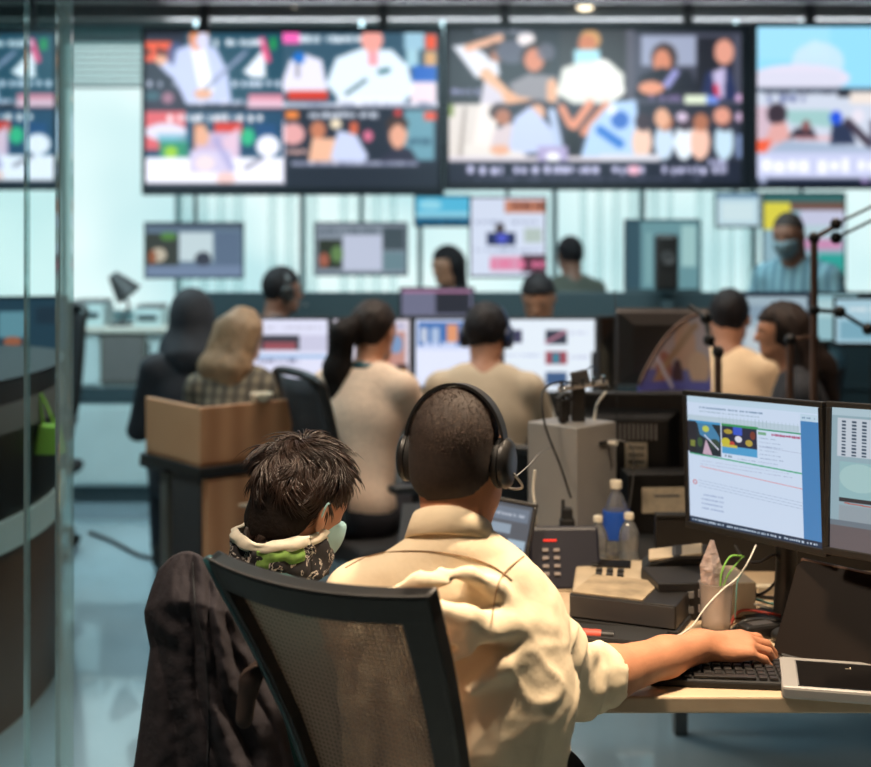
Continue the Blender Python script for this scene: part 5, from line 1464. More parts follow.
# ================================================================== FOREGROUND DESK
DZ = 0.74
dk = desk('work_desk', 'beige worktop with phones, bottles, cables and the man\'s keyboard', (-0.10, 2.28, 0), (1.75, 3.24, DZ), 'desk')
desk('work_desk', 'shaded rear of the beige desk, coloured black, carrying the computer and vented monitor', (-0.10, 3.245, 0), (1.75, 3.93, DZ), 'black_matte')  # rear of the desk: its shade is put into a black top
dv = thing('desk_shade_divider', 'added low black divider standing for shade behind the cup and under the lit monitors', 'divider', (1.13, 3.14, DZ))  # dark panel added where the desk lies in shade
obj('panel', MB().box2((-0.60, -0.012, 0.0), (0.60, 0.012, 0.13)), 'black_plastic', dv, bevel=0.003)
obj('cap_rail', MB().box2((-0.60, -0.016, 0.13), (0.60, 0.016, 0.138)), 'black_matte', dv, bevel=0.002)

# ------------------------------------------------------------------ near monitor (right)
def page_main():
    c = Canvas(686, 396, 830, 556, 3.0, (206, 222, 244))
    U = lambda u: 686 + u * 144
    V_ = lambda v: 396 + v * 160
    c.rect(686, 396, 830, V_(0.05), (190, 214, 232)); c.text(U(0.10), U(0.60), V_(0.085), 2.2, (110, 140, 170), 1, gap=.05); c.text(U(0.10), U(0.58), V_(0.115), 1.6, (150, 176, 196), 2)
    c.rect(686, V_(0.15), U(0.86), V_(0.20), (186, 206, 220))
    for k in range(22): c.rect(U(0.26 + 0.028 * k), V_(0.135), U(0.263 + 0.028 * k), V_(0.19), (160, 186, 200))
    c.rect(U(0.01), V_(0.19), U(0.27), V_(0.21), (70, 150, 200)); c.rect(U(0.01), V_(0.21), U(0.27), V_(0.455), (36, 46, 54))
    c.rect(U(0.0), V_(0.2), U(0.07), V_(0.44), (40, 40, 48)); c.rect(U(0.02), V_(0.35), U(0.06), V_(0.40), (120, 130, 60))
    c.poly([(U(.08), V_(.21)), (U(.20), V_(.21)), (U(.26), V_(.3)), (U(.26), V_(.38)), (U(.10), V_(.30))], (70, 130, 170)); c.el(U(.15), V_(.25), 4, 4, (190, 200, 90)); c.el(U(.22), V_(.36), 6, 6, (50, 70, 60)); c.poly([(U(.12), V_(.45)), (U(.15), V_(.33)), (U(.20), V_(.45))], (200, 170, 190)); c.line(U(.14), V_(.30), U(.25), V_(.40), 1.5, (220, 220, 240)); c.el(U(.10), V_(.36), 3, 6, (60, 90, 60))
    c.rect(U(0.28), V_(0.19), U(0.56), V_(0.21), (60, 150, 90)); c.rect(U(0.28), V_(0.21), U(0.55), V_(0.37), (40, 44, 66)); c.rect(U(0.37), V_(0.21), U(0.44), V_(0.27), (60, 90, 200)); c.el(U(.33), V_(.25), 5, 3, (170, 150, 60)); c.el(U(.31), V_(.33), 5, 5, (200, 190, 60)); c.el(U(.41), V_(.30), 4, 4, (220, 220, 230)); c.el(U(.36), V_(.34), 3, 3, (190, 70, 60)); c.el(U(.49), V_(.32), 4, 4, (180, 160, 70)); c.el(U(.52), V_(.26), 3, 5, (120, 60, 50))
    c.rect(U(0.28), V_(0.36), U(0.55), V_(0.42), (80, 160, 210)); c.rect(U(0.28), V_(0.35), U(0.40), V_(0.37), (200, 190, 80))
    c.rect(U(0.55), V_(0.2), U(0.87), V_(0.209), (50, 150, 110)); c.text(U(0.66), U(0.87), V_(0.235), 3, (170, 70, 110), 3, gap=.02); c.rect(U(.56), V_(.225), U(.62), V_(.245), (60, 140, 70), .6)
    for k in range(6): c.text(U(0.57), U(0.70 + 0.02 * (k % 3)), V_(0.27 + k * 0.03), 1.0, (140, 160, 190), 5 + k)
    c.line(U(.57), V_(.335), U(.87), V_(.345), .6, (150, 160, 190), .6); c.text(U(0.30), U(0.38), V_(0.44), 3.2, (110, 130, 150), 12)
    c.line(U(0.02), V_(0.455), U(0.87), V_(0.49), 1.6, (70, 170, 130)); c.text(U(.40), U(.70), V_(.45), 1.2, (150, 170, 200), 13)
    c.line(U(0.10), V_(0.55), U(0.87), V_(0.60), 0.7, (220, 120, 130)); c.text(U(.10), U(.80), V_(.53), 1.0, (170, 180, 210), 14); c.text(U(.10), U(.78), V_(.505), 0.8, (170, 180, 210), 24)
    for k in range(3): c.line(U(0.08), V_(0.66 + .022 * k), U(0.87), V_(0.70 + .022 * k), 0.5, (150, 170, 200), .8)
    c.el(U(.05), V_(.68), 2.6, 3, (200, 90, 100), .8); c.el(U(.05), V_(.68), 1.4, 1.8, (206, 222, 244))
    for k in range(4): c.text(U(0.10), U(0.28), V_(0.77 + k * 0.035), 2.4, (150, 170, 206), 15 + k, al=.8, gap=.05)
    c.rect(U(0.87), V_(0.11), U(1.0), V_(0.96), (70, 130, 186)); c.rect(U(0.87), V_(0.06), U(1.0), V_(0.11), (190, 214, 232)); c.text(U(.88), U(.98), V_(.085), 2, (120, 150, 180), 20)
    c.rect(686, V_(0.955), 830, 556, (28, 50, 76)); c.text(U(0.02), U(0.96), V_(0.98), 2.8, (190, 206, 224), 21, gap=.3)
    return c.blur(1)
def page_right():
    c = Canvas(0, 0, 120, 110, 2.6, (150, 178, 190))
    c.rect(0, 0, 120, 6, (180, 204, 216)); c.rect(4, 8, 34, 38, (200, 210, 222))
    for k in range(4):
        for q in range(11): c.rect(7 + 7 * k, 10 + 2.6 * q, 10 + 7 * k, 11.4 + 2.6 * q, (60, 80, 100))
    c.rect(38, 8, 60, 24, (110, 130, 140)); c.rect(46, 10, 120, 36, (40, 50, 56)); c.rect(56, 12, 110, 34, (90, 120, 130)); c.rect(6, 42, 50, 70, (150, 190, 196)); c.el(20, 54, 14, 11, (176, 210, 210), .7)
    c.rect(54, 42, 118, 70, (120, 146, 150)); c.rect(6, 70, 60, 73, (50, 50, 56)); c.line(10, 74, 60, 76, .8, (190, 90, 80)); c.rect(6, 76, 118, 88, (150, 164, 174)); c.rect(0, 88, 120, 92, (110, 124, 136)); c.rect(0, 92, 120, 110, (104, 96, 100))
    return c.blur(1)
def plane_monitor(label, TL, TR, BL, cv, st, side_label=None, base_z=DZ, bz=0.011, bb=0.014, stand=True, off=0.1):
    """a monitor given three real corners"""
    X = (TR - TL); w = X.length; X.normalize()
    Z = (TL - BL); Z = (Z - Z.dot(X) * X); h = Z.length; Z.normalize()
    Yv = Z.cross(X).normalized()
    c = TL + X * w / 2 - Z * h / 2
    t = thing('monitor', label, 'monitor', (c.x + Yv.x * off, c.y + Yv.y * off, base_z))
    m = Matrix(((X.x, Yv.x, Z.x, 0), (X.y, Yv.y, Z.y, 0), (X.z, Yv.z, Z.z, 0), (0, 0, 0, 1)))
    m = Matrix.Translation(c - t.location) @ m
    obj('housing', frame_shell(w, h, 0.05, bz, bb), 'black_plastic', t, bevel=0.002, mtx=m)
    screen('screen', cv, w - 2 * bz, h - bz - bb, t, m @ Matrix.Translation((0, 0.001, (bb - bz) / 2)), st)
    if stand:
        back = (c + Yv * 0.055) - t.location
        obj('stand_neck', MB().tube([back, (back.x * .6 + Yv.x * .03, back.y * .6 + Yv.y * .03, back.z * 0.45), (0, 0, 0.015)], [0.022, 0.022, 0.026], 10), 'black_plastic', t, smooth='auto')
        obj('stand_base', MB().lathe([(0.085, 0), (0.09, 0.004), (0.085, 0.01), (0.03, 0.016)], (0, 0, 0), 28), 'black_plastic', t, smooth='auto')
    return t, m, w, h
TL = P(683, 390, 2.84); TR = P(823, 402, 2.50); BL = P(697, 529, 2.80)
plane_monitor('near lit monitor with a document, two action photos and a blue side bar', TL, TR, BL, page_main(), 0.92)
TL2 = P(827, 401, 2.49); TR2 = TL2 + (TR - TL).normalized() * 0.40 + Vector((0.04, 0.03, 0)); BL2 = P(838, 556, 2.44)
plane_monitor('rightmost near monitor, cut off by the right edge, with a grey program window', TL2, TR2, BL2, page_right(), 0.85, off=0.30)

# ------------------------------------------------------------------ monitor seen from behind
c = P(630, 456, 3.72)
t = thing('monitor', 'black monitor seen from behind with vents and a pale label on its back', 'monitor', (c.x, 3.76, DZ), R(180 - 6))
w, h = 0.42, 0.36
m = Matrix.Translation((0, 0, c.z - DZ))
obj('housing', MB().box2((-w / 2, -0.004, -h / 2), (w / 2, 0.035, h / 2)), 'black_plastic', t, bevel=0.006, mtx=m)
obj('back_bulge', MB().add([(-0.15, 0.03, -0.13), (0.15, 0.03, -0.13), (0.15, 0.03, 0.14), (-0.15, 0.03, 0.14), (-0.11, 0.075, -0.09), (0.11, 0.075, -0.09), (0.11, 0.075, 0.11), (-0.11, 0.075, 0.11)],
    [(3, 2, 1, 0), (0, 1, 5, 4), (1, 2, 6, 5), (2, 3, 7, 6), (3, 0, 4, 7), (4, 5, 6, 7)]), 'black_plastic', t, bevel=0.006, mtx=m)
obj('screen', MB().box2((-w / 2 + 0.012, -0.006, -h / 2 + 0.014), (w / 2 - 0.012, -0.003, h / 2 - 0.012)), 'black_gloss', t, mtx=m)
for k in range(10):
    obj('vent_slot', MB().box((-0.095 + 0.0125 * k + 0.02, 0.0765, 0.075), (0.005, 0.004, 0.045)), 'silver', t, mtx=m)
obj('sticker', MB().box((-0.02, 0.0765, 0.005), (0.062, 0.002, 0.08)), 'label', t, mtx=m)
for k in range(3):
    obj('sticker_print', MB().box((-0.02, 0.078, 0.03 - 0.02 * k), (0.046, 0.001, 0.005)), 'dark_grey', t, mtx=m)
obj('stand_neck', MB().box((0, 0.05, 0.09), (0.07, 0.03, 0.18)), 'black_plastic', t, bevel=0.004)
obj('stand_base', MB().lathe([(0.10, 0), (0.105, 0.004), (0.1, 0.012), (0.03, 0.018)], (0, 0.03, 0), 28), 'black_plastic', t, smooth='auto')
# small black device with a pale label plate under it
a = P(662, 512, 3.55)
t = thing('desktop_device', 'black box with a pale label plate and a blue and a red light', 'device', (a.x, 3.58, DZ), R(4))
zt = P(0, 476, 3.5).z - DZ
obj('case', MB().box2((-0.10, -0.05, 0.0), (0.11, 0.05, zt)), 'black_plastic', t, bevel=0.004)
pl = obj('label_plate', MB().box2((-0.063, -0.054, 0.045 + .01), (0.066, -0.050, 0.125 + .0)), 'label', t, bevel=0.002)
obj('print_line', MB().box2((-0.03, -0.0555, 0.10), (0.04, -0.054, 0.106)), 'mid_grey', pl)
obj('blue_light', MB().ico((0.035, -0.052, 0.030), 0.005), 'blue_led', t, smooth=True)
obj('red_light', MB().box((0.067, -0.052, 0.027), (0.035, 0.004, 0.004)), 'red_led', t)

# ------------------------------------------------------------------ silver computer
t = thing('computer', 'silver metal computer tower with two plain faces, black adapters on top', 'computer', (P(577, 0, 3.28).x, 3.28, DZ), R(45))
zt = P(0, 428, 3.28).z - DZ
obj('case', MB().box2((0, 0, 0.0), (0.165, 0.165, zt)), 'silver', t, bevel=0.004)
obj('side_port', MB().box((0.105, -0.002, zt - 0.05), (0.03, 0.006, 0.012)), 'black_plastic', t)
obj('corner_strip', MB().box2((-0.0015, -0.0015, 0.003), (0.005, 0.005, zt - 0.003)), 'silver', t)
pl = obj('usb_plug', MB().tube([(0.125, -0.002, zt - 0.05), (0.125, -0.03, zt - 0.05)], 0.007, 8), 'white_plastic', t)
# adapters standing on top
ztop = DZ + zt
hub = thing('usb_hub', 'black adapter hub with stick antennas standing on the silver computer', 'usb hub', (P(578, 0, 3.4).x, 3.40, ztop))
obj('body', MB().box((0.0, 0, 0.045), (0.035, 0.03, 0.09)), 'black_plastic', hub, bevel=0.003)
obj('head', MB().box((0.005, -0.005, 0.112), (0.045, 0.03, 0.04), rot=(0, R(-12), 0)), 'dark_grey', hub, bevel=0.003)
obj('fork', MB().box((-0.045, 0, 0.035), (0.014, 0.02, 0.07)).box((-0.028, 0, 0.03), (0.01, 0.02, 0.06)), 'black_plastic', hub, bevel=0.002)
rail = obj('connector_rail', MB().box((0.01, -0.02, 0.095), (0.13, 0.014, 0.012), rot=(0, R(-8), 0)), 'silver', hub, bevel=0.002)
for k in range(5):
    obj('plug_tip', MB().box((-0.045 + 0.027 * k, -0.022, 0.100 + 0.0038 * k - .003), (0.008, 0.016, 0.018)), 'chrome', hub)
def cable(label, pts, r, m, n=10):
    o = obj('cable', MB().tube(bez(pts, n), r, 8), m, smooth=True)
    return tag(o, label, 'cable')
cable('thin black cable looping from the adapters down the front of the silver computer', [P(580, 385, 3.38), P(560, 382, 3.3), P(543, 392, 3.25), P(545, 425, 3.22), P(560, 465, 3.2), P(571, 498, 3.19)], 0.0030, 'black_plastic')
cable('thin dark blue cable springing up from the adapters to the right', [P(560, 388, 3.4), P(578, 378, 3.4), P(592, 366, 3.42), P(597, 372, 3.42)], 0.0018, 'navy_frame')
cable('cream cable rising beside the adapters behind the silver computer', [P(593, 428, 3.42), P(597, 405, 3.44), P(606, 392, 3.46)], 0.0038, 'white_cable')
cable('pale cable leaving the side port of the silver computer and dropping behind the bottles', [P(607, 440, 3.28), P(622, 441, 3.28), P(633, 450, 3.3), P(633, 480, 3.34), P(627, 520, 3.38)], 0.0018, 'mid_grey')
cable('thin vertical black wire hanging behind the adapters', [P(617, 470, 3.5), P(617, 400, 3.5), P(616, 330, 3.6), P(615, 290, 3.7)], 0.0016, 'black_plastic')
cable('thin silver cable arched over the adapter rail', [P(556, 398, 3.36), P(566, 388, 3.35), P(584, 384, 3.36), P(604, 380, 3.38), P(610, 388, 3.4)], 0.0016, 'chrome')
cable('short black cable curled between the adapters', [P(562, 424, 3.36), P(556, 405, 3.34), P(566, 394, 3.34), P(574, 404, 3.36)], 0.0026, 'black_plastic')
dg = thing('usb_dongle', 'small silver dongle standing at the left of the black adapters', 'usb dongle', (P(563, 0, 3.37).x, 3.36, ztop), R(10))
obj('body', MB().box((0, 0, 0.03), (0.014, 0.010, 0.06)), 'black_plastic', dg, bevel=0.002)
obj('metal_tip', MB().box((0, 0, 0.068), (0.011, 0.005, 0.016)), 'chrome', dg)
tr = thing('walkie_talkie', 'black handheld radio with antenna standing in front of the silver computer', 'radio', (P(568, 0, 3.15).x, 3.17, DZ))
obj('body', MB().box((0, 0, 0.06), (0.036, 0.028, 0.12)), 'black_matte', tr, bevel=0.005)
obj('antenna', MB().tube([(-0.010, 0, 0.11), (-0.010, 0, 0.165)], [0.006, 0.004], 8), 'black_matte', tr, smooth='auto')
obj('upper_body', MB().box((0.0, 0, 0.13), (0.026, 0.024, 0.03)), 'black_matte', tr, bevel=0.004)

# ------------------------------------------------------------------ dark navy desk phone and small tablet
t = thing('desk_phone', 'dark navy desk phone with a red display line and two columns of keys', 'phone', (P(563, 0, 3.0).x, 3.02, DZ), R(2))
pf = Matrix.Rotation(R(-22), 4, 'X')
zt = 0.132
obj('body', MB().prism([(-0.055, 0.0), (0.06, 0.0), (0.045, 0.10), (0.015, zt), (0.0, zt)], 0, -0.08, 0.085), 'phone_navy', t, bevel=0.008)
sl = math.atan2(0.055, zt)
fm = Matrix.Translation((0, -0.055, 0)) @ Matrix.Rotation(-sl, 4, 'X')
obj('display', MB().box((-0.030, -0.001, 0.112), (0.030, 0.003, 0.004)), 'red_led', t, mtx=fm)
for r_ in range(4):
    for c_ in range(2):
        obj('key', MB().box((-0.042 + 0.026 * c_, -0.002, 0.090 - 0.018 * r_), (0.014, 0.005, 0.0075)), 'key_grey', t, mtx=fm, bevel=0.001)
t = thing('tablet', 'small tablet with a lit grey page standing behind the man\'s right shoulder', 'tablet', (P(507, 0, 2.95).x, 2.98, DZ), R(-8))
zc = P(0, 530, 2.95).z - DZ
m = Matrix.Translation((0, 0, zc)) @ Matrix.Rotation(R(-22), 4, 'X') @ Matrix.Rotation(R(9), 4, 'Y')
obj('housing', frame_shell(0.125, 0.13, 0.012, 0.010, 0.012), 'black_plastic', t, bevel=0.003, mtx=m)
cv = mon_pic((84, 92, 104), [('rect', 6, 5, 94, 22, (110, 126, 146)), ('rect', 8, 26, 60, 38, (150, 170, 190)), ('rect', 58, 44, 96, 58, (170, 196, 216)), ('rect', 6, 42, 50, 58, (60, 56, 60)), ('t', 8, 90, 14, 4, (190, 200, 216), 3)])
screen('screen', cv, 0.105, 0.108, t, m @ Matrix.Translation((0, 0.001, 0.001)), 0.8)
obj('easel', MB().tube([(0, 0.03, zc + 0.02), (0, 0.085, 0.006)], 0.008, 8).box((0, 0.02, 0.012), (0.09, 0.11, 0.02)).box((0, -0.01, zc / 2 - .02), (0.07, 0.02, zc - 0.05)), 'black_plastic', t)
cable('thin pale cable behind the small tablet', [P(535, 470, 3.1), P(533, 490, 3.1), P(536, 520, 3.1), P(530, 545, 3.15)], 0.003, 'white_cable')

# ------------------------------------------------------------------ bottles
def bottle(label, px, Y, H, rad, waterz, blue=False, ridges=True):
    t = thing('water_bottle', label, 'bottle', (P(px, 0, Y).x, Y, DZ), 0, 'water bottles on the desk')
    bodyh = H * 0.92
    prof = [(rad * 0.55, 0.0), (rad * 0.92, 0.003), (rad, 0.012)]
    n = 7
    top = bodyh * (0.66 if not blue else 0.60)
    for k in range(n):
        z = 0.016 + (top - 0.016) * k / n
        waist = 1 - 0.14 * math.exp(-((z / bodyh - 0.36) / 0.09) ** 2)
        prof += [(rad * waist, z), (rad * waist * 0.955, z + (top - 0.016) / n * 0.5)]
    prof += [(rad * 0.98, top), (rad * 0.86, bodyh * (0.76 if not blue else 0.72)), (rad * 0.55, bodyh * 0.88), (rad * 0.36, bodyh * 0.94), (rad * 0.36, bodyh * 0.965), (rad * 0.44, bodyh * 0.97), (rad * 0.36, bodyh * 0.985), (rad * 0.34, bodyh)]
    obj('shell', MB().lathe(prof, n=28), 'pet', t, smooth=True)
    wp = [(rad * 0.5, 0.002)] + [(r * 0.93, z) for r, z in prof[2:] if z < waterz] 
    wp += [(wp[-1][0], waterz)]
    obj('water', MB().lathe(wp, n=28), 'water', t, smooth='auto')
    cp = MB()
    cp.lathe([(rad * 0.46, bodyh - 0.004), (rad * 0.47, H - 0.003), (rad * 0.42, H)], n=24)
    obj('cap', cp, 'pet_cap', t, smooth='auto')
    if blue:
        obj('label_band', MB().lathe([(rad * 1.01, H * 0.26), (rad * 1.02, H * 0.27), (rad * 1.02, H * 0.60), (rad * 1.0, H * 0.62)], n=28), 'pet_blue', t, smooth='auto')
    return t
bottle('small clear water bottle at left of the three, beside the dark phone', 598, 3.14, 0.132, 0.0245, 0.035)
bottle('taller water bottle with a bright blue label standing behind two small ones', 616, 3.26, 0.195, 0.033, 0.08, blue=True)
bottle('small clear water bottle at right of the three, before the vented monitor', 629, 3.16, 0.135, 0.0255, 0.03)

# ------------------------------------------------------------------ beige desk phone, stacked boxes
t = thing('desk_phone', 'beige and black desk phone with a raised handset in front of the bottles', 'phone', (P(652, 0, 2.90).x, 2.92, DZ), R(-10))
obj('body', MB().prism([(-0.10, 0.0), (0.10, 0.0), (0.10, 0.055), (0.03, 0.048), (-0.10, 0.024)], 0, -0.17, 0.13), 'phone_beige', t, bevel=0.006)
fm = Matrix.Translation((0, 0.03, 0.048)) @ Matrix.Rotation(math.atan2(0.024, 0.13), 4, 'X')
hc = obj('handset_cradle', MB().box((0.055, -0.035, 0.006), (0.10, 0.12, 0.012)), 'black_plastic', t, bevel=0.004, mtx=fm)
hm_ = Matrix.Translation((0.06, 0.0, 0.085)) @ Matrix.Rotation(R(14), 4, 'X') @ Matrix.Rotation(R(-10), 4, 'Y')
obj('handset', MB().prism([(-0.085, -0.006), (-0.05, -0.024), (0.0, -0.018), (0.055, -0.026), (0.085, -0.004), (0.07, 0.014), (0.0, 0.022), (-0.06, 0.012)], 1, -0.028, 0.03), 'black_plastic', t, bevel=0.007, mtx=hm_)
obj('handset_face', MB().box((-0.002, 0.0, 0.0165), (0.12, 0.05, 0.008), rot=(0, 0, 0)), 'phone_beige', t, bevel=0.003, mtx=hm_)
for r_ in range(4):
    for c_ in range(3):
        obj('key', MB().box((-0.115 + 0.024 * c_, -0.10 + 0.022 * r_ + 0.02, 0.003), (0.015, 0.012, 0.008)), 'black_plastic', t, bevel=0.002, mtx=fm)
obj('display', MB().box((-0.09, 0.025, 0.002), (0.09, 0.035, 0.004)), 'black_gloss', t, mtx=fm)
# black box (flat device) with a paper on top
t = thing('network_box', 'flat black box with front slots under papers, nearest box on the desk', 'device', (P(640, 0, 2.72).x, 2.74, DZ), R(-24))
obj('case', MB().box2((-0.125, -0.085, 0.012), (0.10, 0.085, 0.062)), 'black_plastic', t, bevel=0.003)
obj('front_panel', MB().box2((-0.122, -0.088, 0.016), (0.097, -0.085, 0.058)), 'dark_grey', t)
obj('top_sheet', MB().box2((-0.12, -0.08, 0.062), (0.03, 0.075, 0.065)), 'worn_paper', t)
obj('foot', MB().box2((-0.13, -0.09, 0.0), (0.105, 0.09, 0.012)), 'black_matte', t, bevel=0.003)
t = thing('network_box', 'second black box with two slots and a pale side, right of the nearest box', 'device', (P(690, 0, 2.78).x, 2.80, DZ), R(6))
obj('case', MB().box2((-0.085, -0.07, 0.0), (0.06, 0.07, 0.080)), 'black_plastic', t, bevel=0.003)
obj('pale_side', MB().box2((0.025, -0.0735, 0.004), (0.125, 0.07, 0.078)), 'phone_beige', t, bevel=0.003)
for k in range(2):
    obj('slot', MB().box2((-0.07, -0.073, 0.016 + 0.032 * k), (-0.01, -0.070, 0.030 + 0.032 * k)), 'mid_grey', t)
    obj('indicator', MB().box2((0.0, -0.0745, 0.018 + 0.032 * k), (0.014, -0.070, 0.034 + 0.032 * k)), 'key_grey', t)
pp = obj('paper', MB().prism([(-0.13, 0), (0.10, 0.0), (0.12, 0.002), (-0.13, 0.002)], 1, -0.05, 0.07), 'worn_paper')
pp.location = (P(596, 0, 3.02).x + .02, 3.0, DZ); tag(pp, 'crumpled beige paper lying between the bottles and the phone', 'paper')
nb = thing('notebook', 'black notebook lying under the nearest flat box', 'notebook', (P(615, 0, 2.6).x, 2.615, DZ), R(-14))
obj('cover', MB().box((0, 0, 0.006), (0.21, 0.09, 0.012)), 'black_matte', nb, bevel=0.002)
obj('pages', MB().box((0.0, -0.002, 0.006), (0.206, 0.0895, 0.006)), 'dark_grey', nb)

# ------------------------------------------------------------------ cup, sachet, cables
cx = P(716, 0, 2.66)
t = thing('plastic_cup', 'cloudy plastic cup holding a torn sachet and green cable ends', 'cup', (cx.x, 2.66, DZ))
obj('cup_body', MB().lathe([(0.024, 0.002), (0.026, 0.0), (0.029, 0.006), (0.0345, 0.098), (0.036, 0.1), (0.0345, 0.101), (0.033, 0.098), (0.0275, 0.008), (0.022, 0.006)], n=32), 'cup', t, smooth=True)
obj('residue', MB().lathe([(0.024, 0.007), (0.0275, 0.009), (0.0285, 0.028), (0.022, 0.024)], n=24), 'foil', t, smooth=True)
sa = obj('sachet', MB().add([(-0.028, 0.0, 0.05), (0.012, 0.006, 0.045), (0.016, 0.004, 0.12), (-0.004, 0.0, 0.185), (-0.012, -0.002, 0.187), (-0.034, -0.004, 0.135), (-0.01, 0.014, 0.10), (-0.008, -0.008, 0.12)],
         [(0, 1, 7), (1, 2, 7), (2, 3, 7), (3, 4, 7), (4, 5, 7), (5, 0, 7), (1, 0, 6), (2, 1, 6), (3, 2, 6), (4, 3, 6), (5, 4, 6), (0, 5, 6)]), 'foil')
sa.location = (cx.x, 2.66, DZ); tag(sa, 'torn pale foil sachet standing in the plastic cup', 'sachet')
cable('green cable looping up out of the plastic cup', [P(720, 590, 2.66), P(722, 572, 2.66), P(730, 557, 2.67), P(741, 556, 2.68), P(741, 556, 2.68)], 0.0019, 'green_cable')
cable('second green cable looping up beside the first over the cup', [P(722, 590, 2.665), P(728, 575, 2.67), P(738, 562, 2.68), P(744, 556, 2.69)], 0.0016, 'green_cable')
cable('white cable running from the near monitor over the cup rim to the desk', [P(756, 545, 2.62), P(748, 562, 2.6), P(737, 578, 2.6), P(722, 590, 2.58), P(705, 608, 2.56), P(690, 628, 2.54), P(665, 641, 2.53), P(640, 647, 2.515), P(618, 648, 2.51), P(607, 645, 2.52)], 0.0016, 'white_cable')
cable('teal cable hanging down the right side of the plastic cup', [P(747, 565, 2.62), P(738, 580, 2.62), P(736, 600, 2.62), P(735, 618, 2.64)], 0.0016, 'teal_cable')
cable('dark cable loop hanging below the near lit monitor', [P(735, 545, 2.72), P(745, 560, 2.7), P(760, 562, 2.7), P(776, 555, 2.7), P(780, 572, 2.72), P(768, 590, 2.74), P(745, 600, 2.78)], 0.003, 'dark_grey')
random.seed(3)
for k, (m_, lab) in enumerate((('black_plastic', 'thick black cable curled on the desk right of the cup'), ('red_cable', 'red cable on the desk right of the cup'), ('white_cable', 'cream cable lying coiled behind the red cable'), ('teal_cable', 'pale teal cable running along the desk to the dark laptop'), ('black_matte', 'black cable arching beside the dark laptop panel'))):
    y0 = 2.64 + 0.05 * k
    cable(lab, [(0.60 + 0.01 * k, y0, DZ + 0.005), (0.64, y0 + 0.03, DZ + 0.018 + 0.006 * k), (0.69, y0 - 0.01, DZ + 0.03), (0.73, y0 + 0.02, DZ + 0.012), (0.78, y0 + 0.03, DZ + 0.005)], 0.0045 if k in (0, 4) else 0.003, m_)
t = thing('power_adapter', 'black power adapter lying between cup and dark laptop panel', 'power adapter', (0.655, 2.62, DZ), R(20))
obj('body', MB().box((0, 0, 0.014), (0.09, 0.04, 0.028)), 'black_plastic', t, bevel=0.006)
obj('label', MB().box((0, 0, 0.0285), (0.05, 0.025, 0.001)), 'dark_grey', t)
t = thing('computer_mouse', 'black mouse on the desk behind the hand', 'mouse', (0.715, 2.575, DZ), R(60))
blob('shell', [el((0, 0, 0.012), (0.03, 0.052, 0.022), k=0.01)], 0.004, 'black_plastic', t, post=lambda F, X, Y, Z: np.maximum(F, 0.001 - Z + 0 * F))
obj('scroll_wheel', MB().tube([(-0.003, 0.025, 0.031), (0.003, 0.025, 0.031)], 0.006, 12), 'mid_grey', t)
t = thing('connector', 'pair of beige plugs lying behind the cup', 'connector', (P(765, 0, 2.9).x, 2.9, DZ), R(10))
obj('plug_body', MB().box((0, 0, 0.02), (0.05, 0.025, 0.02)), 'label', t, bevel=0.004)
obj('plug_body', MB().box((-0.045, 0.01, 0.02), (0.03, 0.02, 0.016)), 'phone_beige', t, bevel=0.004)
obj('cord_end', MB().tube([(0.02, 0, 0.02), (0.06, 0.0, 0.02), (0.08, 0.01, 0.006)], 0.005), 'label', t)

# mouse pad, pens
t = obj('mouse_mat', MB().box((0, 0, 0.002), (0.20, 0.10, 0.004)), 'grey_felt'); t.location = (P(650, 0, 2.52).x, 2.53, DZ); t.rotation_euler = (0, 0, R(-2))
tag(t, 'dark grey mat lying under the white cable by the forearm', 'mat')
t = thing('marker_pen', 'red marker lying on the desk by the rolled sleeve', 'pen', (P(590, 0, 2.62).x, 2.60, DZ), R(-12))
obj('barrel', MB().tube([(-0.035, 0, 0.011), (0.02, 0, 0.011)], 0.011, 14), 'red_plastic', t, smooth='auto')
obj('cap', MB().tube([(0.02, 0, 0.011), (0.045, 0, 0.011)], 0.0095, 14), 'black_plastic', t, smooth='auto')
t = thing('pen', 'slim silver and black pen lying on the desk beside the red marker', 'pen', (P(625, 0, 2.58).x, 2.60, DZ + 0.0), R(4))
obj('barrel', MB().tube([(-0.05, 0, 0.005), (0.03, 0, 0.005)], 0.004, 10), 'silver', t, smooth='auto')
obj('grip', MB().tube([(0.03, 0, 0.005), (0.07, 0, 0.005)], 0.0045, 10), 'black_plastic', t, smooth='auto')
t = thing('usb_stick', 'pink usb stick lying by the sleeve cuff', 'usb stick', (P(612, 0, 2.5).x, 2.535, DZ), R(-20))
obj('body', MB().box((0, 0, 0.006), (0.028, 0.013, 0.010)), 'pink_plastic', t, bevel=0.003)
obj('plug', MB().box((-0.022, 0, 0.006), (0.016, 0.010, 0.006)), 'brown_metal', t)

# keyboard
t = thing('keyboard', 'black keyboard under the man\'s right hand', 'keyboard', (0.535, 2.385, DZ), R(-6))
obj('base', MB().box((0, 0, 0.007), (0.29, 0.135, 0.014)), 'black_matte', t, bevel=0.004)
kb = MB().box((0, 0, 0.003), (0.0155, 0.0155, 0.006), taper=0.85)
first = None
M['key_black'] = mat('key_black', rgb(40, 37, 36), 0.35)
for r_ in range(6):
    for c_ in range(15):
        if r_ == 0 and 4 <= c_ <= 9: continue
        if first is None:
            first = obj('key', kb, 'key_black', t, bevel=0.0015)
            k_ = first
        else:
            k_ = first.copy(); COL.objects.link(k_); k_.parent = t
        k_.location = (-0.133 + 0.019 * c_, -0.052 + 0.0205 * r_, 0.014)
obj('space_bar', MB().box((-0.01, -0.052, 0.017), (0.11, 0.0155, 0.006)), 'key_black', t, bevel=0.0015)

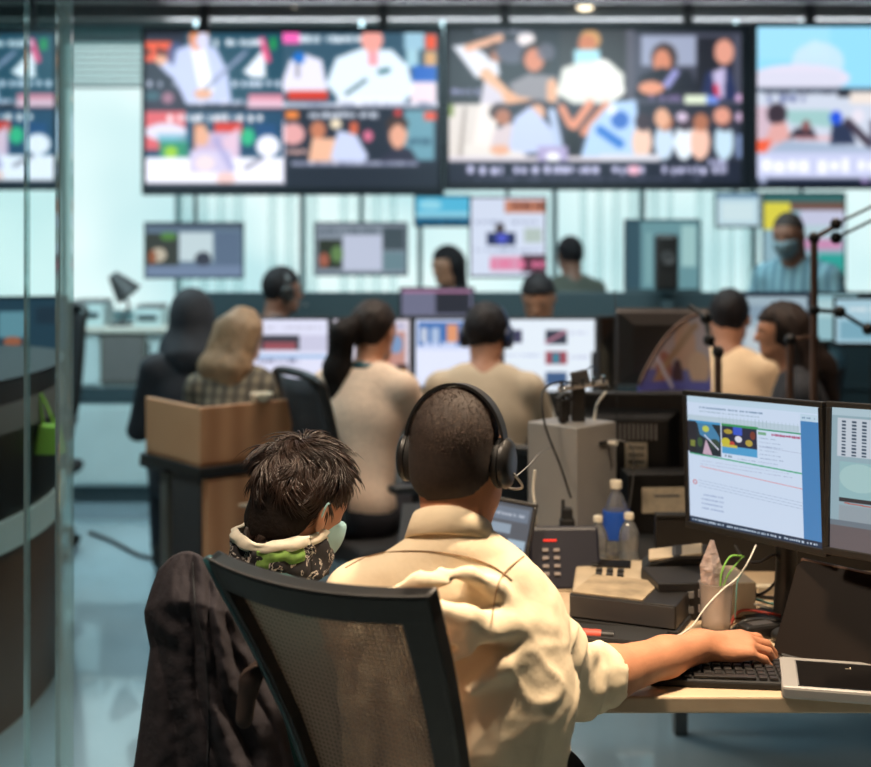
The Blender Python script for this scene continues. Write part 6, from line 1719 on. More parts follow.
# dark propped panel and silver framed tablet at right
BLp = P(773, 651, 2.5); BRd = Vector((0.147, -0.12, 0)).normalized()
BLp.z = DZ + 0.006
up = Vector((0.07, 0.06, 0.165)).normalized()
nrm = BRd.cross(up).normalized()
t = thing('laptop', 'dark brown laptop screen, switched off and leaning back, at the lower right', 'laptop', (BLp.x + 0.12, BLp.y - 0.08, DZ))
Wp, Hp = 0.34, 0.188
o = BLp - t.location
m = Matrix(((BRd.x, -nrm.x, up.x, o.x), (BRd.y, -nrm.y, up.y, o.y), (BRd.z, -nrm.z, up.z, o.z), (0, 0, 0, 1)))
obj('lid', MB().prism([(0.006, 0), (Wp, 0), (Wp, Hp), (0.016, Hp), (0.006, Hp - 0.012), (0.0, 0.012)], 1, -0.004, 0.004), 'screen_off', t, bevel=0.0015, mtx=m)
obj('lid_edge', MB().tube([(0.012, 0.0, Hp), (Wp, 0.0, Hp)], 0.0042, 8), 'brown_metal', t, smooth='auto', mtx=m)
obj('hinge', MB().tube([(0.02, 0, 0.0), (0.09, 0, 0.0)], 0.006, 10), 'black_plastic', t, mtx=m)
# its base lies behind the leaning lid
f = -nrm; f = Vector((f.x, f.y, 0)).normalized()
bm_ = Matrix(((BRd.x, f.x, 0, o.x), (BRd.y, f.y, 0, o.y), (0, 0, 1, 0), (0, 0, 0, 1)))
obj('base', MB().box2((0.008, 0.012, 0.0), (Wp, 0.20, 0.012)), 'black_plastic', t, bevel=0.003, mtx=bm_)
t = thing('tablet', 'silver framed tablet with a dark glass front lying before the dark laptop', 'tablet', (P(838, 0, 2.33).x, 2.33, DZ), R(-13))
obj('frame', MB().box((0, 0, 0.011), (0.20, 0.17, 0.022)), 'silver', t, bevel=0.005)
obj('glass', MB().box((0.012, -0.008, 0.0225), (0.165, 0.135, 0.002)), 'black_gloss', t, bevel=0.001)
obj('glass_rim', MB().box((0.012, 0.0605, 0.023), (0.168, 0.002, 0.002)).box((-0.0715, -0.008, 0.023), (0.002, 0.138, 0.002)), 'mid_grey', t)
mk = obj('button', MB().box((0.02, 0.03, 0.0238), (0.01, 0.002, 0.001)).box((0.024, 0.034, 0.0238), (0.002, 0.010, 0.001)), 'label', t)
# ================================================================== THE MAN IN THE CREAM SHIRT
def ridge(pts, r, k=0.02): return chain(pts, r, k)
man = thing('person', 'person with a buzz cut in a cream shirt and black headphones, hand on the keyboard', 'person', (0.03, 2.0, 0))
W = lambda x, y, z: Vector((x - 0.03, y - 2.0, z))
HMm = Matrix.Translation(W(0.036, 2.045, 1.206)) @ rotM(-5, 0, -22) @ Matrix.Scale(0.90, 4)
hp = scale_prims(head_prims(), HMm, 0.90)
C7 = W(0.030, 1.985, 1.075)
neck = [rc(W(0.024, 1.99, 1.04), W(0.036, 2.022, 1.15), 0.058, 0.052, k=0.03), rc(W(0.036, 2.03, 1.15), HMm @ Vector((0, -0.02, -0.01)), 0.052, 0.058, k=0.03)]
shR, elR, wrR = W(0.128, 2.048, 0.952), W(0.222, 2.195, 0.790), W(0.490, 2.40, 0.790)
shL, elL, wrL = W(-0.105, 2.03, 0.965), W(-0.12, 2.22, 0.80), W(0.02, 2.42, 0.785)
Tm = Matrix.Translation(W(0.02, 1.93, 0.52)) @ rotM(-9, 0, -10)
torso = xform([el((0, 0.0, 0.02), (0.175, 0.12, 0.13), k=0.04), el((0, 0.02, 0.17), (0.155, 0.115, 0.17), k=0.05), el((0, 0.02, 0.34), (0.172, 0.118, 0.17), k=0.05)], Tm)
torso += [rc(shL, shR, 0.058, 0.058, k=0.05), rc(W(-0.03, 1.995, 1.020), W(0.09, 2.005, 1.020), 0.042, 0.042, k=0.06), rc(W(0.03, 1.99, 1.01), W(0.03, 1.99, 1.065), 0.066, 0.046, k=0.05)]
legs_ = []
troz = []
for s in (-1, 1):
    a = W(0.02 + s * 0.10, 1.95, 0.52); b = W(0.06 + s * 0.15, 2.38, 0.54); c = W(0.06 + s * 0.16, 2.40, 0.09)
    legs_ += [rc(a, b, 0.085, 0.058, k=0.03), rc(b, c, 0.058, 0.04, k=0.02)]
    troz += [rc(a, b, 0.096, 0.070, k=0.03), rc(b, c, 0.070, 0.055, k=0.02)]
armp = [rc(shR, elR, 0.055, 0.046, k=0.03), rc(elR, wrR, 0.044, 0.028, k=0.012), rc(shL, elL, 0.055, 0.046, k=0.03), rc(elL, wrL, 0.044, 0.028, k=0.012)]
fd = (wrR - elR).normalized()
foreR = [rc(elR, elR.lerp(wrR, 0.30), 0.044, 0.044, k=0.01), rc(elR.lerp(wrR, 0.30), elR.lerp(wrR, 0.72), 0.044, 0.034, k=0.02), rc(elR.lerp(wrR, 0.72), wrR, 0.034, 0.0275, k=0.02),
         rc(wrR + Vector((0, 0, 0.004)), wrR + Vector((0.03, 0.01, 0.004)), 0.024, 0.020, k=0.02)]
handR = hand_prims(wrR + Vector((0.008, 0.004, 0.0)), Vector((0.95, 0.22, -0.04)), Vector((0.05, -0.30, 1)), -1, curl=30, spread=1.1, sc=1.0, fc=[24, 28, 30, 30])
handL = hand_prims(wrL, Vector((0.6, 0.8, -0.06)), (0, 0, 1), 1, curl=28)
V, Q = join_solids([(hp + neck, 0.006), (torso + armp + legs_, 0.014), (foreR + handR, 0.0038), ([rc(elL.lerp(wrL, .6), wrL, 0.032, 0.028, k=0.01)] + handL, 0.006)])
np_obj('body', V, Q, 'skin', man)
def nails(t, prims, n, m):
    tips = [p for p in prims if p[0] == 'rc']
    return tips
M['nail'] = mat('nail', rgb(226, 178, 150), 0.3)
# fingertip nails: the third segment of each finger
segs = [p for p in handR if p[0] == 'rc']
nn = Vector((0.05, -0.30, 1)).normalized()
for fi in range(4):
    sgm = segs[fi * 4 + 3]
    d = (sgm[2] - sgm[1]).normalized()
    up_ = (nn - nn.dot(d) * d).normalized(); sd = d.cross(up_)
    c = sgm[2] + up_ * sgm[4] * 0.72
    mm_ = Matrix(((sd.x, d.x, up_.x, c.x), (sd.y, d.y, up_.y, c.y), (sd.z, d.z, up_.z, c.z), (0, 0, 0, 1)))
    obj('fingernail', MB().ico((0, 0, 0), (0.0050, 0.0062, 0.0018), 10, 6), 'nail', man, smooth=True, mtx=mm_)
# trousers, shoes
blob('trousers', [xform([el((0, 0.0, 0.0), (0.182, 0.13, 0.11), k=0.04)], Tm)[0]] + troz, 0.014, 'trousers', man)
for s in (-1, 1):
    fx, fy = 0.06 + s * 0.16 - 0.03, 0.40
    blob('shoe', [rc((fx, fy - 0.03, 0.055), (fx, fy + 0.15, 0.035), 0.045, 0.034, k=0.02), rc((fx, fy, 0.07), (fx, fy, 0.11), 0.045, 0.045, k=0.02)], 0.009, 'shoe', man, post=lambda F, X, Y, Z: np.maximum(F, 0.002 - Z + 0 * F))
# shirt: body, yoke, folds that hang across the back, sleeve bunching at the elbow
B = lambda px, py, Y: P(px, py, Y) - Vector((0.03, 2.0, 0))
fR = 0.24
slR = elR.lerp(wrR, fR)
sh_p = grow(torso, 0.014)
sh_p += [rc(shR, shR.lerp(elR, 0.5), 0.060, 0.062, k=0.03), rc(shR.lerp(elR, 0.5), elR, 0.062, 0.055, k=0.03), rc(elR, slR, 0.058, 0.052, k=0.015),
         rc(shL, elL, 0.072, 0.058, k=0.03), rc(elL, elL.lerp(wrL, 0.5), 0.056, 0.050, k=0.015)]
# back surface depth about 1.87-1.90: long soft folds
def bf(pts, r): return ridge([B(px, py, Y + 0.006) for px, py, Y in pts], [q * 0.9 for q in r], 0.024)
sh_p += bf([(545, 612, 1.99), (505, 622, 1.90), (465, 618, 1.855), (440, 612, 1.85), (418, 604, 1.85)], [0.012, 0.014, 0.017, 0.013, 0.008])
sh_p += bf([(392, 590, 1.868), (420, 580, 1.870), (448, 584, 1.872)], [0.007, 0.010, 0.005])
sh_p += bf([(450, 640, 1.845), (490, 632, 1.87), (545, 628, 1.96), (562, 626, 2.02)], [0.007, 0.010, 0.011, 0.006])
sh_p += bf([(372, 590, 1.87), (384, 606, 1.86), (392, 640, 1.855)], [0.008, 0.012, 0.01])
sh_p += bf([(352, 600, 1.89), (356, 640, 1.88), (350, 690, 1.88)], [0.010, 0.014, 0.012])
sh_p += bf([(440, 570, 1.886), (470, 574, 1.89), (496, 588, 1.905), (512, 606, 1.93)], [0.005, 0.008, 0.010, 0.006])
sh_p += bf([(470, 690, 1.85), (500, 668, 1.875), (540, 650, 1.94)], [0.010, 0.012, 0.008])
sh_p += bf([(410, 700, 1.85), (430, 665, 1.85), (470, 652, 1.855)], [0.010, 0.011, 0.006])
# sleeve folds
sh_p += ridge([B(500, 578, 1.97), B(518, 612, 1.97), B(540, 640, 2.00), B(562, 668, 2.06)], [0.010, 0.013, 0.013, 0.010], 0.02)
sh_p += ridge([B(548, 618, 2.09), B(532, 640, 2.05), B(522, 672, 2.04)], [0.008, 0.011, 0.008], 0.02)
sh_p += ridge([B(552, 622, 2.11), B(570, 640, 2.13), B(578, 668, 2.14)], [0.009, 0.012, 0.010], 0.02)
sh_p += ridge([elR + Vector((0.0, -0.05, 0.045)), elR + Vector((0.03, -0.02, 0.058)), elR + Vector((0.06, 0.03, 0.055))], [0.010, 0.014, 0.010], 0.018)
fax = (wrR - elR).normalized()
fup = Vector((0, 0, 1)); fsd = fax.cross(fup).normalized(); fup = fsd.cross(fax)
for q, (off, rad, amp) in enumerate(((0.08, 0.050, 0.012), (0.18, 0.047, 0.010))):
    cpt = elR.lerp(wrR, off)
    ring = [cpt + (fsd * math.cos(a) + fup * math.sin(a)) * rad + fax * (0.012 * math.sin(2 * a + q)) for a in [2 * math.pi * k / 12 for k in range(13)]]
    sh_p += chain(ring, [amp] * 13, 0.012)
cpt = slR
ring = [cpt + (fsd * math.cos(a) + fup * math.sin(a)) * 0.047 for a in [2 * math.pi * k / 14 for k in range(15)]]
sh_p += chain(ring, [0.010] * 15, 0.008)
# bunching points and neck opening
sh_p += [rc(W(0.024, 2.02, 1.07), W(0.036, 2.03, 1.30), 0.054, 0.06, k=0.01, op=-1), rc(slR + fax * 0.012, slR + fax * 0.12, 0.040, 0.040, k=0.004, op=-1)]
def fabric(V):
    out = V.copy()
    for i, v in enumerate(V):
        p = Vector(v)
        d = mnoise.noise(Vector((p.x * 9, p.y * 9, p.z * 14))) * 0.005 + mnoise.noise(Vector((p.x * 26 + 5, p.y * 26, p.z * 30))) * 0.0022
        r = p - Vector((0.0, 0.05, p.z))
        L = r.length or 1
        zw = p.z
        if 0.55 < zw < 0.99:
            q = 1 - abs(mnoise.noise(Vector((p.x * 11 + p.z * 6, p.y * 11, p.z * 17 - p.x * 5)))) * 3.2
            d += 0.0055 * max(0, q) ** 2 * min(1, (0.99 - zw) * 12)
        out[i] = v + np.array(r / L) * d
    return out
blob('shirt', sh_p, 0.0065, 'shirt_cream', man, disp=fabric, it=2)
# collar standing round the neck, folded over
def collar(parent, c, tiltx, m, r0=0.054, h=0.026):
    n = 40
    vs = []; 
    prof = [(0.0, 0.0), (-0.004, h * 0.6), (0.0, h), (0.005, h), (0.009, h * 0.55), (0.015, -0.008), (0.011, -0.010)]
    for k in range(n):
        a = 2 * math.pi * k / n
        back = 0.5 - 0.5 * math.sin(a)       # 1 at the back (-Y)
        for dr, z in prof:
            rr = r0 + dr * (0.8 + 0.5 * back)
            vs.append((rr * math.cos(a) * 1.02, rr * math.sin(a) * 0.98, z * (0.75 + 0.45 * back) - (1 - back) * 0.022))
    P_ = len(prof)
    fs = [(k * P_ + j, ((k + 1) % n) * P_ + j, ((k + 1) % n) * P_ + (j + 1) % P_, k * P_ + (j + 1) % P_) for k in range(n) for j in range(P_)]
    return link('collar', vs, fs, M[m], parent, smooth=True, mtx=c @ rotM(tiltx, 0, -8))
collar(man, Matrix.Translation(W(0.024, 2.010, 1.096)), -16, 'shirt_cream')

# shirt seams laid on the cloth
def on_shirt(o, pts, r, m, name):
    import bpy as _b
    from mathutils.bvhtree import BVHTree
    me = o.data
    t = BVHTree.FromPolygons([v.co.copy() for v in me.vertices], [tuple(p.vertices) for p in me.polygons])
    out = []
    for p in bez(pts, 8):
        org = p + Vector((0.03, 2.0, 0))
        camv = Vector((0, 0, CAM_H))
        d = (org - camv).normalized()
        hit = t.ray_cast(camv - Vector((0.03, 2.0, 0)), d)
        if hit[0] is not None: out.append(hit[0] + hit[1] * 0.0 - d * 0.0014)
    if len(out) > 2:
        obj(name, MB().tube(out, r, 5), m, man, smooth=True)
shirt_o = [c for c in man.children if c.name.startswith('shirt')][0]
on_shirt(shirt_o, [B(345, 568, 1.9), B(375, 554, 1.9), B(420, 551, 1.9), B(462, 556, 1.9), B(492, 566, 1.92), B(512, 580, 1.95)], 0.0011, 'seam', 'yoke_seam')
on_shirt(shirt_o, [B(524, 556, 2.0), B(509, 568, 1.96), B(499, 582, 1.93), B(494, 604, 1.92), B(491, 625, 1.9)], 0.0011, 'seam', 'armhole_seam')
# hair: short nap following the skull
hair_part(man, HMm, [el((0, -0.0125, 0.0235), (0.0780, 0.0965, 0.0925), k=0.02), el((0, -0.036, -0.043), (0.062, 0.053, 0.050), k=0.05)], 'hair_buzz', h=0.006, post=hairline, bump=0.0002, fr=200, it=1)
def nap(n, L, wdt):
    vs = []; fs = []
    rg = np.random.default_rng(3)
    k = 0
    while k < n:
        v = rg.normal(size=3); v /= np.linalg.norm(v)
        p = np.array([0, -0.0125, 0.0235]) + v * np.array([0.0778, 0.0962, 0.0922])
        if v[2] < -0.35:
            p = np.array([0, -0.036, -0.043]) + np.array([v[0], -abs(v[1]), v[2] + 0.5]) * np.array([0.064, 0.056, 0.055])
        if p[1] > 0.06 and p[2] < 0.07: continue
        line = (0.030 + 0.42 * p[1]) if p[1] > 0 else (0.030 + 1.8 * p[1] if p[1] > -0.03 else -0.024 + 1.3 * (p[1] + 0.03))
        if p[2] < line: continue
        nrm_ = v / np.array([0.0778, 0.0962, 0.0922]); nrm_ /= np.linalg.norm(nrm_)
        dwn = np.array([0, -0.6, -0.8]) - nrm_ * np.dot(nrm_, [0, -0.6, -0.8])
        d = nrm_ * 0.8 + dwn * 0.6 + rg.normal(size=3) * 0.25; d /= np.linalg.norm(d)
        s = np.cross(d, nrm_); s /= np.linalg.norm(s) + 1e-9
        Lk = L * rg.uniform(0.6, 1.2)
        vs += [p - s * wdt, p + s * wdt, p + d * Lk]; fs.append((3 * k, 3 * k + 1, 3 * k + 2)); k += 1
    return vs, fs
vs, fs = nap(14000, 0.0034, 0.00045)
o = link('hair_nap', vs, fs, M['buzz_strand'], man, mtx=HMm)
o['kind'] = 'stuff'
headphones(man, HMm @ Matrix.Translation((0, -0.004, 0.002)), mic=True, scale=1.0)
# eyes and mouth on the unseen face
for s in (-1, 1): obj('eye', MB().ico((s * 0.030, 0.0765, 0.008), (0.010, 0.0068, 0.0065), 10, 6), 'eye', man, smooth=True, mtx=HMm)
obj('mouth', MB().ico((0, 0.0835, -0.060), (0.021, 0.005, 0.006), 12, 5), 'lips', man, smooth=True, mtx=HMm)
cable('thin headset wire running from the right ear cup toward the silver computer', [P(490, 481, 2.08), P(512, 478, 2.2), P(528, 466, 2.5), P(541, 452, 3.1), P(556, 446, 3.3)], 0.0012, 'mid_grey')

ch = thing('office_chair', 'low office chair under the person with tousled hair', 'chair', (-0.42, 2.22, 0), R(-30))
chair_base(ch, seat_z=0.42)

# ================================================================== THE YOUNG MAN WITH TOUSLED HAIR
yg = thing('person', 'person with tousled dark brown hair and a printed neck gaiter, slumped low', 'person', (-0.42, 2.22, 0))
HMy = Matrix.Translation((0.172, 0.165, 1.056)) @ rotM(-20, 6, -46) @ Matrix.Scale(0.94, 4)
hp = scale_prims(head_prims(), HMy, 0.94)
nk0, nk1 = Vector((0.125, 0.11, 0.915)), HMy @ Vector((0, -0.02, -0.04))
Ty = Matrix.Translation((0, 0.0, 0.50)) @ rotM(-20, 12, -35)
torso = xform([el((0, 0.0, 0.02), (0.155, 0.115, 0.12), k=0.04), el((0, 0.01, 0.16), (0.135, 0.105, 0.15), k=0.05), el((0, -0.005, 0.30), (0.145, 0.105, 0.14), k=0.05), rc((-0.125, -0.01, 0.385), (0.125, -0.01, 0.385), 0.055, 0.055, k=0.05)], Ty)
shs = [Ty @ Vector((s * 0.145, -0.01, 0.375)) for s in (-1, 1)]
els = [shs[0] + Vector((-0.02, 0.12, -0.20)), shs[1] + Vector((0.01, 0.10, -0.20))]
wrs = [els[0] + Vector((0.17, 0.14, -0.02)), els[1] + Vector((-0.02, 0.17, -0.02))]
legp = []; trp = []
for s in (-1, 1):
    a = Vector((s * 0.09, 0.0, 0.50)); b = Vector((0.16 + s * 0.12, 0.36 - s * 0.04, 0.50)); c = Vector((0.17 + s * 0.12, 0.38 - s * 0.04, 0.09))
    legp += [rc(a, b, 0.078, 0.054, k=0.03), rc(b, c, 0.054, 0.038, k=0.02)]
    trp += [rc(a, b, 0.088, 0.064, k=0.03), rc(b, c, 0.064, 0.052, k=0.02)]
    fx, fy = c.x, c.y
    blob('shoe', [rc((fx, fy - 0.03, 0.055), (fx + 0.04, fy + 0.12, 0.035), 0.043, 0.032, k=0.02), rc((fx, fy, 0.07), (fx, fy, 0.11), 0.045, 0.045, k=0.02)], 0.009, 'shoe', yg, post=lambda F, X, Y, Z: np.maximum(F, 0.002 - Z + 0 * F))
parts = [(hp + [rc(nk0, nk1, 0.056, 0.052, k=0.03)], 0.006), (torso + legp + [rc(a, b, 0.046, 0.036, k=0.02) for a, b in zip(shs, els)] + [rc(a, b, 0.036, 0.026, k=0.02) for a, b in zip(els, wrs)] + [rc(Ty @ Vector((0, 0, .4)), nk0, 0.06, 0.058, k=0.03)], 0.014)]
for s, e, w_ in zip((-1, 1), els, wrs):
    parts.append(([rc(e.lerp(w_, .6), w_, 0.03, 0.026, k=0.01)] + hand_prims(w_, (w_ - e), (0, 0, 1), -s, curl=30, sc=0.92), 0.0055))
V, Q = join_solids(parts)
np_obj('body', V, Q, 'skin_tan', yg)
blob('shirt', grow(torso, 0.014) + [rc(Ty @ Vector((0, 0, .38)), nk0, 0.078, 0.070, k=0.04)] + [rc(a, b, 0.060, 0.05, k=0.02) for a, b in zip(shs, els)] + [rc(a, a.lerp(b, .9), 0.05, 0.036, k=0.02) for a, b in zip(els, wrs)], 0.010, 'teal_shirt', yg)
blob('trousers', trp + [xform([el((0, 0, 0), (0.162, 0.12, 0.10), k=0.04)], Ty)[0]], 0.014, 'trousers', yg)
for s in (-1, 1): obj('eye', MB().ico((s * 0.030, 0.0765, 0.008), (0.010, 0.0068, 0.0065), 10, 6), 'eye', yg, smooth=True, mtx=HMy)
blob('face_mask', MASK, 0.006, 'mask_blue', yg, post=mask_post, mtx=HMy)
for s in (-1, 1):
    obj('mask_strap', MB().tube(bez([(s * 0.062, 0.03, -0.018), (s * 0.080, 0.0, 0.020), (s * 0.088, -0.016, 0.012), (s * 0.082, -0.010, -0.03), (s * 0.062, 0.02, -0.06)], 5), 0.0022, 5), 'mask_blue', yg, smooth=True, mtx=HMy)
# neck gaiter: loose printed tube with a pale hem
GM = HMy @ Matrix.Translation((0, -0.012, -0.085)) @ rotM(22, -3, 0)
def tube_cloth(name, z0, z1, r0, r1, m, par, mtx, n=56, amp=0.003, th=0.006, rows=8, a0=0.0, a1=2 * math.pi):
    vs = []; fs = []
    for j in range(rows + 1):
        f = j / rows
        for k in range(n + 1):
            a = a0 + (a1 - a0) * k / n
            r = r0 + (r1 - r0) * f + amp * math.sin(5 * a + 7 * f) + amp * 0.6 * math.sin(11 * a - 5 * f) + 0.004 * math.sin(math.pi * f)
            vs.append((r * math.cos(a), r * math.sin(a) * 1.18, z0 + (z1 - z0) * f + 0.004 * math.sin(3 * a + 1)))
    fs = [(j * (n + 1) + k, j * (n + 1) + k + 1, (j + 1) * (n + 1) + k + 1, (j + 1) * (n + 1) + k) for j in range(rows) for k in range(n)]
    o = link(name, vs, fs, M[m], par, smooth=True, mtx=mtx)
    s = o.modifiers.new('thickness', 'SOLIDIFY'); s.thickness = th; s.offset = 1
    return o
tube_cloth('neck_gaiter', -0.055, 0.018, 0.080, 0.078, 'gaiter_print', yg, GM)
tube_cloth('gaiter_hem', 0.016, 0.034, 0.0785, 0.076, 'gaiter_white', yg, GM, rows=3, th=0.0075, a0=R(-360 + 0), a1=R(-0))
tube_cloth('gaiter_patch', -0.012, 0.022, 0.0835, 0.081, 'gaiter_green', yg, GM, rows=4, th=0.004, a0=R(-62), a1=R(-8))
# hair
HAIR = [el((0, -0.016, 0.030), (0.082, 0.100, 0.094), k=0.03), el((-0.01, 0.035, 0.088), (0.06, 0.055, 0.034), k=0.03), el((0, -0.048, -0.042), (0.066, 0.052, 0.055), k=0.03)]
def yhair(F, X, Y, Z):
    line = np.where(Y > 0.0, 0.020 + 0.45 * Y, np.where(Y > -0.025, 0.020 + 2.2 * Y, -0.035 + 1.5 * (Y + 0.025))) - Z
    line = np.maximum(line, -0.095 - Z)
    return np.maximum(F, line)
hair_part(yg, HMy, HAIR, 'hair_dkbrown', h=0.006, post=yhair, bump=0.005, fr=42, it=1)
def locks(n):
    rg = random.Random(5)
    mb = MB()
    c0 = Vector((0, -0.015, 0.035))
    k = 0
    while k < n:
        v = Vector((rg.gauss(0, 1), rg.gauss(0, 1), rg.gauss(0, 1))).normalized()
        if v.z < -0.45:
            p = Vector((0, -0.048, -0.042)) + Vector((v.x * 0.066, -abs(v.y) * 0.052, v.z * 0.05))
            v = Vector((v.x, -abs(v.y), 0)).normalized()
        else:
            p = c0 + Vector((v.x * 0.084, v.y * 0.101, v.z * 0.095))
        line = (0.020 + 0.45 * p.y) if p.y > 0 else (0.020 + 2.2 * p.y if p.y > -0.025 else -0.035 + 1.5 * (p.y + 0.025))
        if p.z < max(line, -0.095): continue
        if p.y > 0.07 and p.z < 0.06: continue
        # growth: from the crown whorl outward, more lift on top and toward the front
        crown = Vector((0.0, -0.05, 0.12))
        g = (p - crown); g = g - v * g.dot(v)
        g = g.normalized() if g.length > 1e-5 else Vector((1, 0, 0))
        L = (0.032 + 0.026 * max(0, v.z)) * rg.uniform(0.6, 1.4) * (1 + 0.8 * mnoise.noise(p * 30 + Vector((7, 0, 0))))
        if p.z < 0.0: L *= 0.6
        cl = mnoise.noise(p * 22.0); swirl = v.cross(g) * (3.2 * cl + rg.uniform(-0.2, 0.2))
        pts = []
        q = p - v * 0.006
        d = (g * 0.80 + v * (0.48 + 0.25 * max(0, v.z) + 0.9 * mnoise.noise(p * 27.0)) + swirl * 0.7).normalized()
        for s in range(6):
            pts.append(q)
            q = q + d * L / 5
            d = (d + g * 0.12 - Vector((0, 0, 1)) * 0.08 + swirl * 0.30 - v * 0.20).normalized()
        r = rg.uniform(0.0007, 0.0017)
        mb.tube(pts, [r * 0.9, r * 1.1, r * 1.0, r * 0.8, r * 0.5, r * 0.12], 5, cap=False)
        k += 1
    return mb
o = obj('hair_locks', locks(6500), 'hair_strand', yg, smooth=True, mtx=HMy)
o['kind'] = 'stuff'

# ================================================================== NEAR CHAIR
TLc, TRc = P(213, 553, 1.92), P(432, 590, 1.70)
Xc = (TRc - TLc); Xc.z = 0; wc = Xc.length; Xc.normalize()
Fc = Vector((-Xc.y, Xc.x, 0))         # the way the sitter faces
tl = R(20)
Zc = (Vector((0, 0, 1)) * math.cos(tl) - Fc * math.sin(tl)).normalized()
orgc = TLc
ctr = TLc + Xc * wc / 2
nc = thing('office_chair', 'large office chair with brown mesh back and wide black frame, nearest of all chairs', 'chair', (ctr.x + Fc.x * 0.28, ctr.y + Fc.y * 0.28, 0), math.atan2(Xc.y, Xc.x))
ang = math.atan2(Xc.y, Xc.x)
Mi = Matrix.Rotation(-ang, 4, 'Z')
o = Mi @ (TLc - nc.location)
cm = Matrix.Translation(o) @ Matrix.Rotation(tl, 4, 'X')   # local x along the top rail, z up the back, y toward the sitter
TRz = (TRc.z - TLc.z) / math.cos(tl)
Hc = 0.56
def edge_l(v): return 0.012 + 0.085 * (v / 0.25) - 0.04 * (v / 0.56) ** 2 if v < 0.3 else 0.102 + 0.02 * (v - 0.3)
def edge_r(v): return wc - 0.0 + 0.012 * math.sin(v * 5)
def el_(v): # left edge x at depth v below the top
    pts = [(0, 0.0), (0.03, 0.006), (0.08, 0.025), (0.16, 0.052), (0.26, 0.078), (0.40, 0.095), (0.56, 0.10)]
    for (a, xa), (b, xb) in zip(pts, pts[1:]):
        if v <= b: return xa + (xb - xa) * (v - a) / (b - a)
    return pts[-1][1]
def er_(v): return wc + 0.004 - 0.10 * max(0, v - 0.12) ** 1.2
def bowc(u): return -0.030 * (1 - (2 * u - 1) ** 2)
def fpt(u, v, dy=0.0):
    x = el_(v) + (er_(v) - el_(v)) * u
    return (x, bowc(u) + dy, -v + TRz * u * (1 - v / Hc))
fr = MB()
def strip(pairs, d0=-0.016, d1=0.012):
    n = len(pairs)
    vs = []
    for (a, b) in pairs:
        for (u, v) in (a, b):
            for dy in (d0, d1): vs.append(fpt(u, v, dy))
    fs = []
    for i in range(n - 1):
        o_ = i * 4
        fs += [(o_, o_ + 4, o_ + 6, o_ + 2), (o_ + 1, o_ + 3, o_ + 7, o_ + 5), (o_, o_ + 1, o_ + 5, o_ + 4), (o_ + 2, o_ + 6, o_ + 7, o_ + 3)]
    fs += [(0, 2, 3, 1), ((n - 1) * 4, (n - 1) * 4 + 1, (n - 1) * 4 + 3, (n - 1) * 4 + 2)]
    return vs, fs
fr.add(*strip([((u, 0.0), (u, 0.046 - 0.004 * u)) for u in [k / 24 for k in range(25)]]))
fr.add(*strip([((0.0, v), (0.055, v)) for v in [0.0 + Hc * k / 20 for k in range(21)]]))
fr.add(*strip([((0.885, v), (1.0, v)) for v in [0.0 + Hc * k / 20 for k in range(21)]]))
fr.add(*strip([((u, Hc - 0.05), (u, Hc)) for u in [k / 16 for k in range(17)]]))
obj('back_frame', fr, 'black_plastic', nc, bevel=0.004, mtx=cm)
g = MB(); nx, nz = 24, 24
vs = []
for j in range(nz + 1):
    for i in range(nx + 1):
        u = 0.03 + 0.89 * i / nx; v = 0.03 + (Hc - 0.05) * j / nz
        p = fpt(u, v, 0.004)
        vs.append((p[0], p[1] + 0.022 * math.sin(math.pi * i / nx) * math.sin(math.pi * min(1, j / nz)), p[2]))
g.add(vs, [(j * (nx + 1) + i, j * (nx + 1) + i + 1, (j + 1) * (nx + 1) + i + 1, (j + 1) * (nx + 1) + i) for j in range(nz) for i in range(nx)])
s_ = obj('back_mesh', g, 'chair_mesh', nc, smooth=True, mtx=cm)
# teal outer rim on the left stile and seam line under the top rail
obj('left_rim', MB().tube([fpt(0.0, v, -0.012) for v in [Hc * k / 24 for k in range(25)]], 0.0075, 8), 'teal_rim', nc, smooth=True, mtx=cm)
obj('rail_piping', MB().tube([fpt(u, 0.0, -0.014) for u in [k / 24 for k in range(25)]], 0.0020, 6), 'dark_grey', nc, smooth=True, mtx=cm)
chair_base(nc, seat_z=0.45)
bp = Vector(fpt(0.5, Hc - 0.02)); bp = cm @ bp
obj('back_support', MB().tube(bez([(0, 0, 0.39), (0, -0.15, 0.38), (bp.x, bp.y - 0.03, 0.47), (bp.x, bp.y - 0.02, bp.z + 0.02)], 6), 0.025, 8), 'black_plastic', nc, smooth=True)

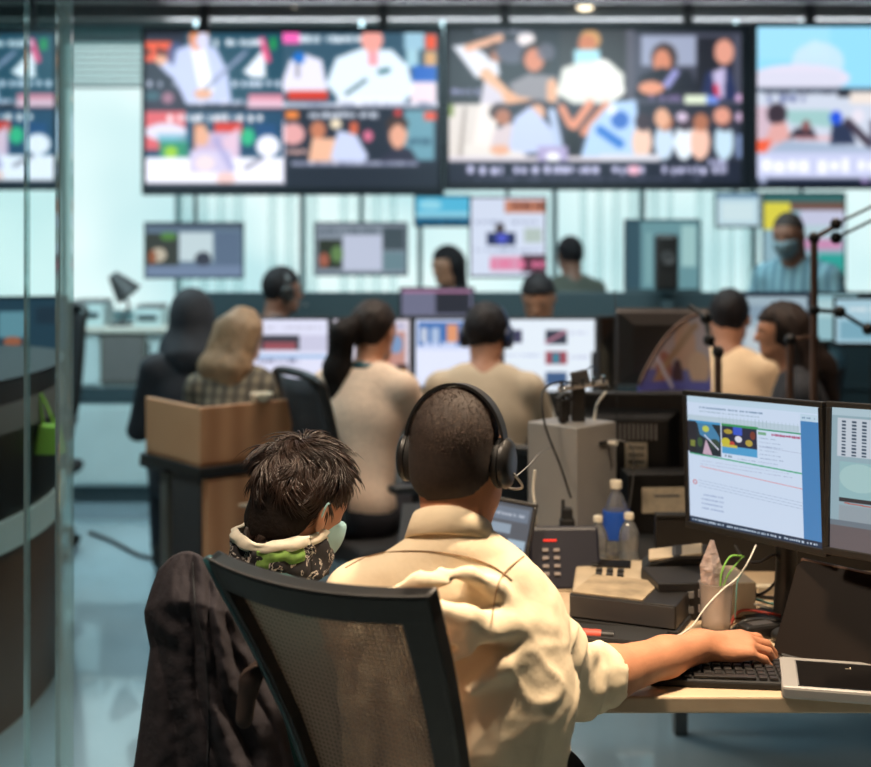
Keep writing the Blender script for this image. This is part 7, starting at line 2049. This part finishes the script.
# ------------------------------------------------------------------ jacket hung over the chair's left corner
jk = thing('jacket', 'dark grey jacket draped over the left shoulder of the near chair', 'jacket', (-0.42, 1.98, 0.55))
J = lambda px, py, Y: P(px, py, Y) - Vector((-0.42, 1.98, 0.55))
def lerp_tab(tab, t):
    for (a, xa), (b, xb) in zip(tab, tab[1:]):
        if t <= b: return xa + (xb - xa) * (t - a) / (b - a)
    return tab[-1][1]
LX = [(0, 166), (0.04, 158), (0.12, 151), (0.22, 144), (0.27, 145), (0.38, 150), (0.6, 143), (0.8, 137), (1, 130)]
RX = [(0, 224), (0.06, 234), (0.2, 246), (0.45, 264), (0.7, 284), (1, 300)]
def cloth_pt(u, v):
    px = lerp_tab(LX, v) * (1 - u) + lerp_tab(RX, v) * u
    top = 566 - 13 * math.sin(math.pi * min(1, u * 1.15 + 0.12)) 
    py = top + (790 - top) * v
    rim = math.sin(math.pi * min(1, max(0, u))) ** 0.45
    Y = 2.055 - 0.085 * rim * min(1, 0.35 + 3.2 * v) 
    n1 = mnoise.noise(Vector((u * 2.3, v * 1.6, 3.1)))
    ph = u * 4.6 + 0.9 * n1 + 0.25 * math.sin(v * 5)
    fold = 1 - abs(math.sin(math.pi * ph)) ** 1.0
    big = math.sin(math.pi * (u * 2.6 + 0.7 * mnoise.noise(Vector((u * 1.5, v * 2.2, 8.0)))))
    amp = 0.35 + 0.65 * min(1, v * 2.2)
    Y += (0.020 * fold - 0.006) * amp * rim + 0.012 * big * amp * rim
    # slanting pulls where the cloth hangs off the corner
    dg = math.sin(math.pi * (v * 7.5 - u * 4.0 + 1.6 * mnoise.noise(Vector((u * 3, v * 3, 1.0)))))
    Y += 0.0050 * dg * rim * max(0, mnoise.noise(Vector((u * 2.6 + 4, v * 3.2, 2.0))) + 0.35)
    Y += 0.003 * mnoise.noise(Vector((u * 14, v * 16, 5.0))) * rim
    return px, py, Y
nu, nv = 90, 130
vs = []
for jv in range(nv + 1):
    for iu in range(nu + 1):
        vs.append(J(*cloth_pt(iu / nu, jv / nv)))
nb = len(vs)
for jv in range(nv + 1):
    for iu in range(nu + 1):
        u, v = iu / nu, jv / nv
        px, py, Y = cloth_pt(u, v)
        p = vs[jv * (nu + 1) + iu]
        vs.append(Vector((p.x, p.y + 0.006 + 0.05 * (math.sin(math.pi * u) ** 0.6) * min(1, v * 6 + 0.15), p.z)))
W_ = nu + 1
fs = []
for jv in range(nv):
    for iu in range(nu):
        a = jv * W_ + iu
        fs.append((a, a + W_, a + W_ + 1, a + 1)); fs.append((nb + a, nb + a + 1, nb + a + W_ + 1, nb + a + W_))
for jv in range(nv):
    for iu in (0, nu):
        a = jv * W_ + iu
        fs.append((a, a + W_, nb + a + W_, nb + a))
for iu in range(nu):
    for jv in (0, nv):
        a = jv * W_ + iu
        fs.append((a, a + 1, nb + a + 1, nb + a))
link('jacket_body', vs, fs, M['jacket'], jk, smooth=True)
def jd(V): return V
obj('jacket_seam', MB().tube([Vector(J(*cloth_pt(0.47 + 0.03 * math.sin(q * 4), q))) - Vector((0, 0.0012, 0)) for q in [0.03 + 0.95 * k / 40 for k in range(41)]], 0.0016, 5), 'black_cloth', jk, smooth=True)
lp = chain([J(262, 664, 1.95), J(250, 680, 1.94), J(244, 720, 1.94)], [0.012, 0.016, 0.014], 0.01)
blob('sleeve_lining', lp, 0.006, 'jacket_in', jk, disp=jd)
